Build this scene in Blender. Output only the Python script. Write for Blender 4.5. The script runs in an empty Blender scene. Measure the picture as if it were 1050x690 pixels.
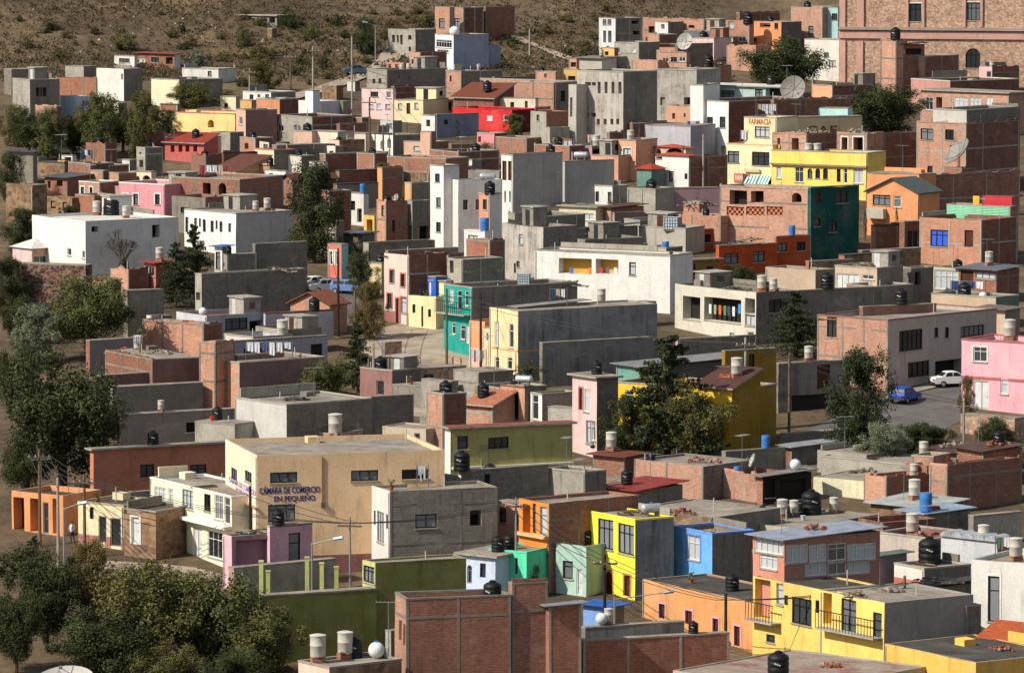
import bpy, math, random, re
from mathutils import Vector, Matrix
import mathutils.noise as mn
RND = random.Random(7)
sc = bpy.context.scene
COL = sc.collection
# ---------------------------------------------------------------- camera
FPX, CX, CY, PITCH, CAMZ = 5200.0, 525.0, 345.0, math.radians(5.22), 90.0
CAM = Vector((0, 0, CAMZ))
FWD = Vector((0, math.cos(PITCH), -math.sin(PITCH)))
UPV = Vector((0, math.sin(PITCH), math.cos(PITCH)))
RGT = Vector((1, 0, 0))
def ray(x, y):
    return FWD * FPX + RGT * (x - CX) - UPV * (y - CY)
def ss(t):
    t = max(0.0, min(1.0, t)); return t * t * (3 - 2 * t)
def ground(X, Y):
    z = 5.4 + .074 * Y
    if Y > 745:
        q = Y - 745
        z += .12 * q * ss(q / 60)
        a = ss(q / 25)
        z += a * (1.6 * mn.noise(Vector((X * .03, Y * .03, 0))) + .7 * mn.noise(Vector((X * .11, Y * .11, 3))))
    if Y < 330:
        z += 79.0 * max(0.0, 1 - max(Y, 0) / 200) ** 2
    return z
def hit_ground(x, y):
    r = ray(x, y)
    lo, hi = None, None
    Y = 310.0
    while Y < 1300:
        t = Y / r.y
        p = CAM + r * t
        if p.z < ground(p.x, Y):
            hi = Y; lo = Y - 5; break
        Y += 5
    if hi is None: hi, lo = 1300, 1299
    for _ in range(25):
        m = (lo + hi) / 2; t = m / r.y; p = CAM + r * t
        if p.z < ground(p.x, m): hi = m
        else: lo = m
    p = CAM + r * (hi / r.y)
    return Vector((p.x, p.y, ground(p.x, p.y)))
def at_depth(x, y, Y):
    r = ray(x, y); return CAM + r * (Y / r.y)
def at_z(x, y, z):
    r = ray(x, y); return CAM + r * ((z - CAM.z) / r.z)
def ppm(Y): return FPX / Y
# ---------------------------------------------------------------- materials
MATS = {}
def srgb(h):
    v = [int(h[i:i + 2], 16) / 255 for i in (0, 2, 4)]
    return tuple(((c / 12.92) if c <= .04045 else ((c + .055) / 1.055) ** 2.4) for c in v)
class NT:
    def __init__(s, name):
        s.m = bpy.data.materials.new(name); s.m.use_nodes = True
        s.t = s.m.node_tree; s.b = s.t.nodes['Principled BSDF']
        s.b.inputs['Specular IOR Level'].default_value = .25
    def n(s, k, **kw):
        x = s.t.nodes.new(k)
        for a, v in kw.items(): setattr(x, a, v)
        return x
    def l(s, a, b): s.t.links.new(a, b)
    def uv(s, sx=1, sy=1):
        u = s.n('ShaderNodeUVMap'); m = s.n('ShaderNodeMapping')
        o = s.n('ShaderNodeObjectInfo')
        mul = s.n('ShaderNodeMath', operation='MULTIPLY'); mul.inputs[1].default_value = 53.0
        s.l(o.outputs['Random'], mul.inputs[0])
        c = s.n('ShaderNodeCombineXYZ'); s.l(mul.outputs[0], c.inputs[0]); s.l(mul.outputs[0], c.inputs[2])
        s.l(u.outputs[0], m.inputs['Vector']); s.l(c.outputs[0], m.inputs['Location'])
        m.inputs['Scale'].default_value = (sx, sy, 1)
        return m.outputs[0]
    def noise(s, vec, scale, det=4, rough=.6):
        x = s.n('ShaderNodeTexNoise'); x.inputs['Scale'].default_value = scale
        x.inputs['Detail'].default_value = det; x.inputs['Roughness'].default_value = rough
        if vec is not None: s.l(vec, x.inputs['Vector'])
        return x.outputs['Fac']
    def ramp(s, fac, pts):
        r = s.n('ShaderNodeValToRGB'); e = r.color_ramp.elements
        while len(e) < len(pts): e.new(.5)
        for i, (p, c) in enumerate(pts):
            e[i].position = p; e[i].color = (*c, 1) if len(c) == 3 else c
        s.l(fac, r.inputs[0]); return r.outputs[0]
    def mix(s, fac, a, b, mode='MIX'):
        x = s.n('ShaderNodeMix', data_type='RGBA', blend_type=mode)
        for v, i in ((fac, 0), (a, 6), (b, 7)):
            if hasattr(v, 'is_output'): s.l(v, x.inputs[i])
            elif i == 0: x.inputs[0].default_value = v
            else: x.inputs[i].default_value = (*v, 1)
        return x.outputs[2]
    def bump(s, h, st, dist=.05):
        b = s.n('ShaderNodeBump'); b.inputs['Strength'].default_value = st; b.inputs['Distance'].default_value = dist
        s.l(h, b.inputs['Height']); s.l(b.outputs[0], s.b.inputs['Normal'])
    def done(s, col, rough=.9):
        if hasattr(col, 'is_output'): s.l(col, s.b.inputs['Base Color'])
        else: s.b.inputs['Base Color'].default_value = (*col, 1)
        s.b.inputs['Roughness'].default_value = rough
        return s.m
def g3(v): return (v, v, v)
def dirty(t, col, amt):
    """weathering: broad blotches, vertical run marks, small scuffs"""
    big = t.noise(t.uv(1, 1), .35, 5, .65)
    streak = t.noise(t.uv(1.5, .22), 1.0, 6, .75)
    fine = t.noise(t.uv(1, 1), 5.0, 3, .6)
    c = t.mix(1.0, col, t.ramp(big, [(.25, g3(1 - .28 * amt)), (.75, g3(1.06))]), 'MULTIPLY')
    c = t.mix(1.0, c, t.ramp(streak, [(.28, g3(1 - .42 * amt)), (.47, g3(1.0))]), 'MULTIPLY')
    c = t.mix(1.0, c, t.ramp(fine, [(.3, g3(1 - .16 * amt)), (.7, g3(1.05))]), 'MULTIPLY')
    if amt > .8:
        pt = t.noise(t.uv(.7, 1.1), .8, 7, .72)
        c = t.mix(t.ramp(pt, [(.56, g3(0)), (.64, g3(.26 * min(1, amt)))]), c, srgb('aaa297'))
        pd = t.noise(t.uv(1.0, .3), .8, 7, .8)
        c = t.mix(t.ramp(pd, [(.56, g3(0)), (.74, g3(.5 * amt))]), c, srgb('4a443e'))
    o = t.n('ShaderNodeObjectInfo')
    c = t.mix(1.0, c, t.ramp(o.outputs['Random'], [(0, g3(.9)), (1, g3(1.06))]), 'MULTIPLY')
    t.bump(fine, .25, .03)
    return c
def M(code):
    if code in MATS: return MATS[code]
    t = NT(code)
    if code == 'brick' or code == 'pbrick' or code == 'shadebrick':
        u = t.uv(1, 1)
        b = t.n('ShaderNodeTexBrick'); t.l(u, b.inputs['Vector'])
        pal = {'brick': ('a2684f', '834c3a', '9c9084'), 'pbrick': ('c58f72', 'a97058', 'bdb2a5'), 'shadebrick': ('8c5844', '6e4032', '857a70')}[code]  # pale copy for sunlit faces, darkest copy puts shade into the brick colour
        b.inputs['Color1'].default_value = (*srgb(pal[0]), 1); b.inputs['Color2'].default_value = (*srgb(pal[1]), 1)
        b.inputs['Mortar'].default_value = (*srgb(pal[2]), 1)
        b.inputs['Scale'].default_value = 1; b.inputs['Brick Width'].default_value = .30; b.inputs['Row Height'].default_value = .11
        b.inputs['Mortar Size'].default_value = .011; b.inputs['Bias'].default_value = -.1
        c = dirty(t, b.outputs['Color'], .9)
        oi = t.n('ShaderNodeObjectInfo'); wn = t.n('ShaderNodeTexWhiteNoise', noise_dimensions='1D'); t.l(oi.outputs['Random'], wn.inputs['W'])
        c = t.mix(1, c, t.ramp(wn.outputs['Value'], [(0, (1.08, .98, .88)), (.4, (1, 1, 1)), (.7, (.86, .84, .84)), (1, (1.05, .92, .86))]), 'MULTIPLY')
        sp = t.noise(t.uv(1, 2), 2.2, 4, .75)
        c = t.mix(t.ramp(sp, [(.62, g3(0)), (.7, g3(.55))]), c, srgb('a59a8e'))
        m = t.done(c, .92)
    elif code in ('conc', 'lconc', 'shadeconc'):
        base = {'conc': '8f887d', 'lconc': 'b0aa9c', 'shadeconc': '8a8277'}[code]  # darkest copy goes on walls in shade, lightest mostly on lit ones
        u = t.uv(1, 1)
        b = t.n('ShaderNodeTexBrick'); t.l(u, b.inputs['Vector'])
        h = srgb(base)
        b.inputs['Color1'].default_value = (*h, 1); b.inputs['Color2'].default_value = (*[x * .86 for x in h], 1)
        b.inputs['Mortar'].default_value = (*[x * .8 for x in h], 1)
        b.inputs['Scale'].default_value = 1; b.inputs['Brick Width'].default_value = 2.4; b.inputs['Row Height'].default_value = 1.2
        b.inputs['Mortar Size'].default_value = .01
        m = t.done(dirty(t, b.outputs['Color'], 1.3), .9)
    elif code.startswith('stain'):
        h = srgb(code[5:] or '9a968f')
        u = t.uv(1, 1)
        a1 = t.noise(t.uv(1.6, .12), .9, 8, .75); a2 = t.noise(t.uv(.35, .5), .8, 6, .7)
        k = t.mix(1, t.ramp(a1, [(.42, g3(0)), (.6, g3(1))]), t.ramp(a2, [(.4, g3(0)), (.58, g3(1))]), 'MULTIPLY')
        kk = t.n('ShaderNodeMath', operation='MULTIPLY'); kk.inputs[1].default_value = .62; t.l(t.ramp(k, [(0, g3(0)), (1, g3(1))]), kk.inputs[0])
        c = t.mix(kk.outputs[0], h, srgb('3d3935'))
        m = t.done(dirty(t, c, 1.0), .9)
    elif code in ('block', 'lblock', 'shadeblock'):
        base = {'block': '8a8378', 'lblock': 'a8a297', 'shadeblock': '857e74'}[code]  # light and dark copies paint lit and shaded block walls
        b = t.n('ShaderNodeTexBrick'); t.l(t.uv(1, 1), b.inputs['Vector']); h = srgb(base)
        b.inputs['Color1'].default_value = (*h, 1); b.inputs['Color2'].default_value = (*[x * .78 for x in h], 1)
        b.inputs['Mortar'].default_value = (*[min(1, x * 1.32) for x in h], 1)
        b.inputs['Scale'].default_value = 1; b.inputs['Brick Width'].default_value = .42; b.inputs['Row Height'].default_value = .21
        b.inputs['Mortar Size'].default_value = .012
        m = t.done(dirty(t, b.outputs['Color'], 1.2), .92)
    elif code in ('stone', 'tstone', 'adobe'):
        v = t.n('ShaderNodeTexVoronoi'); v.inputs['Scale'].default_value = 3.2 if code != 'adobe' else 1.5
        t.l(t.uv(1, 1.3), v.inputs['Vector'])
        pal = {'stone': ('54403a', '8a6350', '3a2c28'), 'tstone': ('b5917a', 'cdae94', '96786a'), 'adobe': ('86694f', 'a08062', '6f5642')}[code]
        sep = t.n('ShaderNodeSeparateColor'); t.l(v.outputs['Color'], sep.inputs[0])
        c = t.ramp(sep.outputs[0], [(0, srgb(pal[2])), (.5, srgb(pal[0])), (1, srgb(pal[1]))])
        c = t.mix(t.ramp(v.outputs['Distance'], [(.5, g3(0)), (.75, g3(.5))]), c, srgb('9a8874'))
        m = t.done(dirty(t, c, 1), .95)
    elif code.startswith('roof'):
        pal = {'roofc': ('8b8276', '6b635a', 'a59a8b'), 'roofr': ('84493a', '6d3a2f', '93604e'), 'roofx': ('47443f', '35322f', '5c5750'), 'roofw': ('c9c5bc', 'a9a59b', 'd8d5cc'), 'roofp': ('8f7f74', '7d4038', '9b958a')}[code]
        a = t.noise(t.uv(1, 1), .45, 6, .7); f = t.noise(t.uv(1, 1), 3.5, 4, .7)
        c = t.ramp(a, [(.3, srgb(pal[1])), (.5, srgb(pal[0])), (.72, srgb(pal[2]))])
        c = t.mix(1, c, t.ramp(f, [(.3, g3(.72)), (.7, g3(1.08))]), 'MULTIPLY')
        t.bump(f, .3, .04); m = t.done(c, .95)
    elif code.startswith('sheet'):
        h = srgb(code[5:])
        w = t.n('ShaderNodeTexWave'); w.inputs['Scale'].default_value = 2.2; t.l(t.uv(1, 1), w.inputs['Vector'])
        a = t.noise(t.uv(1, 1), .9, 5, .7)
        c = t.mix(1, h, t.ramp(a, [(.3, (.62, .58, .54)), (.6, g3(1.05))]), 'MULTIPLY')
        t.bump(w.outputs['Fac'], .6, .06); t.b.inputs['Metallic'].default_value = .25; m = t.done(c, .5)
    elif code.startswith('tile'):
        h = srgb(code[4:] or 'a5512f')
        w = t.n('ShaderNodeTexWave'); w.inputs['Scale'].default_value = 1.6; t.l(t.uv(1, 1), w.inputs['Vector'])
        a = t.noise(t.uv(3, 3), 1.2, 4, .7)
        c = t.mix(1, h, t.ramp(a, [(.3, g3(.6)), (.7, g3(1.15))]), 'MULTIPLY')
        c = t.mix(1, c, t.ramp(w.outputs['Fac'], [(0, g3(.75)), (.6, g3(1))]), 'MULTIPLY')
        t.bump(w.outputs['Fac'], .8, .08); m = t.done(c, .85)
    elif code == 'glass':
        t.b.inputs['Specular IOR Level'].default_value = .6
        o = t.n('ShaderNodeObjectInfo')
        m = t.done(t.ramp(o.outputs['Random'], [(0, (.012, .014, .016)), (.55, (.04, .045, .05)), (.7, (.12, .13, .14)), (1, (.22, .23, .24))]), .12)  # some panes brighter: sky and curtain reflections put into the colour
    elif code == 'cglass':
        t.b.inputs['Specular IOR Level'].default_value = .5
        t.b.inputs['Specular IOR Level'].default_value = .2
        m = t.done((.012, .014, .017), .4)
    elif code == 'curtain':
        w = t.n('ShaderNodeTexWave'); w.inputs['Scale'].default_value = 3; w.inputs['Distortion'].default_value = 2; t.l(t.uv(1, .1), w.inputs['Vector'])
        m = t.done(t.ramp(w.outputs['Fac'], [(0, srgb('8d9298')), (1, srgb('c4c8c9'))]), .5)
    elif code == 'bcurtain':
        w = t.n('ShaderNodeTexWave'); w.inputs['Scale'].default_value = 3; w.inputs['Distortion'].default_value = 2; t.l(t.uv(1, .1), w.inputs['Vector'])
        m = t.done(t.ramp(w.outputs['Fac'], [(0, srgb('1d3c9a')), (1, srgb('3f6ce0'))]), .6)
    elif code == 'dark': m = t.done(dirty(t, srgb('2a2522'), .5), .95)
    elif code == 'ochre': m = t.done(dirty(t, srgb('c79a48'), .4), .9)
    elif code == 'lattice':
        k = t.n('ShaderNodeTexChecker'); k.inputs['Scale'].default_value = 3.2; t.l(t.uv(1, 1), k.inputs['Vector'])
        k.inputs['Color1'].default_value = (*srgb('b5704f'), 1); k.inputs['Color2'].default_value = (*srgb('3a211a'), 1)
        m = t.done(k.outputs['Color'], .9)
    elif code.startswith('pl'):      # plastic / plain object paint
        f = t.noise(None, 3, 3); tc = t.n('ShaderNodeTexCoord'); t.l(tc.outputs['Object'], t.t.nodes[-2].inputs['Vector']) if False else None
        c = t.mix(1, srgb(code[2:8]), t.ramp(f, [(.3, g3(.8)), (.7, g3(1.06))]), 'MULTIPLY')
        m = t.done(c, .55)
    elif code.startswith('mt'):      # painted or bare metal
        t.b.inputs['Metallic'].default_value = .5
        f = t.noise(None, 4, 4); c = t.mix(1, srgb(code[2:8]), t.ramp(f, [(.3, g3(.7)), (.7, g3(1.08))]), 'MULTIPLY')
        m = t.done(c, .45)
    elif code.startswith('cp'):      # car paint
        t.b.inputs['Specular IOR Level'].default_value = .35
        m = t.done(srgb(code[2:8]), .5)
    elif code.startswith('leaf'):
        a, b = code[4:10], code[10:16]
        g = t.n('ShaderNodeNewGeometry'); tc = t.n('ShaderNodeTexCoord')
        nz0 = t.noise(tc.outputs['Object'], 6, 2); mr = t.n('ShaderNodeMapRange'); t.l(nz0, mr.inputs[0]); mr.inputs[1].default_value = .3; mr.inputs[2].default_value = .7; nz = mr.outputs[0]
        ad = t.n('ShaderNodeMath', operation='ADD'); t.l(g.outputs['Random Per Island'], ad.inputs[0]); t.l(nz, ad.inputs[1])
        hf = t.n('ShaderNodeMath', operation='MULTIPLY'); t.l(ad.outputs[0], hf.inputs[0]); hf.inputs[1].default_value = .52
        m = t.done(t.ramp(hf.outputs[0], [(.2, srgb(a)), (.75, srgb(b))]), .75)
        t.b.inputs['Specular IOR Level'].default_value = .15
    elif code == 'bark':
        m = t.done(t.ramp(t.noise(None, 9, 4), [(.3, srgb('3b2f26')), (.7, srgb('6b5a4a'))]), .95)
    elif code == 'wood':
        m = t.done(t.ramp(t.noise(None, 7, 4), [(.3, srgb('4a3a2c')), (.7, srgb('7d6a54'))]), .9)
    elif code == 'earth':
        tc = t.n('ShaderNodeTexCoord')
        a = t.noise(tc.outputs['Object'], .045, 6, .7); f = t.noise(tc.outputs['Object'], .55, 6, .75); r = t.noise(tc.outputs['Object'], 2.5, 4, .7)
        c = t.ramp(a, [(.3, srgb('473b2e')), (.5, srgb('5f503d')), (.7, srgb('7c694e'))])
        c = t.mix(1, c, t.ramp(f, [(.3, g3(.5)), (.65, g3(1.12))]), 'MULTIPLY')
        c = t.mix(t.ramp(r, [(.66, g3(0)), (.74, g3(.6))]), c, srgb('b0a089'))
        t.bump(f, .6, .6); m = t.done(c, 1)
    elif code == 'asphalt':
        tc = t.n('ShaderNodeTexCoord')
        f = t.noise(tc.outputs['Object'], .35, 6, .7)
        m = t.done(t.ramp(f, [(.3, srgb('4c4a48')), (.7, srgb('67635f'))]), .9)
    elif code == 'dirtroad':
        tc = t.n('ShaderNodeTexCoord')
        f = t.noise(tc.outputs['Object'], .3, 6, .75)
        m = t.done(t.ramp(f, [(.3, srgb('75685a')), (.55, srgb('9d8f7d')), (.75, srgb('ada192'))]), .95)
    else:                             # wall paint, hex colour
        amt = .79
        if code[0] == '!': base_ = srgb(code[1:])
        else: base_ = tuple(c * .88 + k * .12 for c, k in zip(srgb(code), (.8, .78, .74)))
        fd = t.noise(t.uv(.6, .6), .7, 5, .7); pl_ = t.noise(t.uv(1, 1.2), 1.3, 8, .78)
        cc = t.mix(t.ramp(fd, [(.45, g3(0)), (.7, g3(.3))]), base_, tuple(min(.85, x * .75 + .25 * y) for x, y in zip(base_, (.75, .72, .66))))
        cc = t.mix(t.ramp(pl_, [(.63, g3(0)), (.67, g3(.5))]), cc, srgb('9c958a'))
        m = t.done(dirty(t, cc, amt), .88)
    MATS[code] = m
    return m
# ---------------------------------------------------------------- mesh builder
class MB:
    def __init__(s): s.v = []; s.f = []; s.m = []; s.uv = []; s.mats = []
    def mi(s, code):
        if code not in s.mats: s.mats.append(code)
        return s.mats.index(code)
    def q(s, pts, code, uvs=None):
        i = len(s.v); s.v += [tuple(p) for p in pts]; s.f.append(tuple(range(i, i + len(pts)))); s.m.append(s.mi(code))
        if uvs is None:
            a = Vector(pts[1]) - Vector(pts[0]); b = Vector(pts[-1]) - Vector(pts[0])
            n = a.cross(b)
            ax = max(range(3), key=lambda k: abs(n[k]))
            ij = [(1, 2), (0, 2), (0, 1)][ax]
            uvs = [(p[ij[0]], p[ij[1]]) for p in pts]
        s.uv += list(uvs)
    def box(s, x0, x1, y0, y1, z0, z1, code):
        a = [(x0, y0, z0), (x1, y0, z0), (x1, y1, z0), (x0, y1, z0), (x0, y0, z1), (x1, y0, z1), (x1, y1, z1), (x0, y1, z1)]
        for f in ((0, 3, 2, 1), (4, 5, 6, 7), (0, 1, 5, 4), (1, 2, 6, 5), (2, 3, 7, 6), (3, 0, 4, 7)):
            s.q([a[i] for i in f], code)
    def tube(s, p, q, r0, r1, code, n=7, caps=True):
        p = Vector(p); q = Vector(q); d = (q - p).normalized()
        a = d.orthogonal().normalized(); b = d.cross(a)
        A = [p + (a * math.cos(2 * math.pi * k / n) + b * math.sin(2 * math.pi * k / n)) * r0 for k in range(n)]
        B = [q + (a * math.cos(2 * math.pi * k / n) + b * math.sin(2 * math.pi * k / n)) * r1 for k in range(n)]
        for k in range(n):
            s.q([A[k], A[(k + 1) % n], B[(k + 1) % n], B[k]], code)
        if caps: s.q(B, code); s.q(A[::-1], code)
    def lathe(s, prof, code, n=16, c=(0, 0, 0), axis='z'):
        R = []
        for r, z in prof:
            ring = []
            for k in range(n):
                a = 2 * math.pi * k / n
                v = (r * math.cos(a), r * math.sin(a), z)
                if axis == 'x': v = (z, v[0], v[1])
                ring.append((v[0] + c[0], v[1] + c[1], v[2] + c[2]))
            R.append(ring)
        for i in range(len(R) - 1):
            for k in range(n):
                s.q([R[i][k], R[i][(k + 1) % n], R[i + 1][(k + 1) % n], R[i + 1][k]], code)
        s.q(R[-1], code); s.q(R[0][::-1], code)
    def build(s, name, parent=None, smooth=False):
        me = bpy.data.meshes.new(name); me.from_pydata(s.v, [], s.f)
        for c in s.mats: me.materials.append(M(c))
        me.polygons.foreach_set('material_index', s.m)
        u = me.uv_layers.new(name='UVMap')
        u.data.foreach_set('uv', [c for p in s.uv for c in p])
        if smooth:
            import bmesh
            bm = bmesh.new(); bm.from_mesh(me); bmesh.ops.remove_doubles(bm, verts=bm.verts, dist=1e-4); bm.to_mesh(me); bm.free()
            me.polygons.foreach_set('use_smooth', [True] * len(me.polygons))
            me.set_sharp_from_angle(angle=math.radians(40))
        me.update()
        o = bpy.data.objects.new(name, me); COL.objects.link(o)
        if parent: o.parent = parent
        return o
def tag(o, label, cat, group=None, kind=None):
    if label: o['label'] = label
    if cat: o['category'] = cat
    if group: o['group'] = group
    if kind: o['kind'] = kind
    return o
def empty(name, loc, rz=0):
    o = bpy.data.objects.new(name, None); COL.objects.link(o)
    o.empty_display_size = .3
    o.location = loc; o.rotation_euler = (0, 0, rz); return o
def copy_tree(o, parent=None):
    c = o.copy(); COL.objects.link(c); c.parent = parent
    for ch in list(o.children): copy_tree(ch, c)
    return c
# ---------------------------------------------------------------- houses
class House: pass
LAST = None
HOUSES = []
def fbox(mb, fm, u0, u1, v0, v1, d0, d1, code):
    c = [fm(u, v, d) for d in (d0, d1) for (u, v) in ((u0, v0), (u1, v0), (u1, v1), (u0, v1))]
    # d0 is the outer face
    mb.q([c[0], c[1], c[2], c[3]], code, [(u0, v0), (u1, v0), (u1, v1), (u0, v1)])
    mb.q([c[5], c[4], c[7], c[6]], code)
    mb.q([c[4], c[0], c[3], c[7]], code); mb.q([c[1], c[5], c[6], c[2]], code)
    mb.q([c[3], c[2], c[6], c[7]], code); mb.q([c[4], c[5], c[1], c[0]], code)
def wallface(mb, fm, U, V0, V1, holes, code):
    xc_ = {U * k / max(1, int(U / 2.2)) for k in range(1, max(1, int(U / 2.2)))}
    us = sorted({0, U} | {x for x in xc_ if all(abs(x - e) > .05 for h in holes for e in h[:2])} | {h[0] for h in holes} | {h[1] for h in holes})
    vs = sorted({V0, V1} | {h[2] for h in holes} | {h[3] for h in holes})
    for i in range(len(us) - 1):
        for j in range(len(vs) - 1):
            u0, u1, v0, v1 = us[i], us[i + 1], vs[j], vs[j + 1]
            if u1 - u0 < 1e-6 or v1 - v0 < 1e-6: continue
            um, vm = (u0 + u1) / 2, (v0 + v1) / 2
            if any(h[0] < um < h[1] and h[2] < vm < h[3] for h in holes): continue
            mb.q([fm(u0, v0, 0), fm(u1, v0, 0), fm(u1, v1, 0), fm(u0, v1, 0)], code, [(u0, v0), (u1, v0), (u1, v1), (u0, v1)])
    for h in holes:
        u0, u1, v0, v1, dp, arch = h
        mb.q([fm(u0, v0, 0), fm(u0, v1, 0), fm(u0, v1, dp), fm(u0, v0, dp)], code)
        mb.q([fm(u1, v1, 0), fm(u1, v0, 0), fm(u1, v0, dp), fm(u1, v1, dp)], code)
        mb.q([fm(u0, v1, 0), fm(u1, v1, 0), fm(u1, v1, dp), fm(u0, v1, dp)], code)
        mb.q([fm(u1, v0, 0), fm(u0, v0, 0), fm(u0, v0, dp), fm(u1, v0, dp)], code)
        if arch:
            um = (u0 + u1) / 2; r = (u1 - u0) / 2; hh = min(r, (v1 - v0) * .5); n = 5
            for sgn in (-1, 1):
                pts = [(um + sgn * r * math.cos(k * math.pi / 2 / n), v1 - hh + hh * math.sin(k * math.pi / 2 / n)) for k in range(n + 1)]
                cor = (um + sgn * r, v1)
                for k in range(n):
                    tri = [cor, pts[k + 1], pts[k]] if sgn > 0 else [cor, pts[k], pts[k + 1]]
                    mb.q([fm(a, b, .004) for a, b in tri], code, tri)
FRAMECOL = {'k': 'pl1c1b1b', 'w': 'pld0cfca', 'g': 'pl77797a', 'D': 'pl3a2415'}
def H(label, xl, xc, xr, yt, yb, L, R=None, roof='c', par=None, a=None, w='', fr=None, cop=None, name=None, cat='house', group=None, dep=None, len_=None, rebar=0, base=None, band=None):  # R is often a darker tint, putting the flank's shade into its colour
    global LAST
    R = R or L
    wl, wr = max(xc - xl, 0), max(xr - xc, 0)
    if a is None:
        if wr <= 5: a = 34.0
        elif wl <= 5: a = 57.0
        else: a = max(42.0, min(57.0, math.degrees(math.atan2(wr, wl))))
    al = math.radians(a)
    P = hit_ground(xc, yb)
    top = at_depth(xc, yt, P.y)
    h = top.z - P.z
    w0 = (Vector((P.x, P.y, top.z)) - CAM).dot(FWD); cp = math.cos(PITCH)
    def solve(xp, ux, uy):
        k = (xp - CX) / FPX
        return (k * w0 - P.x) / (ux - k * uy * cp)
    Ll = solve(xl, -math.cos(al), math.sin(al)) if wl > 0 else 5.0
    Wd = solve(xr, math.sin(al), math.cos(al)) if wr > 0 else 5.0
    if wl <= 5: Ll = len_ or max(Ll, min(6.0, .8 * Wd)) if wl > 0 and False else (len_ or max(Ll, .4))
    if wr <= 5 and dep is None: Wd = max(Wd, .5)
    if dep: Wd = dep
    if len_: Ll = len_
    o = empty('house', P, -al)
    ho = House(); ho.o = o; ho.L, ho.W, ho.h, ho.al, ho.P, ho.label = Ll, Wd, h, al, P, label
    inv = Matrix.Translation(P) @ Matrix.Rotation(-al, 4, 'Z'); ho.mw = inv; inv = inv.inverted()
    ho.inv = inv
    lcam = inv @ CAM
    def loc(x, y, side):
        r = inv.to_3x3() @ ray(x, y)
        if side == 'L':
            t = -lcam.y / r.y; p = lcam + r * t; return p.x + Ll, p.z
        t = -lcam.x / r.x; p = lcam + r * t; return p.y, p.z
    ho.loc = loc
    fL = lambda u, v, d: (-Ll + u, d, v)
    fR = lambda u, v, d: (-d, u, v)
    fB = lambda u, v, d: (-u, Wd - d, v)
    fF = lambda u, v, d: (-Ll + d, Wd - u, v)
    ho.fm = {'L': fL, 'R': fR}
    brickish = lambda c: 'brick' in c
    rk = roof[0]
    flat = rk in 'crxwp'
    if par is None: par = .45 if flat else 0
    if min(Ll, Wd) < 1.2: par = 0 if flat else par
    holes = {'L': [], 'R': []}; wins = []
    for tk in w.split():
        m = re.match(r'([LR])([-\d.,]+)([A-Za-z]*)$', tk)
        sd, (x0, y0, x1, y1), ty = m.group(1), [float(q) for q in m.group(2).split(',')], m.group(3)
        xm, ym = (x0 + x1) / 2, (y0 + y1) / 2
        u0, u1 = loc(x0, ym, sd)[0], loc(x1, ym, sd)[0]; v0, v1 = loc(xm, y1, sd)[1], loc(xm, y0, sd)[1]
        if 'B' in ty: wins.append((sd, u0, u1, v0, v1, ty)); continue
        U = Ll if sd == 'L' else Wd
        u0 = max(u0, .08); u1 = min(u1, U - .08); v0 = max(v0, .02); v1 = min(v1, h - .12)
        if u1 - u0 < .15 or v1 - v0 < .15: continue
        wins.append((sd, u0, u1, v0, v1, ty))
        dp = 1.1 if any(k in ty for k in 'oOV') else .14
        dp = min(dp, (Wd if sd == 'L' else Ll) * .4)
        holes[sd].append((u0, u1, v0, v1, dp, 'a' in ty))
    # walls
    mb = MB(); B0 = -1.2
    hw = h if rk != 'G' else h
    def face(fm, U, hs, code):
        wallface(mb, fm, U, B0, hw, hs, code)
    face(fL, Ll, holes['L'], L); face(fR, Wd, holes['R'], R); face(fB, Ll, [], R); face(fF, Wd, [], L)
    th = .17
    hascop = cop if cop is not None else (flat and par > 0 and RND.random() < .55)
    zr = hw - par
    if par > 0:
        ins = [(-Ll + th, th), (-th, th), (-th, Wd - th), (-Ll + th, Wd - th)]
        out = [(-Ll, 0), (0, 0), (0, Wd), (-Ll, Wd)]
        for i in range(4):
            j = (i + 1) % 4
            mb.q([(*ins[j], zr), (*ins[i], zr), (*ins[i], hw), (*ins[j], hw)], R)
            if not hascop: mb.q([(*out[i], hw), (*out[j], hw), (*ins[j], hw), (*ins[i], hw)], R if brickish(R) else 'lconc')
    wo = mb.build('wall', o)
    rm = {'c': 'roofc', 'r': 'roofr', 'x': 'roofx', 'w': 'roofw', 'p': 'roofp'}
    rb = MB()
    if flat:
        e = th if par > 0 else 0
        if par > 0:
            rb.q([(-Ll + e, e, zr), (-e, e, zr), (-e, Wd - e, zr), (-Ll + e, Wd - e, zr)], rm[rk])
        else:
            rb.box(-Ll - .02, .02, -.02, Wd + .02, hw, hw + .12, rm[rk])
        ho.zr = P.z + zr + (0 if par > 0 else .12)
    elif rk in 'SP':
        code = ('sheet' + (roof[1:7] or '8f959c')) if rk == 'S' else (rm.get(roof[1:2], 'roofc'))
        ov = .45 if rk == 'S' else .35; tk = .07 if rk == 'S' else .16
        rise = min(.05 * Wd, .28) if rk == 'S' else 0
        a4 = [(-Ll - ov, -ov, hw - .07 * ov), (ov, -ov, hw - .07 * ov), (ov, Wd + ov, hw + rise), (-Ll - ov, Wd + ov, hw + rise)]
        if rk == 'P': a4 = [(x, y, hw) for x, y, z in a4]
        up = [(x, y, z + tk) for x, y, z in a4]
        edge = code if rk == 'S' else 'lconc'
        rb.q(up, code); rb.q(a4[::-1], code)
        for i in range(4):
            j = (i + 1) % 4; rb.q([a4[i], a4[j], up[j], up[i]], edge)
        ho.zr = P.z + hw + tk + rise * .5
    elif rk == 'T':      # mono-pitch tiles rising from the L face
        code = 'tile' + roof[1:7]; ov = .4; rise = .35 * min(Wd, 5)
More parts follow.
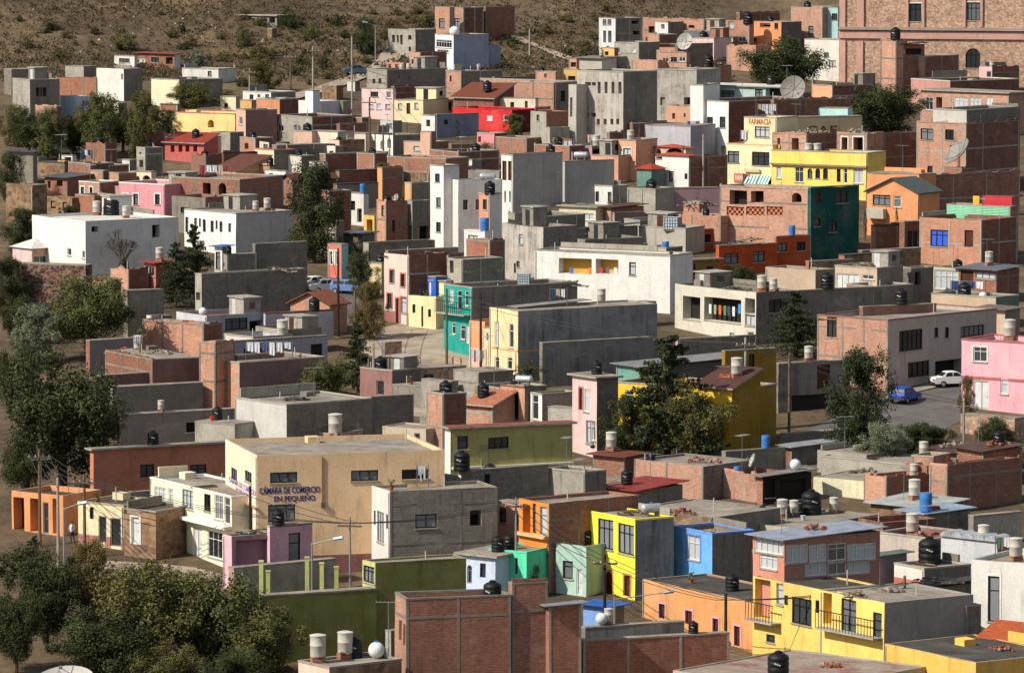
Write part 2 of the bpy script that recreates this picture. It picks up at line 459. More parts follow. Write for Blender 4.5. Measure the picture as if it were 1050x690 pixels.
        a4 = [(-Ll - ov, -ov, hw - .12), (ov, -ov, hw - .12), (ov, Wd, hw + rise), (-Ll - ov, Wd, hw + rise)]
        up = [(x, y, z + .14) for x, y, z in a4]
        rb.q(up, code, [(p[0], p[1]) for p in up]); rb.q(a4[::-1], 'lconc')
        for i in range(4):
            j = (i + 1) % 4; rb.q([a4[i], a4[j], up[j], up[i]], 'lconc')
        rb.q([(0, 0, hw), (0, Wd, hw), (0, Wd, hw + rise)], R); rb.q([(-Ll, Wd, hw), (-Ll, 0, hw), (-Ll, Wd, hw + rise)], L)
        ho.zr = P.z + hw + rise * .5
    elif rk == 'H':      # hipped
        code = 'tile' + roof[1:7]; ov = .3; rise = .3 * min(Ll, Wd)
        e = [(-Ll - ov, -ov, hw), (ov, -ov, hw), (ov, Wd + ov, hw), (-Ll - ov, Wd + ov, hw)]
        rb.q(e[::-1], 'lconc')
        ap = (-Ll / 2, Wd / 2, hw + rise)
        for i in range(4): rb.q([e[i], e[(i + 1) % 4], ap], code)
        ho.zr = P.z + hw + rise * .3
    elif rk == 'G':      # gable, ridge runs back from the L face
        code = 'tile' + roof[1:7]; ov = .35; rise = .22 * Ll
        for sx in (0, 1):
            x0 = -Ll - ov if sx == 0 else ov
            zl = hw - rise * ov / (Ll / 2)
            lo = [(x0, -ov, zl), (-Ll / 2, -ov, hw + rise), (-Ll / 2, Wd + ov, hw + rise), (x0, Wd + ov, zl)]
            if sx == 1: lo = [lo[1], lo[0], lo[3], lo[2]]
            up = [(x, y, z + .12) for x, y, z in lo]
            rb.q(up, code, [(p[1], p[0]) for p in up]); rb.q(lo[::-1], code)
            for i in range(4):
                j = (i + 1) % 4; rb.q([lo[i], lo[j], up[j], up[i]], code)
        rb.q([(-Ll, 0, hw), (0, 0, hw), (-Ll / 2, 0, hw + rise)], L); rb.q([(0, Wd, hw), (-Ll, Wd, hw), (-Ll / 2, Wd, hw + rise)], L)
        ho.zr = P.z + hw
    rb.build('roof', o)
    if hascop and par > 0:
        cb = MB(); code = cop if isinstance(cop, str) else 'lconc'; e = .035; z0, z1 = hw - .09, hw + .045
        cb.box(-Ll - e, e, -e, th + .01, z0, z1, code); cb.box(-Ll - e, e, Wd - th - .01, Wd + e, z0, z1, code)
        cb.box(-Ll - e, -Ll + th + .01, th + .01, Wd - th - .01, z0, z1, code); cb.box(-th - .01, e, th + .01, Wd - th - .01, z0, z1, code)
        cb.build('coping', o)
    # concrete frame of a brick house
    if fr is None: fr = brickish(L) or brickish(R) or (('block' in L or 'block' in R) and RND.random() < .75)
    if fr:
        fb = MB(); any_ = False; FC = RND.choice(('conc', 'lconc', 'conc'))
        for sd, U, code in (('L', Ll, L), ('R', Wd, R)):
            if not (brickish(code) or 'block' in code) or U < 1.0: continue
            fm = ho.fm[sd]; hs = holes[sd]
            cols = [0.0, U - .18]
            n = fr[0] if isinstance(fr, tuple) else int(U // RND.choice((3.6, 4.4, 5.5)))
            cols += [U * (k + 1) / (n + 1) - .1 + RND.uniform(-.3, .3) for k in range(n)]
            top_ = hw - (.12 if hascop else .0)
            for c in cols:
                if any(hh[0] < c + .2 and hh[1] > c for hh in hs): continue
                fbox(fb, fm, c, c + .18, 0, top_, -.018, .05, FC); any_ = True
            st = fr[1] if isinstance(fr, tuple) else RND.choice((2.6, 2.8, 3.0)); k = 1
            while k * st < hw - .8:
                v = k * st; segs = [(0.2, U - .2)]
                for hh in hs:
                    if hh[2] < v + .22 and hh[3] > v:
                        ns = []
                        for s0, s1 in segs:
                            if hh[0] > s0: ns.append((s0, min(s1, hh[0])))
                            if hh[1] < s1: ns.append((max(s0, hh[1]), s1))
                        segs = ns
                for s0, s1 in segs:
                    if s1 - s0 > .1: fbox(fb, fm, s0, s1, v, v + .19, -.012, .05, FC); any_ = True
                k += 1
        if any_: fb.build('concrete_frame', o)
    if base or band:
        for nm, spec in (('base_band', base), ('trim_band', band)):
            if not spec: continue
            bb = MB(); code, v0, v1 = spec
            for sd, U in (('L', Ll), ('R', Wd)):
                if U < .6: continue
                segs = [(0, U)]
                for hh in holes[sd]:
                    if hh[2] < v1 and hh[3] > v0:
                        ns = []
                        for s0, s1 in segs:
                            if hh[0] > s0: ns.append((s0, min(s1, hh[0])))
                            if hh[1] < s1: ns.append((max(s0, hh[1]), s1))
                        segs = ns
                for s0, s1 in segs:
                    if s1 - s0 > .05: fbox(bb, ho.fm[sd], s0, s1, v0, v1, -.03, .05, code)
            if bb.f: bb.build(nm, o)
    if rebar:
        rbm = MB()
        for k in range(rebar):
            x = -Ll * (k % 3) / 2 * .96 - .1; y = .1 + (Wd - .2) * ((k // 3) / max(1, (rebar - 1) // 3))
            for dx, dy in ((0, 0), (.12, 0), (0, .12)):
                rbm.tube((x - dx, y + dy, hw - .3), (x - dx + RND.uniform(-.08, .08), y + dy, hw + RND.uniform(.6, 1.3)), .02, .02, 'pl4a3028', 4)
        rbm.build('rebar', o)
    if flat and Ll > 3.4 and Wd > 3.8 and h > 2.4 and 430 < P.y < 800 and not any(k in label for k in ('church', 'unroofed', 'brick room', 'pharmacy', 'olive', 'ochre', 'turquoise', 'terrace')) and RND.random() < .30:
        rw, rd, rh = RND.uniform(1.8, min(3.4, Ll - 1.2)), RND.uniform(1.6, min(2.8, Wd - 1.6)), RND.uniform(1.5, 2.2)
        x0 = -Ll + .25 if RND.random() < .5 else -rw - .25; y0 = Wd - rd - .25
        rc = RND.choice((L, R, 'brick', 'conc', 'lblock', R)); q = MB()
        q.box(x0, x0 + rw, y0, y0 + rd, zr, zr + rh, rc)
        room = q.build('rooftop_room', o)
        q = MB(); q.box(x0 - .15, x0 + rw + .15, y0 - .15, y0 + rd + .15, zr + rh + .002, zr + rh + .12, 'lconc'); q.build('slab', room)
        dx = x0 + rw * RND.uniform(.12, .5); q = MB(); q.box(dx, dx + .75, y0 - .03, y0 + .02, zr + .02, zr + min(1.9, rh - .15), RND.choice(('dark', 'pl4a2a1a', 'pl2b2c2e', 'plb8bab8'))); q.build('door', room)
        if rd > 1.9 and RND.random() < .6:
            q = MB(); q.box(x0 + rw - .02, x0 + rw + .03, y0 + rd * .35, y0 + rd * .65, zr + rh * .45, zr + rh * .8, 'glass'); q.build('window', room)
    # small roof fittings that belong to the house
    if flat and min(Ll, Wd) > 2.2 and P.y < 720:
        if RND.random() < .75:
            vb = MB()
            for _ in range(1):
                vx, vy = -RND.uniform(.4, Ll - .4), RND.uniform(.4, Wd - .4); vh = RND.uniform(.5, 1.3)
                vb.tube((vx, vy, zr - .05), (vx, vy, zr + vh), .05, .05, 'plb4b0a8', 6); 
            vb.build('vent_pipe', o)
        if RND.random() < .3 and min(Ll, Wd) > 3.4:
            hx, hy = -RND.uniform(1, Ll - 1), RND.uniform(Wd * .45, Wd - .9); q = MB()
            q.box(hx - .55, hx + .55, hy - .5, hy + .5, zr, zr + RND.uniform(.35, .8), R if not brickish(R) else 'lconc'); q.build('roof_hatch', o)
        if (brickish(L) or 'conc' in L or 'block' in L) and RND.random() < .45 and not rebar:
            q = MB()
            cx_, cy_ = RND.choice(((-.1, .1), (-Ll + .1, .1), (-.1, Wd - .1), (-Ll + .1, Wd - .1)))
            if 1:
                q.box(cx_ - .1, cx_ + .1, cy_ - .1, cy_ + .1, hw - .1, hw + .22, 'lconc')
                for dx, dy in ((0, 0), (.07, 0), (0, .07)):
                    q.tube((cx_ - dx * (1 if cx_ > -1 else -1), cy_ + dy * (1 if cy_ < 1 else -1), hw - .2), (cx_ + RND.uniform(-.1, .1), cy_ + RND.uniform(-.1, .1), hw + RND.uniform(.35, .9)), .016, .016, 'pl5a3a2c', 4)
            q.build('rebar', o)
    if flat and min(Ll, Wd) > 2.6 and P.y < 735 and 'lattice' not in label and RND.random() < .42:
        ph = RND.uniform(.35, 1.0); q = MB(); code = RND.choice((R, R, 'lconc', 'conc')); f0 = RND.uniform(0, .45); f1 = RND.uniform(.6, 1)
        if RND.random() < .5: q.box(-Ll * f1 + .02, -Ll * f0 - .02, Wd - .2, Wd - .04, hw + .0505, hw + ph, code)
        else: q.box(-Ll + .04, -Ll + .2, Wd * f0 + .02, Wd * f1 - .05, hw + .0505, hw + ph, code)
        q.build('raised_parapet', o)
    if h > 3.2 and P.y < 640 and RND.random() < .5 and Ll > 1.5:
        q = MB(); u_ = RND.choice((.12, Ll - .16))
        if not any(hh[0] < u_ + .1 and hh[1] > u_ for hh in holes['L']):
            fbox(q, fL, u_, u_ + .07, 0, hw - .15, -.09, -.022, 'plb0aca2'); q.build('drainpipe', o)
    if flat and (brickish(L) or brickish(R)) and not hascop and RND.random() < .7:
        for sd, U, code in (('L', Ll, L), ('R', Wd, R)):
            if U < 1.5 or not brickish(code): continue
            q = MB(); u = .02; prev = 0
            while u < U - .3:
                w_ = RND.uniform(.3, 1.1); hh = RND.choice((.03, .09, .09, .18, .18, .27)); e = min(U - .02, u + w_)
                fbox(q, ho.fm[sd], u, e, hw + .001 - (.0 if par else .0) + (.12 if not par else 0), hw + hh + (.12 if not par else 0), .012, .15, code); u = e
            q.build('uneven_brick_course', o)
    # openings
    for sd, u0, u1, v0, v1, ty in wins:
        fm = ho.fm[sd]
        if 'B' in ty:
            b = MB(); fbox(b, fm, u0, u1, v0 - .12, v0, -.85, 0, 'lconc'); bo = b.build('balcony_slab', o)
            r = MB(); n = max(3, int((u1 - u0) / .35))
            for k in range(n + 1):
                u = u0 + .03 + (u1 - u0 - .06) * k / n
                fbox(r, fm, u - .02, u + .02, v0, v1, -.82, -.78, 'pl2a2a2c')
            fbox(r, fm, u0, u1, v1, v1 + .06, -.84, -.76, 'pl2a2a2c'); r.build('balcony_railing', o)
            continue
        dp = 1.1 if any(k in ty for k in 'oOV') else .14
        dp = min(dp, (Wd if sd == 'L' else Ll) * .4)
        pane = 'glass'; nm = 'window'
        if ty in ('', 'w', 'g') and RND.random() < .28: pane = 'curtain'
        if 'c' in ty: pane = 'curtain'
        if 'b' in ty: pane = 'bcurtain'
        if 'o' in ty: pane = 'dark'; nm = 'wall_opening'  # near-black back pane paints the unlit interior
        if 'O' in ty: pane = 'ochre'; nm = 'balcony_recess'
        if 'V' in ty: pane = '9a6a78'; nm = 'porch_recess'
        if 'l' in ty: pane = 'lattice'; nm = 'lattice_screen'
        if 'D' in ty: pane = 'pl4a2a1a'; nm = 'door'
        if 'W' in ty: pane = 'plc8cac8'; nm = 'door'
        if 'M' in ty: pane = 'pl2b2c2e'; nm = 'door'
        b = MB()
        b.q([fm(u0, v0, dp), fm(u1, v0, dp), fm(u1, v1, dp), fm(u0, v1, dp)], pane, [(u0, v0), (u1, v0), (u1, v1), (u0, v1)])
        po = b.build(nm, o)
        f = MB()
        if not any(k in ty for k in 'oOVl'):
            fc = FRAMECOL['k' if 'k' in ty else 'w' if ('w' in ty or 'W' in ty) else 'D' if 'D' in ty else 'g']
            t = .09; d0, d1 = dp - .08, dp - .005
            fbox(f, fm, u0 + .004, u0 + t, v0 + .004, v1 - .004, d0, d1, fc); fbox(f, fm, u1 - t, u1 - .004, v0 + .004, v1 - .004, d0, d1, fc)
            fbox(f, fm, u0 + t, u1 - t, v1 - t, v1 - .004, d0, d1, fc); fbox(f, fm, u0 + t, u1 - t, v0 + .004, v0 + t, d0, d1, fc)
            n = max(0, round((u1 - u0) / (.75 if 'D' not in ty else 9)) - 1)
            for k in range(n):
                u = u0 + (u1 - u0) * (k + 1) / (n + 1); fbox(f, fm, u - .025, u + .025, v0 + t, v1 - t, d0, d1, fc)
            if v1 - v0 > 1.1 and nm == 'window': fbox(f, fm, u0 + t, u1 - t, v0 + (v1 - v0) * .68, v0 + (v1 - v0) * .68 + .05, d0 + .01, d1, fc)
            if nm == 'door': fbox(f, fm, u1 - .2, u1 - .14, v0 + (v1 - v0) * .45, v0 + (v1 - v0) * .5, d0 - .05, d0, 'mt999999')
            if nm == 'window' and u1 - u0 > .6: fbox(f, fm, u0 - .08, u1 + .08, v0 - .1, v0 - .003, -.08, .1, 'lconc')
        elif 'o' in ty and u1 - u0 > 1 and not brickish(L if sd == 'L' else R):
            fbox(f, fm, u0 - .05, u1 + .05, v0 - .09, v0 - .003, -.06, .2, 'lconc')
        sc_ = next((c for k, c in (('s', 'd8d5cc'), ('r', 'b04a38'), ('u', '2f6fd0'), ('p', 'd890a0'), ('n', 'd8642c')) if k in ty), None)
        if sc_:
            e = .16
            fbox(f, fm, u0 - e, u0 - .002, v0, v1 + e, -.04, .05, sc_); fbox(f, fm, u1 + .002, u1 + e, v0, v1 + e, -.04, .05, sc_); fbox(f, fm, u0 - .002, u1 + .002, v1 + .002, v1 + e, -.04, .05, sc_)
        if f.f: f.build(nm + '_frame', po)
    seed = RND.uniform(0, 500)
    amp = 0.0 if any(k_ in label for k_ in ('commerce', 'pharmacy', 'olive-brown')) else 1.0
    def jit(v):
        k = amp * min(1.0, max(0.0, (v[2] - .2) / 1.5))
        n3 = mn.noise_vector(Vector((v[0] * .33 + seed, v[1] * .33, v[2] * .33)))
        return (v[0] + n3.x * .05 * k, v[1] + n3.y * .05 * k, v[2] + n3.z * .085 * k)
    ho.jit = jit
    def walk(p):
        for ch in p.children:
            for v in ch.data.vertices: v.co = jit(v.co)
            walk(ch)
    walk(o)
    nm = name or ('brick_house' if brickish(L) else 'concrete_house' if ('conc' in L or 'block' in L) else 'stone_house' if L in ('stone', 'tstone', 'adobe') else 'painted_house')
    o.name = nm
    tag(o, label, cat, group)
    LAST = ho; HOUSES.append(ho)
    return ho
def on_roof(x, y, ho=None, clamp=.45):
    ho = ho or LAST
    p = at_z(x, y, ho.zr)
    q = ho.inv @ p
    e = min(clamp, ho.L * .4, ho.W * .4)
    if q.y < e or q.y > ho.W - e or q.x < -ho.L + e or q.x > -e:
        # slide along the view direction on the roof plane, keeping the pixel column
        best = None
        for k in range(81):
            yy = y - 40 + k
            p2 = at_z(x, yy, ho.zr); q2 = ho.inv @ p2
            if e <= q2.y <= ho.W - e and -ho.L + e <= q2.x <= -e:
                if best is None or abs(yy - y) < best[0]: best = (abs(yy - y), p2)
        if best: p = best[1]
        else:
            q.x = min(max(q.x, -ho.L + e), -e); q.y = min(max(q.y, e), ho.W - e)
            p = ho.mw @ q
    return Vector((p.x, p.y, ho.zr))
# ---------------------------------------------------------------- small things
PROTO = {}
def proto(kind, fn):
    """first use makes the thing, later uses copy it with its parts"""
    if kind not in PROTO:
        PROTO[kind] = fn(); return PROTO[kind]
    return copy_tree(PROTO[kind])
def tank_proto(k):
    def f():
        e = empty('water_tank', (0, 0, 0))
        if k == 'k' or k == 'b':
            c = 'pl17181a' if k == 'k' else 'pl3b73b4'
            r = .40
            if k == 'k':
                prof = [(r * .96, 0), (r, .04), (r, .14), (r * .96, .16), (r * .96, .2), (r, .22), (r, .36), (r * .96, .38), (r * .96, .42), (r, .44), (r, .58), (r * .96, .6), (r * .96, .64), (r, .66), (r, .74), (r * .88, .82), (r * .6, .89), (r * .36, .92)]
            else:
                r = .34; prof = [(r, 0), (r, .3), (r * 1.04, .31), (r * 1.04, .34), (r, .35), (r, .65), (r * 1.04, .66), (r * 1.04, .69), (r, .7), (r, .96), (r * .97, .98)]
            b = MB(); b.lathe(prof, c, 20); b.build('tank_body', e, True)
            l = MB()
            if k == 'k': l.lathe([(r * .34, .921), (r * .36, .93), (r * .36, .965), (r * .2, 1.0)], c, 16)
            else: l.lathe([(r * .9, .982), (r * .9, 1.0)], c, 16)
            l.build('lid', e, True)
            if k == 'k':
                q = MB()
                for a0 in (-1.75, -1.55, -1.95):
                    z0 = .5 + .03 * math.sin(a0 * 9)
                    for j in range(2):
                        a = a0 + j * .08; rr = r + .006
                        q.q([(rr * math.cos(a), rr * math.sin(a), z0), (rr * math.cos(a + .09), rr * math.sin(a + .09), z0 + .015), (rr * math.cos(a + .09), rr * math.sin(a + .09), z0 + .055), (rr * math.cos(a), rr * math.sin(a), z0 + .05)], 'plc9ccd0')
                q.build('white_emblem', e)
        elif k == 'w':
            r = .27
            s = MB(); s.box(-.24, .24, -.2, .2, 0, .22, 'brick'); s.build('brick_stand', e)
            b = MB(); b.lathe([(r * .96, .221), (r, .25), (r, .58), (r * 1.03, .59), (r * 1.03, .62), (r, .63), (r * 1.01, .92), (r * 1.05, .94)], 'plb7b2a6', 20); b.build('tank_body', e, True)
            l = MB(); l.lathe([(r * 1.07, .941), (r * 1.07, .965), (r * .5, 1.0)], 'plc4c0b5', 20); l.build('lid', e, True)
        elif k == 'g':
            b = MB(); n = 10
            pr = [(.02, -.85)] + [(.34 * math.sin(t * math.pi / 2 / 5), -.62 - .23 * math.cos(t * math.pi / 2 / 5)) for t in range(1, 6)] + [(.34, .62)] + [(.34 * math.cos(t * math.pi / 2 / 5), .62 + .23 * math.sin(t * math.pi / 2 / 5)) for t in range(1, 6)]
            b.lathe(pr, 'mtb9bcc0', 18, (0, 0, .6), 'x'); b.build('tank_body', e, True)
            for sx in (-.45, .45):
                for sy in (-.22, .22):
                    l = MB(); l.box(sx - .04, sx + .04, sy - .04, sy + .04, 0, .4, 'mt8a8c8e'); l.build('leg', e)
            c = MB(); c.lathe([(.1, .94), (.1, 1.02), (.06, 1.04)], 'mt8a8c8e', 10); c.build('valve_cap', e)
        elif k in 'rs':
            c = 'pl7d2a24' if k == 'r' else 'pld4d6d6'
            b = MB(); pr = [(.48 * math.sin(math.pi * t / 12), .5 - .48 * math.cos(math.pi * t / 12)) for t in range(1, 12)]
            b.lathe(pr, c, 20); b.build('tank_body', e, True)
            l = MB(); l.lathe([(.12, .965), (.12, 1.02), (.07, 1.04)], 'pl2c6fd0' if k == 's' else 'pl701812', 12); l.build('lid', e, True)
            s = MB(); s.lathe([(.2, 0), (.26, .08)], 'plb7b2a6', 12); s.build('base_ring', e)
        elif k == 'i':
            b = MB(); b.box(-.46, .46, -.46, .46, .12, .95, 'plb9c6cc'); b.build('tank_body', e)
            c = MB()
            for z in (.14, .35, .56, .77, .95):
                c.box(-.49, .49, -.49, -.465, z - .02, z + .02, 'mt8f979c'); c.box(.465, .49, -.465, .49, z - .02, z + .02, 'mt8f979c'); c.box(-.49, -.465, -.465, .49, z - .02, z + .02, 'mt8f979c')
            for t in range(6):
                u = -.465 + .93 * t / 5
                c.box(u - .015, u + .015, -.51, -.491, .1, .97, 'mt8f979c'); c.box(.491, .51, u - .015, u + .015, .1, .97, 'mt8f979c')
            c.build('cage', e)
            p = MB(); p.box(-.5, .5, -.5, .5, 0, .1, 'wood'); p.build('pallet', e)
        return e
    return f
TG = {'k': 'black plastic water tanks', 'w': 'pale cement water tanks', 'g': 'silver gas cylinders', 's': 'white ball-shaped tanks', 'r': 'red tanks', 'i': 'caged tanks', 'b': 'blue drums'}
TP = {'k': 'black plastic water tank ', 'w': 'pale cement water tank on brick stand ', 'g': 'silver horizontal gas cylinder ', 's': 'white ball shaped water tank ', 'r': 'red ball shaped tank ', 'i': 'white caged square water tank ', 'b': 'blue plastic drum '}
TANKED = set()
NAMES = {'g': 'gas_cylinder', 'b': 'drum'}
def T(k, x, y, hp, label, ho=None, gnd=False, rz=None):
    p = hit_ground(x, y) if gnd else on_roof(x, y, ho)
    s = hp / ppm(p.y)
    if k == 'g': s = max(1.0, s * 1.0)
    e = proto('tank' + k, tank_proto(k))
    e.name = NAMES.get(k, 'water_tank'); e.location = p; e.scale = (s, s, s)
    e.rotation_euler = (0, 0, RND.uniform(-.5, .5) if rz is None else rz)
    if not gnd: TANKED.add((ho or LAST).label)
    tag(e, TP[k] + label, {'g': 'gas cylinder', 'b': 'drum'}.get(k, 'water tank'), TG[k])
    return e
# satellite dishes
def dish(x, y, dpx, label, ho=None, mesh=False, aim=(-.5, -.6, .6), lift=.8, gnd=False):
    p = hit_ground(x, y) if gnd else on_roof(x, y, ho)
    D = dpx / ppm(p.y); r = D / 2
    e = empty('satellite_dish', p)
    b = MB(); n = 24; R = []
    for i in range(7):
        rr = r * i / 6; z = .32 * rr * rr / r
        R.append([(rr * math.cos(2 * math.pi * k / n), rr * math.sin(2 * math.pi * k / n), z) for k in range(n)])
    c = 'pl85817b' if mesh else 'pla7a49d'
    for off in (0, -.03):
        for i in range(6):
            for k in range(n):
                q = [R[i][k], R[i][(k + 1) % n], R[i + 1][(k + 1) % n], R[i + 1][k]]
                q = [(a, d, z + off) for a, d, z in q]
                if i == 0: q = [q[0], q[2], q[3]]
                b.q(q if off == 0 else q[::-1], c)
    o = b.build('reflector', e, True)
    rib = MB()
    for k in range(8 if mesh else 4):
        a = 2 * math.pi * k / (8 if mesh else 4)
        prev = None
        for i in range(0, 7):
            rr = r * i / 6; q = (rr * math.cos(a), rr * math.sin(a), .32 * rr * rr / r + .03)
            if prev: rib.tube(prev, q, .022, .022, 'pl5e5b57', 4, False)
            prev = q
    for k in range(3):
        a = 2 * math.pi * k / 3; rib.tube((r * .85 * math.cos(a), r * .85 * math.sin(a), .25 * r), (0, 0, r * .8), .025, .025, 'pl77746f', 4)
    rib.box(-.1, .1, -.1, .1, r * .78, r * .78 + .16, 'pl77746f')
    ro = rib.build('feed_arm', e)
    A = Vector(aim).normalized(); qd = A.to_track_quat('Z', 'Y')
    for t in (o, ro): t.rotation_mode = 'QUATERNION'; t.rotation_quaternion = qd; t.location = (0, 0, lift + r * .55)
    m = MB(); m.tube((0, 0, 0), (0, 0, lift + r * .5), .06, .05, 'mt6f7070', 8); m.build('mast', e)
    tag(e, label, 'satellite dish', 'satellite dishes on the roofs'); return e
# poles
def pole(x, yt, yb, label, kind='wood', arm=True, lamp=0, z=None, ho=None):
    p = hit_ground(x, yb) if ho is None else on_roof(x, yb, ho)
    top = at_depth(x, yt, p.y); h = top.z - p.z
    e = empty('utility_pole' if not lamp else 'street_lamp', p)
    c = {'wood': 'wood', 'conc': 'lconc', 'metal': 'mt9a9c9e', 'dark': 'pl2b2622'}[kind]
    r = .13 if kind != 'metal' else .09
    b = MB(); b.tube((0, 0, -.5), (0, 0, h), r * 1.15, r * .8, c, 9); b.build('shaft', e)
    if arm:
        a = MB(); a.box(-.95, .95, -.16 - r, -r - .02, h - .75, h - .62, 'wood'); a.build('crossarm', e)
        for u in (-.8, -.3, .3, .8):
            i = MB(); i.lathe([(.05, h - .62), (.06, h - .55), (.03, h - .5), (.05, h - .45)], 'plb9b6ae', 8, (u, -.13 - r, 0)); i.build('insulator', e)
    if lamp:
        s = lamp / abs(lamp)
        ln = abs(lamp)
        a = MB(); a.tube((0, -.12, h - .15), (s * ln, -.3, h + .35), .05, .04, 'mt9a9c9e', 6); a.build('lamp_arm', e)
        l = MB(); l.tube((s * ln, -.3, h + .36), (s * (ln + .75), -.35, h + .5), .13, .16, 'mtb5bac0', 8); l.build('lamp_head', e)
    tag(e, label, 'pole' if not lamp else 'street lamp', 'utility poles' if not lamp else 'street lamps'); e.rotation_euler = (0, 0, RND.uniform(-.3, .3))
    e['_h'] = h
    return e
def wires(e1, e2, label, n=3, z=-.45):
    a = MB(); p = Vector(e1.location); q = Vector(e2.location)
    for k in range(n):
        u = -.8 + 1.6 * k / max(1, n - 1)
        s = p + Vector((u, -.25, e1['_h'] + z)); t = q + Vector((u, -.25, e2['_h'] + z)); prev = s
        for i in range(1, 13):
            f = i / 12; c = s.lerp(t, f); c.z -= 1.1 * 4 * f * (1 - f) * min(1, (t - s).length / 40)
            a.tube(prev, c, .03, .03, 'pl3a3835', 4, False); prev = c
    o = a.build('power_line'); tag(o, label, 'power line', 'power lines'); return o
def antenna(x, yt, yb, label, ho=None, gnd=False):
    p = hit_ground(x, yb) if gnd else on_roof(x, yb, ho); h = max(1.2, at_depth(x, yt, p.y).z - p.z)
    e = empty('tv_antenna', p)
    b = MB(); b.tube((0, 0, 0), (0, 0, h), .035, .025, 'mt8c8d8e', 6); b.build('mast', e)
    d = MB(); d.tube((-.9, 0, h - .08), (.9, 0, h - .08), .02, .02, 'mtb0b1b2', 5)
    for k in range(7):
        u = -.85 + 1.7 * k / 6; d.tube((u, -.4 + .03 * k, h - .05), (u, .4 - .03 * k, h - .05), .015, .015, 'mtb0b1b2', 4)
    d.build('aerial_rods', e)
    tag(e, label, 'antenna', 'television aerials'); return e
# laundry
def laundry(x0, x1, y, cols, label, ho=None, hh=1.9):
    p = on_roof(x0, y, ho, .3); q = on_roof(x1, y, ho, .3)
    e = empty('washing_line', p)
    d = q - p; L = max(d.length, .8); ux = d.normalized()
    rz = math.atan2(ux.y, ux.x); e.rotation_euler = (0, 0, rz)
    for xx in (0, L):
        b = MB(); b.tube((xx, 0, 0), (xx, 0, hh + .1), .04, .035, 'mt77787a', 6); b.build('post', e)
    b = MB(); b.tube((0, 0, hh), (L, 0, hh - .03), .012, .012, 'plb0aca5', 4); b.build('rope', e)
    n = len(cols); x = .1
    for i, c in enumerate(cols):
        w = (L - .2) / n * RND.uniform(.7, .93); ln = RND.uniform(.6, 1.25)
        m = MB(); k = 6
        for s in range(k):
            a0, a1 = x + w * s / k, x + w * (s + 1) / k
            f0, f1 = .05 * math.sin(s * 1.9), .05 * math.sin((s + 1) * 1.9)
            m.q([(a0, f0, hh - ln + .05 * math.sin(s)), (a1, f1, hh - ln + .05 * math.sin(s + 1)), (a1, 0, hh - .01), (a0, 0, hh - .01)], c)
            m.q([(a1, f1 + .012, hh - ln + .05 * math.sin(s + 1)), (a0, f0 + .012, hh - ln + .05 * math.sin(s)), (a0, .012, hh - .01), (a1, .012, hh - .01)], c)
        m.build('garment', e); x += (L - .2) / n
    tag(e, label, 'washing line', 'washing lines with laundry'); return e
# loose piles
def pile(x, y, wpx, hpx, kind, label, ho=None, gnd=False, name='scrap_pile', cat='pile'):
    p = hit_ground(x, y) if gnd else on_roof(x, y, ho, .2)
    k = ppm(p.y); w = wpx / k; h = hpx / k
    b = MB(); R = random.Random(int(x * 7 + y))
    pal = {'wood': ['wood', 'pl8d7a60', 'pl5d4c3c', 'plb4a58c'], 'brick': ['brick', 'pl9a5238', 'pl7c4030', 'pla98a76'], 'scrap': ['pl55524e', 'mt8a8c8e', 'wood', 'pl31302f', 'pl9c9484'], 'stone': ['pl8d8478', 'pl6f675d', 'pla59b8c']}[kind]
    for i in range(34):
        u = R.uniform(-.5, .5); v = R.uniform(-.5, .5)
        z = max(0, (1 - (2 * u) ** 2) * (1 - abs(v)) * R.random()) * h * .85
        if kind in ('wood', 'scrap') and R.random() < .7:
            l = R.uniform(.5, 1.5) * min(1, w / 2.2); a = R.uniform(-.5, .5) + (1.57 if R.random() < .2 else 0); t = R.uniform(.03, .07)
            c = Vector((u * w * .75, v * min(w, 2.2) * .7, z + .06)); d = Vector((math.cos(a), math.sin(a), R.uniform(-.15, .15))) * l / 2
            b.tube(c - d, c + d, t, t, R.choice(pal), 4)
        else:
            s = R.uniform(.12, .32); mx = Matrix.Rotation(R.uniform(0, 3), 3, 'Z')
            c = Vector((u * w, v * min(w, 2.2) * .8, z))
            s2 = s * R.uniform(.5, 1)
            cs = [c + mx @ Vector((sx * s, sy * s2, sz * s * .6)) for sz in (0, 1) for sx, sy in ((-.5, -.5), (.5, -.5), (.5, .5), (-.5, .5))]
            for f in ((0, 3, 2, 1), (4, 5, 6, 7), (0, 1, 5, 4), (1, 2, 6, 5), (2, 3, 7, 6), (3, 0, 4, 7)): b.q([cs[t] for t in f], R.choice(pal) if f[0] == 0 else pal[i % len(pal)])
    o = b.build(name); o.location = p; tag(o, label, cat, 'piles of leftover material'); return o
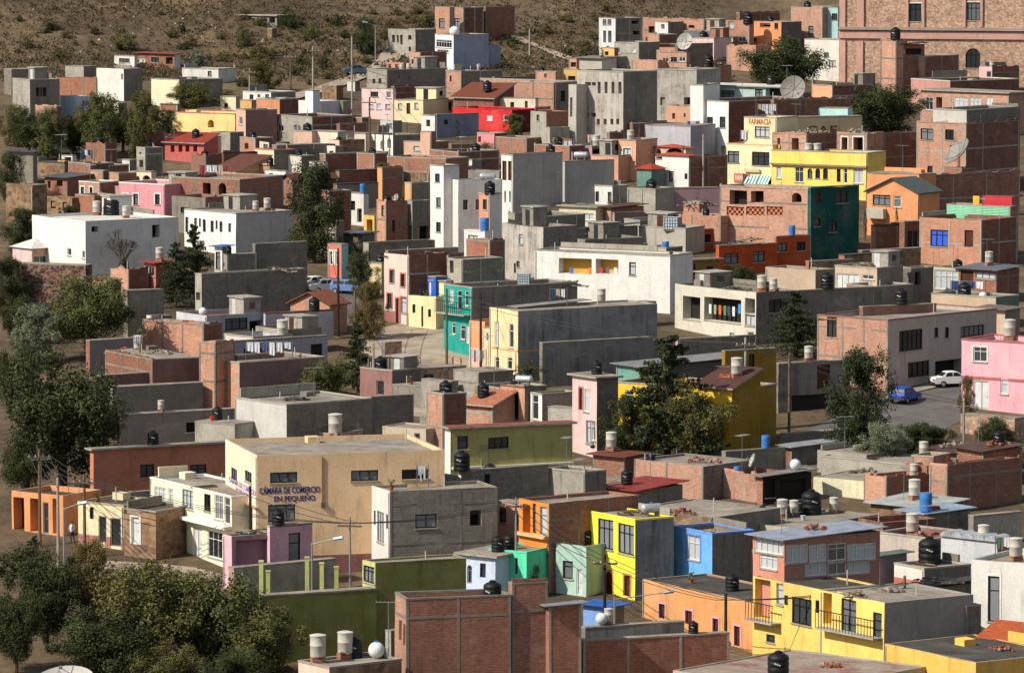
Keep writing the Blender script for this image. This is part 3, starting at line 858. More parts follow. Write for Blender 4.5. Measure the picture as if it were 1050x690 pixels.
# ---------------------------------------------------------------- vegetation
def leafquad(V, F, c, s, n):
    n = Vector(n).normalized(); a = n.orthogonal().normalized()
    a = Matrix.Rotation(RND.uniform(0, 6.28), 3, n) @ a; b = n.cross(a)
    i = len(V); w = s * .5
    V += [c - a * s, c - b * w, c + a * s, c + b * w]; F.append((i, i + 1, i + 2, i + 3))
def rv():
    return Vector((RND.gauss(0, 1), RND.gauss(0, 1), RND.gauss(0, 1)))
def crown_mesh(kind):
    V, F = [], []
    def clump(c, r, n, s, flat=1.0, droop=0):
        for _ in range(n):
            d = rv().normalized() * (RND.random() ** .45); d.z *= flat
            p = c + d * r
            if droop: p.z -= droop * RND.random() ** 2
            nn = d * .9 + rv() * .55 + Vector((0, 0, .35))
            leafquad(V, F, p, s * RND.uniform(.6, 1.3), nn)
    # unit tree: height 1, crown radius about .5 (scaled in x, y afterwards)
    if kind == 'round':
        for _ in range(125):
            d = rv().normalized(); k = RND.uniform(.3, 1.0)
            w = .43 if d.z > -.2 else .36
            c = Vector((d.x * w * k, d.y * w * k, .56 + d.z * .40 * k))
            clump(c, RND.uniform(.07, .14), 235, .0125, .85, .06)
    elif kind == 'wild':
        for _ in range(115):
            z = RND.uniform(.1, .94); r = .46 * math.sin(math.pi * min(1, (z + .04) / 1.08)) ** .6
            a = RND.uniform(0, 6.28); k = RND.uniform(.0, 1.0)
            clump(Vector((r * k * math.cos(a), r * k * math.sin(a), z)), RND.uniform(.06, .12), 210, .013, .9, .07)
    elif kind == 'cedar':
        for lv in range(19):
            z0 = .1 + .87 * lv / 18; R0 = .54 * (1.06 - z0) ** .75
            for _ in range(8 if lv < 13 else 5):
                a = RND.uniform(0, 6.28); Lb = R0 * RND.uniform(.6, 1.12); zz = z0 + RND.uniform(-.03, .03); dr = RND.uniform(.0, .22)
                for t in range(6):
                    u = .2 + .8 * t / 5
                    clump(Vector((Lb * u * math.cos(a), Lb * u * math.sin(a), zz + .05 * u - dr * Lb * u * u)), .05 * (1.15 - .7 * u) * (1.15 - .5 * z0), 24, .0135, .6, .025)
    elif kind == 'cypress':
        for _ in range(34):
            z = RND.uniform(.06, .97); r = .36 * math.sin(math.pi * (z * .86 + .1)) ** .7
            a = RND.uniform(0, 6.28); k = RND.uniform(.2, .9)
            clump(Vector((r * k * math.cos(a), r * k * math.sin(a), z)), .075, 70, .02, 1.5)
    elif kind == 'shrub':
        for _ in range(30):
            d = rv().normalized(); d.z = abs(d.z); k = RND.uniform(.3, 1)
            clump(Vector((d.x * .42 * k, d.y * .42 * k, .06 + d.z * .78 * k)), RND.uniform(.1, .18), 120, .024, .9)
    elif kind == 'palm':
        for f in range(26):
            a = f * 2.4; el = RND.uniform(-.3, 1.1); L = RND.uniform(.38, .55)
            for t in range(16):
                u = t / 15; p = Vector((math.cos(a) * L * u * math.cos(el * .6), math.sin(a) * L * u * math.cos(el * .6), .55 + L * u * math.sin(el) - .28 * u * u))
                for sgn in (-1, 1): leafquad(V, F, p + Vector((-math.sin(a), math.cos(a), -.15)) * sgn * .03, .03, (RND.gauss(0, .4), RND.gauss(0, .4), 1))
    me = bpy.data.meshes.new('crown'); me.from_pydata([tuple(v) for v in V], [], F); me.update()
    return me
def trunk_mesh(kind, R):
    b = MB()
    hz = {'round': .42, 'wild': .5, 'cedar': .95, 'cypress': .8, 'shrub': .2, 'palm': .56, 'bare': .45}[kind]
    r = {'shrub': .03, 'cypress': .03, 'palm': .04}.get(kind, .032)
    b.tube((0, 0, -.06), (.01, 0, hz * .5), r * 1.3, r, 'bark', 8); b.tube((.01, 0, hz * .5), (0, .01, hz), r, r * .45, 'bark', 8)
    def limb(p, d, L, rr, dep):
        q = p + d * L; b.tube(p, q, rr, rr * .6, 'bark', 5, False)
        if dep > 0:
            for _ in range(3 if kind == 'bare' else 2):
                nd = (d + rv() * (.28 if kind == 'bare' else .45)); nd.z += .15; limb(q, nd.normalized(), L * .72, rr * .6, dep - 1)
    if kind in ('round', 'wild', 'shrub'):
        for k in range(6):
            a = k * 1.05 + .3; limb(Vector((0, 0, hz * RND.uniform(.35, .95))), Vector((math.cos(a), math.sin(a), 1.0)).normalized(), .17, r * .5, 2)
    if kind == 'bare':
        for k in range(7):
            a = k * .9; limb(Vector((0, 0, hz * RND.uniform(.3, .9))), Vector((.5 * math.cos(a), .5 * math.sin(a), 1.1)).normalized(), .19, .014, 4)
    return b
LEAF = {'pepper': 'leaf2d341b66683e', 'dark': 'leaf222915484e2e', 'olive': 'leaf33341b6a663a', 'fir': 'leaf202817444c30', 'dry': 'leaf4a40266f6238', 'grey': 'leaf454a3d7d8468'}
CROWNS = {}; TRUNKS = {}
def tree(kind, x, yb, hpx, wpx, label, leaf='pepper', name='tree', cat='tree', group=None, var=None, z=None):
    p = hit_ground(x, yb); k = ppm(p.y); h = hpx / k; w = wpx / k
    v = RND.randrange(3) if var is None else var
    e = empty(name, p); e.rotation_euler = (0, 0, RND.uniform(0, 6.28))
    if kind != 'bare':
        key = (kind, v)
        if key not in CROWNS: CROWNS[key] = crown_mesh(kind)
        ck = (kind, v, leaf)
        if ck not in CROWNS:
            me = CROWNS[key].copy(); me.materials.append(M(LEAF[leaf])); CROWNS[ck] = me
        o = bpy.data.objects.new('crown', CROWNS[ck]); COL.objects.link(o); o.parent = e
    tk = (kind, v % 2)
    if tk not in TRUNKS:
        t = trunk_mesh(kind, None).build('trunk', e); TRUNKS[tk] = t
    else:
        t = TRUNKS[tk].copy(); COL.objects.link(t); t.parent = e
    e.scale = (w, w, h)
    tag(e, label, cat, group); return e
# ---------------------------------------------------------------- vehicles
def car(x, yb, col, label, heading, kind='sedan', name='parked_car'):
    p = hit_ground(x, yb)
    e = empty(name, p, math.radians(heading))
    c = 'cp' + col
    Lh, Wh = 2.1, .82
    if kind == 'hatch':
        prof = [(-2.0, .35), (-2.05, .75), (-1.98, .98), (-1.0, .98), (.75, .95), (1.75, .82), (2.0, .66), (2.02, .35)]
        cab = [(-1.95, .98), (-1.72, 1.40), (-1.4, 1.46), (.1, 1.46), (.85, .96)]
    else:
        prof = [(-2.15, .35), (-2.2, .75), (-2.1, .95), (-1.35, 1.0), (.8, .95), (1.95, .82), (2.15, .66), (2.18, .35)]
        cab = [(-1.45, 1.0), (-.85, 1.42), (-.5, 1.46), (.2, 1.46), (.95, .96)]
    def ext(pts, w0, w1, code, b, zmid=None):
        zs = [q[1] for q in pts]; zm, zM = min(zs), max(zs)
        wz = lambda z: w0 + (w1 - w0) * (z - zm) / (zM - zm)
        A = [(x_, -wz(z_), z_) for x_, z_ in pts]; B = [(x_, wz(z_), z_) for x_, z_ in pts]; n = len(pts)
        b.q(A[::-1] if False else A, code); b.q(B[::-1], code)
        for i in range(n):
            j = (i + 1) % n; b.q([A[j], A[i], B[i], B[j]], code)
    b = MB(); ext(prof, Wh, Wh * .97, c, b); ext(cab, Wh * .95, Wh * .78, c, b)
    body = b.build('body', e)
    g = MB()
    def side(pts, s):
        zs = (.98, 1.46)
        o = []
        for x_, z_ in pts:
            w = Wh * (.95 + (.78 - .95) * (z_ - .96) / .5) + .012
            o.append((x_, s * w, z_))
        g.q(o if s < 0 else o[::-1], 'cglass')
    xb = cab[0][0]
    for s in (-1, 1):
        side([(xb + .35, 1.03), (-.32, 1.03), (-.32, 1.39), (xb + .62 if kind != 'hatch' else xb + .4, 1.39)], s)
        side([(-.24, 1.03), (.72, 1.03), (.18, 1.39), (-.24, 1.39)], s)
    def slope(p0, p1, off):
        w0, w1 = Wh * .86, Wh * .72
        d = Vector((p1[0] - p0[0], 0, p1[1] - p0[1])).normalized(); nrm = Vector((-d.z, 0, d.x)) * off
        a = Vector((p0[0], 0, p0[1])).lerp(Vector((p1[0], 0, p1[1])), .12) + nrm; q = Vector((p0[0], 0, p0[1])).lerp(Vector((p1[0], 0, p1[1])), .9) + nrm
        pts = [(a.x, -w0, a.z), (a.x, w0, a.z), (q.x, w1, q.z), (q.x, -w1, q.z)]
        g.q(pts if off < 0 else pts, 'cglass')
    slope(cab[0], cab[1], .014); slope(cab[-1], cab[-2], -.014)
    g.build('windows', e)
    for wx in (-1.3, 1.3):
        for s in (-1, 1):
            w = MB()
            y0, y1 = s * (Wh - .14), s * (Wh + .03)
            w.tube((wx, y0, .31), (wx, y1, .31), .31, .31, 'pl18181a', 16)
            wo = w.build('wheel', e)
            r_ = MB(); r_.tube((wx, y1 - s * .01, .31), (wx, y1 + s * .012, .31), .19, .17, 'mta5a7a9', 12); r_.build('rim', wo)
    for xx, cc, nm in ((prof[-2][0] + .01, 'pld8dcdc', 'headlight'), (prof[1][0] - .02, 'pl8e1a14', 'tail_light')):
        for s in (-1, 1):
            q = MB(); q.box(xx - .06, xx + .03, s * .6 - .14, s * .6 + .14, .66, .8, cc); q.build(nm, e)
    for xx in (prof[0][0], prof[-1][0]):
        q = MB(); q.box(xx - .07, xx + .07, -Wh + .03, Wh - .03, .36, .52, 'pl3a3b3d'); q.build('bumper', e)
    tag(e, label, 'car', 'parked cars'); return e
# ---------------------------------------------------------------- lettering
def text(ho, side, x0, y0, x1, y1, s, code, name='lettering', bold=.02, z=.02):
    u0, _ = ho.loc(x0, (y0 + y1) / 2, side); u1, _ = ho.loc(x1, (y0 + y1) / 2, side)
    _, v0 = ho.loc((x0 + x1) / 2, y1, side); _, v1 = ho.loc((x0 + x1) / 2, y0, side)
    cu = bpy.data.curves.new('t', 'FONT'); cu.body = s; cu.size = 1; cu.extrude = .012; cu.offset = bold; cu.resolution_u = 3
    to = bpy.data.objects.new('t', cu); COL.objects.link(to)
    dg = bpy.context.evaluated_depsgraph_get(); me = bpy.data.meshes.new_from_object(to.evaluated_get(dg))
    bpy.data.objects.remove(to); bpy.data.curves.remove(cu)
    xs = [v.co.x for v in me.vertices]; ys = [v.co.y for v in me.vertices]
    a, b, c, d = min(xs), max(xs), min(ys), max(ys)
    fm = ho.fm[side]
    for v in me.vertices:
        u = u0 + (u1 - u0) * (v.co.x - a) / (b - a); w = v0 + (v1 - v0) * (v.co.y - c) / (d - c)
        v.co = fm(u, w, -z - v.co.z)
    me.materials.clear(); me.materials.append(M(code)); me.update()
    o = bpy.data.objects.new(name, me); COL.objects.link(o); o.parent = ho.o; return o
def panel(ho, side, x0, y0, x1, y1, code, name, d0=-.06, d1=.0, tilt=0):
    u0, _ = ho.loc(x0, (y0 + y1) / 2, side); u1, _ = ho.loc(x1, (y0 + y1) / 2, side)
    _, v0 = ho.loc((x0 + x1) / 2, y1, side); _, v1 = ho.loc((x0 + x1) / 2, y0, side)
    b = MB(); fbox(b, ho.fm[side], u0, u1, v0, v1, d0, d1 + .03, code); b.v = [ho.jit(v) for v in b.v]; return b.build(name, ho.o)
def awning(ho, side, x0, y0, x1, y1, codes, out=1.1, name='awning'):
    u0, _ = ho.loc(x0, (y0 + y1) / 2, side); u1, _ = ho.loc(x1, (y0 + y1) / 2, side)
    _, v0 = ho.loc((x0 + x1) / 2, y1, side); _, v1 = ho.loc((x0 + x1) / 2, y0, side)
    b = MB(); n = 8; fm = ho.fm[side]
    for k in range(n):
        a0, a1 = u0 + (u1 - u0) * k / n, u0 + (u1 - u0) * (k + 1) / n
        up = [fm(a0, v0, -out), fm(a1, v0, -out), fm(a1, v1, -.01), fm(a0, v1, -.01)]
        b.q(up, codes[k % len(codes)]); b.q([(p[0], p[1], p[2] - .04) for p in up[::-1]], codes[k % len(codes)])
        b.q([fm(a0, v0 - .2, -out), fm(a1, v0 - .2, -out), fm(a1, v0, -out), fm(a0, v0, -out)], codes[k % len(codes)])
    return b.build(name, ho.o)
# ---------------------------------------------------------------- sheets on the ground
def sheet(name, pts, code, lift, label=None):
    P = [hit_ground(x, y) for x, y in pts]
    b = MB(); b.q([(p.x, p.y, p.z + lift) for p in P], code)
    o = b.build(name); o['kind'] = 'structure'
    return o
# ---------------------------------------------------------------- terrain
def terrain():
    Xs = [-420, -360, -300, -250, -210, -180] + [-150 + 2.5 * i for i in range(121)] + [180, 210, 250, 300, 360, 420]
    Ys = [-60, -30] + [30 * i for i in range(11)] + [330 + 20 * i for i in range(21)] + [745 + 2.5 * i for i in range(105)] + [1020 + 30 * i for i in range(18)]
    V = [(x, y, ground(x, y)) for y in Ys for x in Xs]; n = len(Xs)
    F = [(j * n + i, j * n + i + 1, (j + 1) * n + i + 1, (j + 1) * n + i) for j in range(len(Ys) - 1) for i in range(n - 1)]
    me = bpy.data.meshes.new('ground'); me.from_pydata(V, [], F); me.materials.append(M('earth')); me.update()
    o = bpy.data.objects.new('ground', me); COL.objects.link(o); o['kind'] = 'structure'
terrain()
def brush():
    V, F = [], []
    R = random.Random(3)
    n = 0
    while n < 32000:
        Y = R.uniform(735, 930); X = R.uniform(-112, 32)
        if mn.noise(Vector((X * .06, Y * .06, 9))) < R.uniform(-.9, .25): continue
        n += 1
        s = R.uniform(.3, 1.05); p = Vector((X, Y, ground(X, Y)))
        for _ in range(7):
            c = p + Vector((R.gauss(0, .35) * s, R.gauss(0, .35) * s, R.uniform(.1, .75) * s))
            leafquad(V, F, c, .15 * s + .06, (R.gauss(0, 1), R.gauss(0, 1) - .6, R.gauss(0, .7)))
    me = bpy.data.meshes.new('dry_brush'); me.from_pydata([tuple(v) for v in V], [], F); me.materials.append(M('leaf4e382668'+'5530' if False else 'leaf373020554a32')); me.update()
    o = bpy.data.objects.new('dry_brush', me); COL.objects.link(o); tag(o, 'low dry brown scrub covering the bare hillside', 'scrub', None, 'stuff')
brush()
def rocks():
    b = MB(); R = random.Random(9); n = 0
    while n < 700:
        Y = R.uniform(748, 900); X = R.uniform(-110, 32)
        if mn.noise(Vector((X * .05, Y * .05, 4))) < R.uniform(-.2, .5): continue
        n += 1; s = R.uniform(.12, .5) * (1.6 if R.random() < .1 else 1); z = ground(X, Y) + s * .15
        P = [Vector((X + s * R.uniform(.6, 1) * math.cos(k * 1.257 + .3), Y + s * R.uniform(.6, 1) * math.sin(k * 1.257 + .3), z - s * .3)) for k in range(5)]; T_ = Vector((X + s * R.uniform(-.2, .2), Y, z + s * R.uniform(.4, .8)))
        c = R.choice(('pl9a8a74', 'pl857562', 'plb0a08a'))
        for k in range(5): b.q([P[k], P[(k + 1) % 5], T_], c)
    o = b.build('hillside_rocks'); tag(o, 'pale loose rocks strewn over the dry hillside', 'rocks', None, 'stuff')
rocks()
def track(name, pts, wd, code):
    b = MB(); Q = [hit_ground(x, y) for x, y in pts]; F = []
    for p, q in zip(Q, Q[1:]):
        n = max(2, int((q - p).length / 2.5))
        F += [p.lerp(q, k / n) for k in range(n)]
    F.append(Q[-1]); prev = None
    for i, p in enumerate(F):
        d = (F[min(i + 1, len(F) - 1)] - F[max(i - 1, 0)]); nrm = Vector((-d.y, d.x, 0)).normalized() * wd / 2
        e = [Vector((c.x, c.y, ground(c.x, c.y) + .22)) for c in (p + nrm, p - nrm)]
        if prev: b.q([prev[1], e[1], e[0], prev[0]], code)
        prev = e
    o = b.build(name); o['kind'] = 'structure'
track('hillside_track', [(292, 103), (330, 93), (356, 84), (384, 74), (398, 62), (408, 50), (414, 36)], 3.2, 'dirtroad')
track('footpath', [(500, 30), (530, 40), (560, 52), (600, 66)], 1.6, 'dirtroad')
WH = 'd9d6ce'
# ================================================================= top left: hillside and first houses
H('low white house with terrace on the bare hillside, next to red-brown façade', 117, 138, 141, 58, 71, WH, w='L122,60,133,64k')
H('red-brown brick hillside house with flat red roof beside low white one', 141, 179, 185, 55.5, 71.5, 'brick', WH, roof='Sa04a3e', w='L142,60,149,64w L155,59,163,64k L170,59,177,66o', fr=False)
H('grey rendered box house with chimney, alone at foot of dry hill', 67, 86, 99, 69, 90, 'lconc', 'conc', par=0)
H('plain white tall house with roof terrace under the dry hill', 99, 127, 146, 71, 104, WH, 'conc', w='L124,76,126,82o')
H('long unplastered brick yard wall below grey box house', 57, 99, 100, 81, 101, 'brick', dep=3)
H('two storey bare grey block house at dark western edge of hill', 13, 31, 61, 82, 124, 'lblock', 'block', w='R37,90,41,99o R44,90,48,99o R41.5,90,43.5,99o')
H('dark ruined shed above bare grey block house at hill foot', 4, 12, 46, 72, 98, 'shadeblock', 'shadeconc', par=0)
H('pale sky-blue cottage beside trees below white tall house', 62, 79, 92, 99, 120, 'a9c4dc', 'a9c4dc', w='R84,103,91,110w')
H('cream parapet house with long dark grey side wall, above tree cluster', 155, 184, 228, 82, 112, 'd8cda8', 'shadeconc', a=50)
H('low long white shed above cream parapet house on hill foot', 187, 224, 227, 71, 86, 'd5d2ca', roof='x', w='L213,73,217,78k', dep=4)
H('yellow long house with red roofline and small black arch', 161, 241, 246, 117, 142, 'e2c070', cop='9c3a2a', w='L213,123,219,131ao', dep=6)
H('small bare brick rooftop block behind yellow red-lined house', 164, 182, 185, 108, 134, 'brick', roof='x')
H('unfinished open concrete frame house high on dry hill', 233, 284, 290, 17, 29, 'conc', roof='Pc', w='L235,19,242,27o L244,19,248,27o L251,19,262,26o L276,18,282,24o', dep=5)
H('small pale ruined pillar house below open concrete frame on hill', 274, 279, 284, 30, 40, 'adobe', par=0)
H('white roadside house with three dark windows below hill scrub', 249, 278, 303, 95, 120, WH, 'shadeconc', cop='b9b4a8', w='L256,97,260,102k L264,97,267,100k L272,97,276,102k')
H('small mustard rooftop block between yellow house and white roadside house', 246, 258, 266, 104, 132, 'd0a24a', 'a87f3a', par=0)
H('orange stepped parapet house with dark brick side wall', 263, 287, 306, 102, 136, 'c97840', 'shadebrick', fr=False)
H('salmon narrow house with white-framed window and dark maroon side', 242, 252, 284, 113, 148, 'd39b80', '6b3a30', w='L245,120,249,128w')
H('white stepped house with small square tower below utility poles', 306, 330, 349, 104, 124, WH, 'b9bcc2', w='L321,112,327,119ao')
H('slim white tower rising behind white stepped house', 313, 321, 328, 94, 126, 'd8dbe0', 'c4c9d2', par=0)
H('grey house with two arched windows and dark brick flank', 283, 320, 362, 120, 150, 'lconc', 'shadebrick', w='L285,128,291,135aw L301,128,309,135aw')
H('salmon low cottage directly below grey arched-window house', 301, 320, 321, 135, 156, 'd0a48c', dep=3)
H('cream garden wall with dark tiled shed behind, below dark brick flank', 320, 346, 348, 136, 157, 'd6c9b0', dep=2, par=0)
H('dark brick shed between cream garden walls', 345, 348, 377, 128, 150, 'brick', 'brick')
H('cream low wall house in front of dark brick shed', 346, 375, 378, 138, 158, 'd6c9b0', dep=2.5, par=0)
H('small rusty brick gable house beside street poles', 362, 371, 380, 121, 146, 'brick', 'shadebrick')
H('salmon narrow face house with broad brown side and black tank on roof', 337, 348, 374, 144, 170, 'c9ae9a', 'adobe', fr=False)
T('k', 347.5, 147, 7, 'on salmon narrow house with broad brown side')
H('white house with twin arched windows beside two poles', 374, 403, 432, 139, 160, WH, 'shadeconc', w='L381,144,385,152ao L390,144,394,153ao L397,142,401,152ao')
H('cream shop house with two white curtained windows, coral roofline', 261, 281, 303, 154, 178, 'd9c9a0', 'shadeconc', cop='b8664a', w='L263,160,269,167c L273,160,279,167c')
H('small pale cube room with window behind cream coral-lined house', 266, 276, 297, 146, 170, 'cfc8b8', 'shadebrick', w='L270,148,275,152k', fr=False)
H('white parapet shed with light green skylight slope', 291, 309, 322, 160, 178, 'd8d2c4', 'conc')
H('grey house with dark flank behind the big leafy tall tree', 316, 322, 344, 148, 172, 'conc', 'shadeconc')
H('red arcade house under bright red tiled roof', 169, 209, 213, 147, 168, 'b9382e', roof='T98402f', w='L175,149,179,156o L183,149,187,156o L190,149,194,156o L198,149,202,156o', dep=3)
H('pale salmon gatehouse adjoining the red arcade house', 211, 223, 227, 141, 164, 'd8b4a4', w='L213,149,216,157o L222,149,225,157o')
H('narrow grey tower-like block house with very dark flank', 140, 149, 167, 152, 182, 'lblock', 'shadeblock', w='L143,156,145,158o L143,164,147,172o')
H('tall brick pier house behind narrow grey block house', 145, 151, 169, 135, 164, 'brick', 'shadebrick')
H('stepped brick house with shaded dark flank, west of pink house', 70, 93, 117, 168, 198, 'brick', 'shadebrick', par=.2)
H('low brick annex joined to stepped brick house', 91, 106, 112, 176, 200, 'pbrick', 'shadebrick')
H('tiny mustard yellow shed with dark door near trees', 59, 67, 70, 165, 184, 'd8a636', w='L63,168,66,176o', roof='x')
H('small white cabin behind mustard yellow shed', 63, 74, 78, 160, 176, WH, w='L66,161,73,165o')
H('low brick house with wide dark flat roof near mustard shed', 46, 69, 71, 182, 203, 'brick', roof='Sa5a5f66'.replace('Sa','S'), w='L49,186,52,193o L58,185,64,191o', dep=7)
H('brick house with two white-edged windows beside pink house', 81, 102, 122, 187, 212, 'pbrick', 'brick', w='L83,192,86.5,200ks L92,192,95,199ks', cop='d3cfc6')
H('pink two storey house with white-trimmed windows and blank dark flank', 122, 169, 174, 189, 224, 'd8848e', w='L126,199,131,208sk L137,199,142,210sk L159,199,164,210sk', cop='e6d8d4', dep=7)
H('cream arcade pavilion with three arches behind pink house', 134, 155, 160, 177, 204, 'd9cca8', w='L135,181,138,188ao L139.5,181,143,188ao L146,180,154,188ao')
H('pale small cube house with grey flank behind pink house', 125, 133, 140, 165, 190, 'c9c5bd', 'conc')
H('roofless reddish adobe ruin with broken walls west of pink house', 48, 74, 82, 203, 222, 'adobe', 'adobe', par=1.2, w='L52,206,57,214o L64,207,69,214o')
H('long brick yard wall house under brick white-edged house', 77, 97, 120, 201, 224, 'brick', 'brick')
H('big white L-shaped building with grey-shaded long side, two dark openings', 33, 88, 183, 227, 284, 'dedcd4', 'cfcdc8', roof='w', par=.3, a=57, w='L69,254,73,262w L84,257,87,265w R94,232,101,238o R156,231,164,244o')
T('w', 99, 219, 15, 'on the big white L-shaped building, alone'); T('k', 115, 220, 18, 'on the big white L-shaped building')
T('w', 129, 224, 13, 'beside black tank atop big white building')
H('little pink and tan house with domed white roof beside stone wall', 13, 33, 59, 255, 275, 'dcb2b0', 'b58e66', roof='Hd8d8d4', w='R34,262,48,272w')
H('long rough reddish stone retaining wall at western edge', 4, 88, 90, 273, 320, 'stone', 'stone', par=0, dep=1.5, a=22, name='stone_wall', cat='wall')
H('dark brick long house with teal strip below cream coral-lined house', 196, 211, 262, 160, 182, 'brick', 'shadebrick', roof='x')
T('k', 210, 176, 9, 'beside teal strip on dark brick long house')
H('brick workshop with pale orange base and dark pitched roof', 215, 242, 252, 177, 196, 'd9a660', roof='Tf6b4034'.replace('Tf','T'), dep=6)
H('low salmon brick gable house with black dome tank', 249, 277, 283, 171, 194, 'pbrick', roof='x')
T('k', 260, 181, 9, 'on low salmon brick gable house')
H('low white house right of black dome tank, half behind tall tree', 272, 293, 297, 176, 200, 'dcdad6', w='L276,178,280,181k')
H('white cottage with one arched black window behind tall tree', 317, 332, 336, 167, 186, 'dedcd8', w='L324,170,328,179ao')
H('wide brown brick house with dark arch and open doorway', 176, 246, 290, 184, 226, 'brick', 'brick', a=30, w='L208,188,216,202o L224,188,232,200ao L247,185,252,200M', cop=True)
H('grey plastered house with barred window west of white long house', 176, 211, 241, 203, 242, 'conc', 'brick', w='L185,213,198,219k')
H('long white house with a row of many narrow windows', 189, 242, 300, 219, 264, 'dedcd8', 'b4b4b2', a=50, par=.15, w='L190,223,193,238k L199,224,202,238k L204,224,206,233k L208,225,211,238k L216,226,219,238k L221,226,223,235k L225,227,228,238k L234,229,237,238k')
T('w', 262, 217, 11, 'left of pair on narrow-windowed white house'); T('w', 274, 216, 13, 'right of pair on narrow-windowed white house')
# ================================================================= top middle
H('brick twin-window tower house at the skyline', 446, 461, 466, 8, 44, 'pbrick', w='L450,19,456,29k')
H('brick house behind white dome, single black window, at skyline', 463, 475, 496, 8, 44, 'pbrick', 'shadebrick', w='L466,19,472,30k')
H('long dark brick hall at skyline by the quarry scar', 494, 498, 528, 8, 42, 'shadebrick', 'shadebrick')
H('unfinished grey house with rebar and round window, on hill', 398, 426, 447, 31, 62, 'lblock', 'shadeblock', rebar=9, w='L402,36,405,44o L407,36,409,44o L410.5,36,413,46o L418.5,36,422,41ao L419,48,421.5,53ao')
H('white modern house with blue-grey side and small dome', 446, 465, 501, 36, 74, 'dcdcdc', '8790ab', w='L447,41,463,49w L448,51,460,54w', cop=True)
T('s', 466, 34, 11, 'like dome on white modern house with blue-grey side')
H('low blue-grey annex wall stepping down beside white modern house', 498, 501, 513, 47, 70, '8790ab', '8790ab')
H('brick room with black window below unfinished grey house', 420, 431, 458, 54, 88, 'pbrick', 'shadebrick', w='L422,61,427,66o')
H('tiny brick cabin by the hillside track, two openings', 396, 410, 420, 65, 90, 'pbrick', 'brick', w='L398,66,401,70o L405,66,408,70o')
H('grey block house with broad dark flank and two white drums', 376, 397, 458, 72, 108, 'lblock', 'shadeblock', w='L382,81,385,86o L388,80,391,86ao', a=48)
T('w', 412, 87, 9, 'left of two on broad dark-flanked grey house'); T('w', 419, 87, 9, 'right of two on broad dark-flanked grey house')
H('pale pink two storey house with roof terrace beside street poles', 371, 403, 406, 92, 124, 'dcb6b2', w='L380,94,388,99k L396,94,401,101w L378,107,383,112c L386,106,391,112w L395,107,400,112c', cop='b0584a')
H('dark brown brick barn directly behind yellow cottage', 401, 404, 447, 90, 116, 'shadebrick', 'shadebrick')
H('pale yellow cottage with brown door between pink and white houses', 404, 434, 438, 103, 127, 'e2d3a0', w='L408,106,412,112c L417,106,421,117D L425,106,429,112c', dep=6)
H('whitish house with glass front and coral eave', 434, 464, 467, 103, 121, 'cfc6c4', roof='Sa8503f', w='L439,105,446,113w L449,105,455,113c L459,105,463,113k')
H('bare brick long wall building with concrete bands', 457, 568, 572, 85, 122, 'pbrick', roof='x', dep=7)
H('brick pier house at end of long banded brick building', 457, 473, 492, 73, 118, 'pbrick', 'block', w='L461,78,463,84o')
H('dark grey house behind banded brick building, white drum on top', 486, 490, 515, 74, 100, 'shadeconc', 'shadeconc'); T('w', 540, 78, 7, 'at far end of dark brown wall')
H('dark brown low wall building above banded brick building', 505, 507, 549, 80, 104, 'shadebrick', 'shadebrick')
H('bright red house with two white windows and shaded red flank', 464, 525, 551, 113, 137, '!d42a2e', '!6e1c22', w='L499,118,505,124w L516,118,521,124w', cop='!d42a2e')  # flank red is darkened to carry its shade
H('brown brick house behind the bright red house', 465, 506, 509, 101, 128, 'shadebrick', 'shadebrick', roof='T7a4432', dep=5)
H('cream row house with orange shutter above shaded red flank', 506, 549, 552, 102, 130, 'd9cdb0', w='L508,106,512,112o L523,105,527,112o L538,104,541,111D')
H('blue-grey long wall house below bright red house', 446, 448, 491, 118, 142, '69718c', '69718c', w='R455,123,459,128k')
H('white small shop front with dark door left of blue-grey wall', 432, 446, 449, 119, 142, WH, w='L437,123,441,130o')
H('grey cabin with square window beside street pole', 390, 403, 412, 124, 146, 'b4b4b8', 'conc', w='L396,127,402,131k')
H('salmon house with two white curtained windows, brick turret on top', 414, 442, 460, 146, 172, 'cb9c80', 'brick', w='L424,150,430,155c L436,150,441,155c')
H('salmon brick turret standing behind the salmon house', 431, 442, 447, 136, 178, 'cb9c80', 'brick', par=0)
H('long brown brick wall house in front of salmon house', 397, 457, 462, 163, 192, 'brick', roof='x', dep=5)
H('pink small room with dark door amid brown sheds', 489, 507, 520, 137, 158, 'd2747a', 'shadebrick', w='L490,140,493,146o')
H('brown brick shed beside the round green tree', 460, 463, 490, 149, 175, 'brick', 'brick')
H('brown earth-brick terrace wall below bright red house', 508, 540, 560, 142, 165, 'brick', 'shadebrick')
H('beige cube house with brown brick flank beneath grey tower', 544, 560, 584, 115, 164, 'lconc', 'brick', w='L550,118,553,124k')
H('grey plain house below beige cube, figure-high parapet', 556, 564, 584, 131, 166, 'lconc', 'lconc')
H('dark grey narrow house left of great grey tower', 568, 570, 585, 86, 122, 'shadeconc', 'shadeconc', w='R575,93,580,104o')
H('tallest grey concrete block, four narrow windows and stained face', 592, 639, 674, 74, 166, 'stainbab2a8', 'shadeconc', a=42, par=.2, w='L600,84.5,606,88o L607,84.5,611,88o L613,84,616,96o L620,84,623,96o L627,84,630,96o L634,84,637,96o L594,116,598,120o L599,116,604,120o L606,116,611,120o L612,122,615,128o L619,122,622,128o L626,122,629,128o L632,122,635,128o L600,142,604,149o L609,142,612,149o L617,142,621,149o')
H('lower grey wing left of the tallest grey block', 583, 591, 595, 87, 164, 'b0aa9f', w='L584.5,100,587,120o', dep=4)
H('grey house with blank upper wall right of the tallest grey block', 671, 714, 717, 72, 140, 'stainb0aaa0', roof='x', dep=6, w='L677,100,682,108ko L701,100,708,108ko')
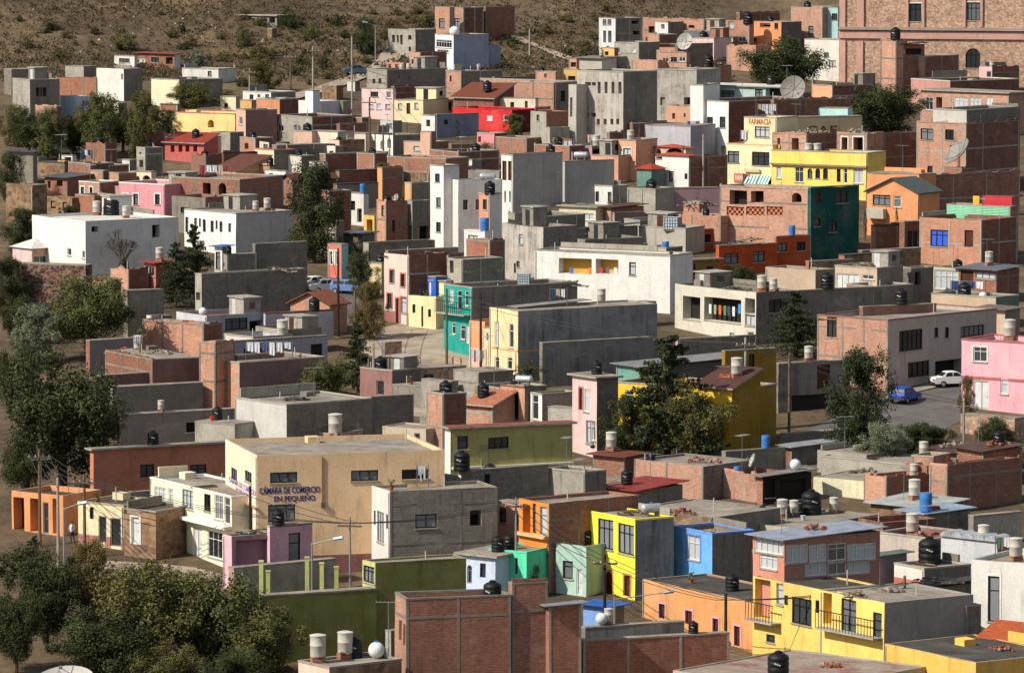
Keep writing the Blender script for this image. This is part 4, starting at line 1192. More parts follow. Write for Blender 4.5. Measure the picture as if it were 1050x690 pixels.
H('dark upper room in shade on grey blank-walled house', 673, 700, 703, 73, 138.5, 'shadeconc', dep=4, par=0)
H('salmon brick extension with two windows under grey blank-walled house', 683, 709, 711, 109, 143, 'c48a66', dep=4, w='L689,116,692,122o L701,116,703,120o')
H('shaded brown brick side building under tallest grey block', 645, 648, 684, 127, 166, 'brick', 'shadebrick')
H('grey-mauve plastered tall wall house left of white house', 652, 708, 712, 130, 169, '9f9ca6', par=0, dep=6)
H('white house on steps with red vaulted terrace roof', 672, 706, 713, 160, 199, WH, 'shadebrick', roof='Hb0503a', w='L672.5,161,679,163o L686,176,691,186k L702,178,705,184k', fr=False)
H('open red-tiled vault pavilion with two arches above white house', 672, 703, 710, 152, 186, 'dcb09a', 'c9a590', roof='Hb8503a', w='L673,153,678,163ao L683,151,701,163ao')
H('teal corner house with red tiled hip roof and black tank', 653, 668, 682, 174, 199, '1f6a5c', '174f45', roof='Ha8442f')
H('brown brick shaded wall house right of white vaulted house', 704, 707, 746, 162, 199, 'brick', 'shadebrick')
H('pale salmon brick house with white-framed square window', 634, 652, 654, 144, 186, 'cf9268', w='L639,152,647,160cs', dep=5)
H('brown brick room behind pale salmon brick house', 622, 625, 640, 137, 180, 'brick', 'shadebrick')
H('mauve long house with dark recessed terrace', 586, 607, 634, 150, 176, 'a2687c', '8c5a6a', w='R608,152,625,160o')
H('low mauve wall house beside the mauve long house', 562, 587, 590, 156, 178, 'a2687c', dep=4)
H('salmon brick low wall in front of mauve house, laundry above', 606, 634, 636, 160, 188, 'c98a64', dep=4)
H('tall blank grey house with two slim shutters, black tank beside it', 514, 526, 577, 159, 236, WH, '9a958f', a=50, w='L515,165,519.5,185D L521,165,525,185D L517,196,519,208o L522,196,524,208o')
T('k', 545, 158, 12, 'on tall blank grey house')
H('second blank grey house, lower, with silver gas cylinder', 576, 579, 630, 166, 224, 'a29d98', 'a29d98', a=62)
T('g', 584, 163, 9, 'on second blank grey house')
H('white house with outside stair and four pale windows', 591, 628, 645, 191, 224, 'dedad2', 'lconc', w='L596,195,601,203k L606,196,610,212D L610.5,196,614,207k L623,197,627,207k')
T('w', 614, 190, 12, 'on white house with outside stair')
H('rough concrete stair block right of white outside-stair house', 643, 658, 660, 193, 228, 'lconc', dep=4)
T('k', 644, 190, 13, 'on brick footing by teal corner house', HOUSES[-2])
H('grey concrete stub house before mauve wall', 657, 672, 674, 194, 230, 'lconc', dep=4)
H('long dusty mauve wall building below white vaulted house', 671, 674, 738, 194, 226, '9a7078', '9a7078', a=72)
T('k', 668, 193, 14, 'beside red-topped teal corner house', HOUSES[-2])
# ================================================================= top right
H('slate modern house with tall paired openings at hill top', 614, 631, 658, 19, 56, 'c3c3c3', 'shadeblock', w='L618,20,622,26o L623,20,627,26o L618.5,32,621.5,44o L623.5,32,627,44o R648,20,655,25o R649,32,656,36o', cop=True)
H('brick long house with white block, near the summit', 659, 722, 726, 21, 52, 'pbrick', w='L665,27,671,34o L678,24,681,30o L706,26,712,29o')
H('small white block with black window on brick summit house', 672, 685, 701, 23, 54, WH, 'shadeconc', w='L678,25,681.5,30o')
H('brick and block tenement with dark flank below slate house', 630, 655, 676, 44, 74, 'lblock', 'shadeblock', w='L632,49,636,55w L648,49,652,54w')
H('tiny yellow-fronted shop below slate modern house', 618, 630, 634, 50, 74, 'd9a838', 'brick', w='L620,53,624,57o')
H('brick cabin with rusty roof near navy parapet house', 664, 676, 694, 36, 66, 'pbrick', 'shadebrick')
H('brick house with pale sloping shed, left of navy parapet', 675, 693, 699, 46, 70, 'pbrick', roof='S6e5a4e')
H('pink low house with broad navy blue parapet', 701, 732, 736, 39, 64, 'e0c0bc', dep=5)
H('navy blue painted rooftop wall above pink low house', 701, 732, 735, 33, 60, '26324f', dep=4, par=0)
H('dark shaded house under pink navy-parapet house', 692, 695, 731, 46, 72, 'shadeconc', 'shadeconc')
H('pale tiled-roof house with white front below yellow-fronted shop', 592, 617, 632, 60, 84, 'a8a094', WH, roof='S8a8278')
H('mustard-eaved house behind tallest grey block, brick side', 578, 592, 596, 72, 100, 'c9a040', w='L582,78,590,83o')
H('salmon brick house at quarry edge, three small windows', 549, 570, 576, 74, 100, 'pbrick', w='L558,76,561,80k L565,70,571,74k')
H('brick cabin with black window beside pale tiled-roof house', 583, 591, 594, 61, 84, 'pbrick', w='L585,64,591,69o')
H('brick terrace wall with tanks right of pale tiled-roof house', 648, 675, 677, 63, 86, 'pbrick', dep=4)
T('k', 627, 73, 8, 'behind tallest grey block', HOUSES[-3]); T('w', 633, 73, 8, 'beside black tank behind tallest grey block', HOUSES[-5])
H('brick house with strip of white windows near grey dish', 673, 704, 708, 55, 86, 'pbrick', w='L679,59,686,64w L688,59,694,64k L696,59,703,64w')
dish(707, 70, 18, 'large round grey dish beside brick house with white window strip', aim=(-.5, -.8, .3))
H('dark brown house around black tank, below navy parapet', 712, 716, 748, 70, 100, 'shadebrick', 'shadebrick')
T('k', 731, 69, 13, 'next to the large round grey dish')
H('salmon brick house with blue door, balcony row of white windows', 733, 768, 773, 22, 58, 'pbrick', w='L747,22,753,30c L737,37,743,43w L747,37,752,43w L757,37,765,43w L749,13,752,18b')
H('low brick wall house below balcony brick house', 745, 775, 778, 48, 74, 'pbrick', dep=4)
H('brick summit house with white roof clutter', 755, 758, 800, 14, 46, 'shadebrick', 'shadebrick')
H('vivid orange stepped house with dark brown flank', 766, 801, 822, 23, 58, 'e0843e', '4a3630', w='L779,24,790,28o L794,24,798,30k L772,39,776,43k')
H('tall salmon brick house with dark tall window', 811, 843, 846, 8, 54, 'pbrick', w='L829,27,834,38k', dep=6)
H('pale turquoise tall house beside the stone church', 842, 859, 862, 8, 54, 'a4d2d4', w='L853,14,859,21k', dep=6)
H('whitewashed broken-walled house squeezed beside stone church', 825, 860, 863, 41, 84, 'd9d2c6', w='L845,54,850,58k L850,62,857,68c', dep=4)
H('brick shed with black opening below whitewashed broken-walled house', 833, 853, 900, 88, 122, 'd89060', 'shadebrick', w='L844,103,852,108o')
T('k', 760, 81, 13, 'with yellow mark, beside the big dark tree', HOUSES[-8])
H('dark brown brick row house behind turquoise terrace house', 716, 718, 750, 70.5, 118, 'shadebrick', 'brick')
H('white slim corner tower of the turquoise terrace house', 708, 721, 724, 87, 162, 'e2e0dc', dep=4, par=.2)
H('turquoise rooftop terrace room under flat slab roof', 721, 804, 808, 90, 138, '9db7b3', roof='Pw', dep=5, w='L736,93,753,103k L774,92,782,103k L785,90,802,103o')
H('white three-window house with very wide dark brick flank', 708, 747, 832, 104, 165, 'e2e0dc', 'shadebrick', a=50, w='L712,120,717,131k L725,120,731,131k L738,120,744,131k L710,143,718,160o L739,150,743,158o', fr=False)
dish(814, 118, 27, 'big see-through mesh dish on dark wall by turquoise terrace', mesh=True, aim=(-.35, -.85, .35), lift=.6)
# the church
ch = H('massive rubble stone church with pink pilasters and arched window', 861, 1062, 1066, -30, 90, 'tstone', roof='c', a=14, par=0, dep=12, name='stone_church', cat='church', w='L932,4,945,22ks L991,3,1005,21ks L990,50,1005,70ak')
for x0, x1, y0, y1 in ((861, 867, -28, 29), (879, 886, -28, 29), (861, 867, 42, 115), (878.5, 885, 42, 115), (929, 931.5, -28, 28), (945.5, 948, -28, 28), (988, 990.5, -28, 28), (1005.5, 1008, -28, 28)):
    panel(ch, 'L', x0, y0, x1, y1, 'c08a78', 'pilaster', -.25)
panel(ch, 'L', 860, 28.5, 1060, 31.5, '8d7868', 'cornice', -.6); panel(ch, 'L', 860, 33, 1060, 40.5, 'c08a78', 'frieze', -.3)
H('brick house with concrete pier before the church, curtained windows', 904, 948, 983, 58, 100, 'pbrick', 'shadebrick', w='L924,72,929,86c L936,72,943,84c', roof='x')
H('tall brick pier with concrete bands carrying black tank, by church', 903, 919, 922, 42, 102, 'pbrick', dep=3, par=0)
T('k', 908, 42, 13, 'on tall brick pier beside the church')
H('brown barn with pitched corrugated roof before church', 919, 921, 948, 46, 101, 'brick', 'brick', roof='S5a4438', w='R924,50,945,56o')
H('small pale pink house with white window near church tree', 1004, 1017, 1045, 69, 96, 'd8a8a8', 'shadebrick', w='L1011,73,1016,80w')
T('w', 1017, 68, 9, 'on small pale pink house near church')
H('mauve-red long house with dark brick flank in church shadow', 934, 974, 1045, 83, 112, 'b8756a', 'shadebrick', cop='c9c2b4', fr=False)
H('terrace floor with white pillars and windows under slab roof', 944, 1034, 1040, 96, 140, 'pbrick', roof='Pc', dep=5, w='L949,100,957,113w L960,100,966,113o L978,100,992,111w L994,100,1006,111w L1011,100,1018,111W')
H('pale concrete parapet storey above tall banded brick house', 957, 990.5, 1046, 113, 199, 'b9b5ac', 'shadeblock', par=.9, a=38)
H('tall banded brick house with huge dark brick flank, mesh dish attached', 940, 990, 1045, 128, 201, 'pbrick', 'shadebrick', a=38, par=0, w='L944,132,957,144k L969,133,978,144k L951,170,956,179k R1021,175,1029,182k')
H('small brown brick shed under the big tilted mesh dish', 968, 986, 1000, 174, 207, 'brick', 'shadebrick', par=0)
dish(984, 172, 34, 'big tilted mesh dish in front of tall banded brick house', mesh=True, aim=(-.75, -.3, .7), lift=.5)
# ================================================================= right side, upper middle
fa = H('cream pharmacy upper storey with orange wall lettering', 763, 796, 799, 121, 193.5, 'e8d5a4', roof='c', dep=5, par=.2, w='L774,130,789,141kc')
text(fa, 'L', 768, 122, 791, 128, 'FARMACIA', 'plc05a28')
fb_ = H('cream pharmacy house front with striped awnings and orange sign', 745, 792, 796, 149, 196, 'e8d5a4', dep=4, par=.1, w='L746,155,758,167k L771,156,789,170k L783,185,791,195o', cop='d8a468')
panel(fb_, 'L', 753, 178, 768.5, 187, 'c8502e', 'sign_board', -.12); text(fb_, 'L', 754.5, 180, 767, 185, 'FARMACIA', 'ple8dcc8', z=.13)
awning(fb_, 'L', 765, 180, 778, 190, ['pl2f8a80', 'pld8d8d0']); awning(fb_, 'L', 779, 180, 791, 190, ['pl2f8a80', 'pld8d8d0'])
panel(fb_, 'L', 764, 173, 780, 176.5, 'c9b98c', 'blank_sign', -.3, -.2)
ol = H('olive-brown wall house with big faded brown letters', 795, 799, 884, 121, 178, '7d6a48', '8a7650', a=72, dep=None, par=0)
text(ol, 'R', 827, 129, 858, 137.5, 'CAE', 'pl5a2a18', bold=.0)
H('dark brown brick wall house with pale turquoise parapet strip', 790, 793, 872, 104, 174, 'shadebrick', 'shadebrick', par=0)
H('pale turquoise rooftop parapet beside large dark bush', 833, 869, 873, 112, 172.5, 'a2d0c8', par=0, dep=1.2)
H('unroofed brick room over yellow house, dark open doorway', 792, 827, 861, 139, 199, 'pbrick', 'shadebrick', w='L797,142,800,154o L812,142,819,156o', par=0)
H('brick room with two dark openings in white frames over yellow house', 858, 889, 893, 139, 200, 'pbrick', par=0, dep=4, w='L863,141,869,157os L875,141,885,157os')
ye = H('bright yellow long house with projecting balcony band and slim windows', 791, 889, 893, 157, 206, 'e6c844', dep=4.5, par=.9, w='L796,170,801,183w L815,171,824,187w L828,173,833,183ak L836,173,841,183ak L844,173,849,184ak L858,174,862,187k L865,173,869,188w L875,172,885,188w')
panel(ye, 'L', 791, 168.6, 890, 170.4, '8a6a2c', 'ledge', -.35)
T('w', 829, 197, 15, 'left of two before bright yellow house', gnd=False); T('w', 838, 197, 15, 'right of two before bright yellow house')
H('very wide dark brown brick house right of bright yellow house', 888, 890.5, 943, 138, 186, 'brick', 'shadebrick')
og = H('orange house with shallow grey gable roof and iron balcony', 889, 941, 944, 198, 246, 'd6843c', roof='G52605e', dep=5, w='L895,200,913,211k L916,201,924,213w L896,230,908,250o L916,228,925,250o')
H('plain orange upper wall house directly above grey gable', 889, 942, 944, 180, 236, 'd6843c', dep=4, par=0)
panel(og, 'L', 892, 214, 909, 224, 'a8a08e', 'balcony_wall', -.8, -.02)
H('dark brown brick shaded house behind green lattice terrace', 941, 944, 1046, 181, 230, 'shadebrick', 'brick')
H('turquoise-green lattice terrace wall with red awnings above', 971, 1035, 1040, 212, 268, '58c090', 'brick', dep=2, par=.6)
lt = HOUSES[-1]
for i, (x0, x1) in enumerate(((1002, 1013), (1015, 1034))):
    p0, p1 = on_roof(x0, 206, lt), on_roof(x1, 206, lt)
for z in range(1):
    b = MB(); q = lt
    b.box(-q.L * .5, -q.L * .03, .9, .98, q.h - .6, q.h + .95, 'plb8323a'); b.box(-q.L * .5, -q.L * .03, .985, 2.0, q.h + .98, q.h + 1.03, 'plb8323a')
    b.build('red_awning', q.o)
    b = MB(); b.box(-q.L * .62, -q.L * .52, .5, .62, q.h - .6, q.h + 1.0, 'pld8a438'); b.build('yellow_cloth', q.o)
    b = MB()
    for k in range(7): fbox(b, q.fm['L'], .1, q.L - .1, q.h - 1.2 + k * .17, q.h - 1.13 + k * .17, -.05, .02, '9adcb8')
    b.build('lattice_slats', q.o)
H('brick house with arched blue-curtained window and concrete bands', 943, 1006, 1043, 226, 277, 'pbrick', 'shadebrick', dep=None, w='L954,236,972,253bk L989,236,998,253Dk', a=40)
H('curtained porch house below the blue-curtain brick house', 956, 983, 986, 275, 307, 'b5ab92', dep=4, w='L958,277,982,297cw')
H('brick house with metal shutters at eastern edge', 983, 1021, 1045, 277, 312, 'brick', 'shadebrick', roof='S6a6e72', w='L985,278,998,293D L1000,279,1020,286c')
H('tan low house with black tank and white cylinder on terrace', 955, 1021, 1045, 305, 338, 'b89c7c', '3d5a50', roof='c')
T('k', 989, 320, 17, 'with white emblem on tan low house'); T('s', 1008, 322, 9, 'on tan low terrace house at eastern edge')
H('tan house with large white-barred window under brick roof edge', 856, 899, 926, 275, 321, 'b79d80', '6b5546', w='L857,281,881,298W L884,282,896,287w', par=.2)
T('s', 911, 271, 11, 'on dark brown flank of tan white-barred house')
H('tan blank house with small turret, row of three tanks before it', 785, 836, 857, 277, 313, 'b79d80', '8a745c', par=.3)
H('brown adobe-like narrow wall house near black tank', 925, 934, 957, 275, 312, '5b4a3e', '6a584a', w='R938,278,944,292o')
H('long brick-topped low wall house behind tan blank house', 826, 829, 876, 269, 306, 'brick', 'adobe', par=0)
H('deep dark teal-green building with four small windows', 829, 831.5, 881, 193, 271, '!0b4f48', '!0b4f48', a=52, w='R836,197,842,208D R857,196,869,208k R835,224,841,232k R850,227,858,238k')
br = H('wide raw brick building with lattice band and arched window', 738, 829, 832, 194, 262, 'pbrick', dep=5, w='L748,195,766,210o L770,196,783,208o L745,212,763,221l L765,212,784,221l L786,212,803,221l L812,198,822,208ao', cop=True)
H('raw brick low wall building left of lattice band building', 680, 739, 742, 222, 256, 'pbrick', dep=4, par=.3)
H('small brick room with grey door between mauve wall and lattice building', 701, 717, 726, 208, 243, 'pbrick', w='L719,206,725,218o', fr=False)
T('k', 724, 221, 9, 'behind raw brick low wall beside lattice building', HOUSES[-2])
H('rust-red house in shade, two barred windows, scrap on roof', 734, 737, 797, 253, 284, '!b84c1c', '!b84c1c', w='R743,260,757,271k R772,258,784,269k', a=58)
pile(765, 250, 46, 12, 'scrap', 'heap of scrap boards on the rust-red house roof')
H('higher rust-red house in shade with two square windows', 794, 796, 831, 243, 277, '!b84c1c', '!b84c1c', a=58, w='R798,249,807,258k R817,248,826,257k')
pile(778, 240, 50, 12, 'scrap', 'second scrap heap behind rust-red houses under brick lattice building', HOUSES[-3])
T('b', 812, 242, 10, 'amid scrap on higher rust-red house')
H('small rust-red shed with tan lean-to roof', 702, 704, 731, 237, 258, '!b84c1c', '!b84c1c', par=0, w='R716,241,729,249o')
H('grey-beige low house with square caged tank on roof', 655, 703, 706, 234, 262, 'aaa396', roof='c', dep=4); T('i', 690, 252, 15, 'on grey-beige low house')
H('dark shed with blue tarpaulin lean-to roof', 600, 602, 654, 234, 263, 'shadeconc', 'shadeconc', roof='S3a4458')
H('sheet-roofed shelter leaning left of blue tarpaulin shed', 580, 594, 604, 246, 264, 'conc', roof='S8a8e94')
H('mauve small block house under blue tarpaulin shed', 634, 653, 664, 252, 268, 'shadeconc', '6d5058', par=0)
H('beige narrow house stub with drums, above white long building', 664, 683, 700, 254, 272, 'c4ae90', 'shadeconc')
T('w', 697, 265, 11, 'small, right on ochre-walled house terrace'); T('b', 707, 265, 10, 'beside small pale tank over ochre-walled house')
H('brick house with pent brown roof and rubble gable', 613, 627, 660, 213, 236, 'pbrick', 'brick', roof='S5a4236', w='L618,219,621,227o', par=0)
H('cream eaved house with green and yellow striped awning', 556, 611, 614, 213, 236, 'd5c8a8', roof='Pc', dep=3, w='L598,219,609,226w')
awning(HOUSES[-1], 'L', 570, 219, 596, 227, ['plc8a850', 'pl3f9a80'], out=.9)
H('rough grey stone gable wall house behind striped awning', 628, 630, 659, 219, 240, 'tstone', 'conc', par=0)
H('beige tall house with stained front, caged tank below', 515, 557, 592, 233, 294, 'stainb8b0a6', 'shadeblock', w='L532,240,536,251c L527,270,529,280k L529.5,268,533,274k', a=54)
H('long low shed roof with rusty railing above beige stained house', 521, 556, 600, 222, 262, 'lconc', 'shadeconc', roof='x')
T('k', 545, 219, 12, 'on long low shed with rusty railing'); T('k', 519, 219, 11, 'near white shutters house, over rusty railing shed')
# white terrace building and neighbours
wt = H('long white building with ochre balcony recess and laundry', 548, 687, 690, 262, 322, 'e2dfd8', dep=5, par=.2, w='L573,265,607,281O L611,266,634,281O L645,269,652,282ck', a=30)
for x, c in ((583, 'pl4d5fae'), (602, 'pld9703a'), (613, 'plc03a3c'), (620, 'pl6c5a78'), (628, 'pld9d3d0')):
    u0 = wt.loc(x, 280, 'L')[0]; v = wt.loc(x, 282, 'L')[1]
    b = MB(); fbox(b, wt.fm['L'], u0, u0 + .4, v + .02, v + .75, .3, .34, c); b.build('hanging_garment', wt.o)
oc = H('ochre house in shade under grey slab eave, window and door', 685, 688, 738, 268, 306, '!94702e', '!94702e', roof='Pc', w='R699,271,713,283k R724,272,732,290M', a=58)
H('dark block wall house in front of white building', 630, 640, 673, 312, 338, 'lblock', 'shadeblock', par=0)
H('small dark room with glass door by round cement cistern', 594, 598, 640, 314, 345, 'lconc', 'shadeblock', w='L602,309,609,320W')
T('w', 621, 312, 16, 'big cistern before white ochre-balcony building')
cl = H('cream open-framed house with laundry hanging in its loggia', 692, 775, 818, 300, 354, 'd0cab6', 'shadeconc', a=54, w='L700,304,718,328o L722,306,760,330o L764,306,774,322o L764,323,774,334c L748,341,753,352c L766,340,773,354w R788,307,808,320k')
for i, (x, c) in enumerate(((725, 'pld8d8d6'), (730, 'pl8a9a78'), (735, 'pld8632f'), (740, 'pl5a8a3c'), (744, 'pl4a4468'), (749, 'pld2d6dc'), (755, 'pl4a88c8'))):
    u0 = cl.loc(x, 315, 'L')[0]; v = cl.loc(x, 312 + .5 * i % 3, 'L')[1]
    b = MB(); fbox(b, cl.fm['L'], u0, u0 + .38, v - .95, v, .25, .29, c); b.build('hanging_garment', cl.o)
H('long dark grey garden wall behind the shady conifer', 816, 818, 896, 299, 340, 'shadeconc', 'shadeconc', par=0)
T('w', 781, 297, 17, 'left of two on cream open-framed house', cl); T('w', 793, 296, 15, 'right of two on cream open-framed house', cl)
T('k', 814, 292, 17, 'on dark grey garden wall house by conifer', HOUSES[-1])
# brick-and-beige house with cars
bh = H('brick-fronted beige house in shade with maroon roof edge', 838, 910, 1022, 328, 401, 'pbrick', 'a89a8c', cop='7a3a30', a=42, w='L848,325,858,346k R922,338,946,359k R958,336,962,346k R969,335,973,346k R985,334,1009,345k R931,370,953,386k R959,369,987,397o', fr=True)
H('dark brick terrace wall behind brick-fronted beige house', 881, 884, 960, 316, 384, 'shadebrick', 'brick', par=0)
T('k', 948, 315, 17, 'beside dark brick terrace wall of beige house')
pk = H('bright pink two storey house with red trim, white windows', 986, 1062, 1066, 352, 426, 'e09aa6', dep=6, cop='a83a3a', w='L998,356,1012,371ws L1026,389,1034,404w L998,390,1014,421W', band=('a83a3a', 3.0, 3.28))
T('w', 1035, 345, 22, 'on bright pink house')
# ================================================================= left middle
H('grey block tiered house with planted terrace, upper tier', 259, 262, 315, 251, 306, 'conc', 'shadeconc', par=0)
H('grey block tiered house, middle tier with rubble parapet', 229, 233, 263, 262, 312, 'lconc', 'block', par=.3)
H('grey-brown block tiered house, lowest and widest tier', 200, 207, 312, 281, 332, 'lconc', 'block', a=55, w='L201,300,205,308o', par=.25)
pile(285, 281, 40, 8, 'scrap', 'row of potted plants and pallets on grey tiered house')
H('small whitish cabin with blue eave by dark conifers', 220, 228, 236, 253, 298, 'd9d6d0', 'conc', roof='S4a70a8', w='L221,258,226,276k')
T('k', 240, 262, 9, 'beside whitish cabin with blue eave', HOUSES[-3])
H('brick gable workshop in front of grey tiered house', 298, 338, 342, 312, 345, 'pbrick', roof='G8a5138', dep=3)
H('pale blue-white house with shaded window strip, white drum', 181, 212, 271, 324, 358, 'c8ccd2', 'a5abb6', w='R231,326,254,338k R256,329,269,343o', roof='r')
T('r', 258, 318, 14, 'on flat roof of pale blue-white house'); T('s', 208, 320, 9, 'lying on pale blue-white house roof'); 
H('lavender-grey blank wall house, pale tank before it', 270, 272, 342, 322, 354, 'a9a6ac', 'a9a6ac', a=62, roof='r')
T('k', 292, 313, 14, 'with white band on lavender-grey house')
H('bare brick courtyard wall with metal lean-to shed', 146, 209, 214, 334, 368, 'pbrick', 'shadebrick', dep=3, par=0, cop=False)
H('brick courtyard flank with sloping coping, west of lean-to', 88, 92, 148, 350, 386, 'brick', '6a5c58', fr=False, par=0)
H('white glazed lean-to with blue-grey sheet roof', 113, 137, 158, 364, 395, 'd6d4d0', '4a4240', roof='S7f8fa6', w='L119,364,136,379w')
laundry(113, 150, 389, ['pl3040a0', 'pld8dadd', 'pl24262e', 'plccd0d8', 'pl5f68b8', 'pld8dce0', 'plc89a3c'], 'blue and white laundry beside glazed lean-to', HOUSES[-1], 1.6)
H('dark maroon brick wall house below courtyard', 108, 157, 206, 370, 412, 'shadebrick', '5a2c28', a=62, par=0)
H('maroon wall continuing under glazed lean-to', 100, 104, 158, 386, 416, 'shadebrick', '5a2c28', par=0, fr=False)
H('grey-blue roof apartment with two dark openings and laundry', 219, 222, 336, 352, 402, 'lconc', '92959f', a=55, w='R250,357,275,371o R288,354,294,358k R319,353,331,371o', par=.2)
H('brick house with concrete frame and wide maroon flank', 205, 246, 333, 372, 422, 'pbrick', '6a3c3a', par=.5, w='R260,395,288,408k', a=54)
laundry(252, 300, 369, ['pld4d6da', 'pld9dadd', 'pl4a5a78', 'pldcdcdc', 'pld2d4d6', 'plc8ccd2'], 'white laundry above wide maroon flank', None, 1.7)
H('concrete-topped brick stair block on maroon-flanked house', 204, 221, 224, 353, 421, 'pbrick', dep=3, par=0)
H('low white-brick shed with pale drum above maroon flank', 230, 260, 300, 346, 390, 'd0c4b8', 'b4b6bc')
T('w', 303, 350, 21, 'above laundry on grey-blue roof apartment')
H('dim brown low house with two dark windows and small tank', 120, 124, 243, 426, 462, '7a6a5e', '7d6d62', a=64, w='R191,433,204,443o R223,431,237,437o', par=.25)
T('w', 165, 424, 12, 'on dim brown low house')
H('concrete shed wedge beside pale concrete box house', 200, 241, 244, 436, 464, 'lconc', dep=3, par=0)
oh = H('long burnt-orange house in shade with flat slab roof', 92, 96, 233, 462, 516, 'b8602a', 'a85222', a=62, roof='Pc', w='R144,476,158,489k R195,476,212,492k')
T('k', 157, 455, 15, 'on stone bench of long burnt-orange house')
bx = H('pale concrete box house with very dark long flank', 241, 294, 381, 415, 468, 'b8b6b0', 'shadeblock', a=54, par=.2, fr=False)
H('dark block wall rising in a ramp toward the street', 378, 381, 424, 408, 456, 'shadeblock', 'shadeblock', par=0)
H('low brick wall house beneath pale concrete box', 297, 345, 348, 445, 466, 'pbrick', roof='c', dep=4)
T('w', 386, 454, 26, 'largest, on tan commerce building rear roof')
H('small beige house with dark door next to tall brick pier', 392, 437, 440, 440, 474, 'b8a68c', dep=3.5, w='L425,444,431,460M', par=.1)
H('broken-topped tall brick house with dark red flank', 437, 455, 478, 404, 474, 'pbrick', 'shadebrick', a=54)
ov = H('olive green house with wide brick-red flat roof and barred windows', 456, 462, 587, 440, 496, 'd8d4cc', '9a963e', a=68, roof='Pr', w='R469,447,480,461k R501,448,522,460k')
panel(ov, 'R', 463, 476, 587, 478, 'c9c2ae', 'ledge', -.4); panel(ov, 'R', 493, 456, 500, 476, '77752e', 'wall_pier', -.1)
H('timber-propped brick kitchen with drums on its roof', 513, 538, 547, 398, 452, 'pbrick', 'shadeconc', roof='x', w='L517,402,532,430o', fr=False)
T('g', 541, 395, 9, 'on timber-propped brick kitchen'); T('k', 528, 396, 11, 'on timber-propped brick kitchen')
H('grey block room with tall white-framed glass door', 544, 556, 592, 404, 455, WH, 'lblock', w='L545.5,404,552,430w', a=57)
H('brick mound shed behind red flat roof', 478, 505, 512, 416, 455, 'pbrick', roof='Tb5735a', dep=3)
H('grey lattice wall house below teal house street', 465, 491, 526, 383, 428, 'lblock', 'conc', a=54, par=0)
pw = H('pink-white tall narrow house with shaded grey flank', 587, 612, 634, 388, 470, 'dcbcb6', 'shadeconc', a=57, w='L594,398,597,420Dr L598.5,399,604,422w L601,431,609,455c L606,431,611,452w', par=0, roof='Pc')
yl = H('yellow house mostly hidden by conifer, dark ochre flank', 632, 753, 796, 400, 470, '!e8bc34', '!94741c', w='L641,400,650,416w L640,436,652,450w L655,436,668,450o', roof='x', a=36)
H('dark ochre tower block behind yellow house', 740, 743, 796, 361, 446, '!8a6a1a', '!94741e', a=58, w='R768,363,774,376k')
H('dark maroon roofed house with teal end wall behind conifer', 632, 656, 772, 376, 436, '3f8a78', '3a2424', roof='Sa5a0a0'.replace('Sa5a0a0', 'S8c8c8c'), a=55)
H('red-tiled small porch on yellow house', 716, 750, 756, 398, 474, '!e8bc34', '!94741c', roof='T5a3a34', dep=4)
H('dark block long wall house with brown brick lower half', 553, 556, 670, 352, 398, 'shadeblock', 'stain85837f', a=62, par=0)
H('dark block long wall house, eastern section with pale post', 667, 669, 775, 350, 386, 'shadeblock', 'shadeblock', a=62, par=0)
pe = H('peach two storey house with slim balcony doors, black-stained grey flank', 502, 531, 674, 319, 392, 'e8ca94', 'stain9c9a96', a=57, par=.15, w='L507,330,511.5,355w L522,332,526.5,356w L507,366,512,379w L520,366,525,379w', band=('d09050', 2.95, 3.1))
H('corrugated patched roof shed behind peach house', 527, 531, 600, 315, 384, 'c8a870', '9a9288', roof='S9a9690', a=55)
te = H('teal two storey house with balcony and long grey flank', 455, 484, 592, 295, 366, '!169a8e', 'stain857f78', a=57, w='L461,296,465,311w L468.5,297,473,318w L476,298,480,314w L463,331,467,343w L472,333,477,348w L478,334,481,352W L453,309,483,321B')
H('dark grey roof room with open window above teal house', 458, 474, 516, 266, 336, 'lconc', 'shadeblock', w='L461,267,465,280o', par=.15)
T('i', 537, 291, 13, 'on long grey flank of teal house', te)
pile(585, 291, 36, 8, 'scrap', 'row of black pots and bags on long grey flank', te)
H('bright blue metal-clad box building', 439, 447, 459, 285, 334.5, '!1c58c8', '!1c50b4', par=0)
H('pale pink house with red-framed windows and red base', 394, 419, 461, 262, 334, 'e0c0b4', 'shadebrick', a=54, w='L400,277,404,290kr L411,281,415,294kr L397,301,402,316kr L406,306,409,332Dr L411,305,417,321cr', base=('8e3a32', 0, 1.3))
H('pale yellow low house with ivy-topped wall', 419, 447, 451, 304, 338, 'e4d49a', w='L423,312,426,321k L432,314,434,335D L439,317,442,325k', dep=5)
H('pale yellow street house half behind tree', 374, 391, 395, 270, 302, 'dec990', dep=4)
H('coral red house with white stripes and turquoise flank', 336, 350, 357, 252, 286, 'd65a42', '7ac0b8', w='L338,258,341,272ws L344,258,347,272ws')
H('orange over pink street house right of teal house', 481, 497, 502, 330, 378, 'e0803e', base=('dca898', 0, 2.0), dep=4)
H('cream narrow house between orange and peach houses', 496, 503, 506, 337, 384, 'dccc9c', w='L498,341,501,350w', dep=3)
H('dark brown brick row house behind pale pink house', 418, 421, 476, 263, 322, 'shadebrick', 'brick')
H('long grey and brick low house above pale pink house', 395, 398, 470, 258, 318, 'block', 'block', par=.2)
H('brown brick wall house beside beige stained house', 478, 502, 518, 248, 300, 'brick', 'shadebrick', par=0)
H('white arched-roof workshop at foot of large white block', 476, 497, 503, 238, 286, 'd8d6d2', roof='w', w='L480,241,490,253c')
T('b', 466, 243, 13, 'under blue cover beside white block'); 
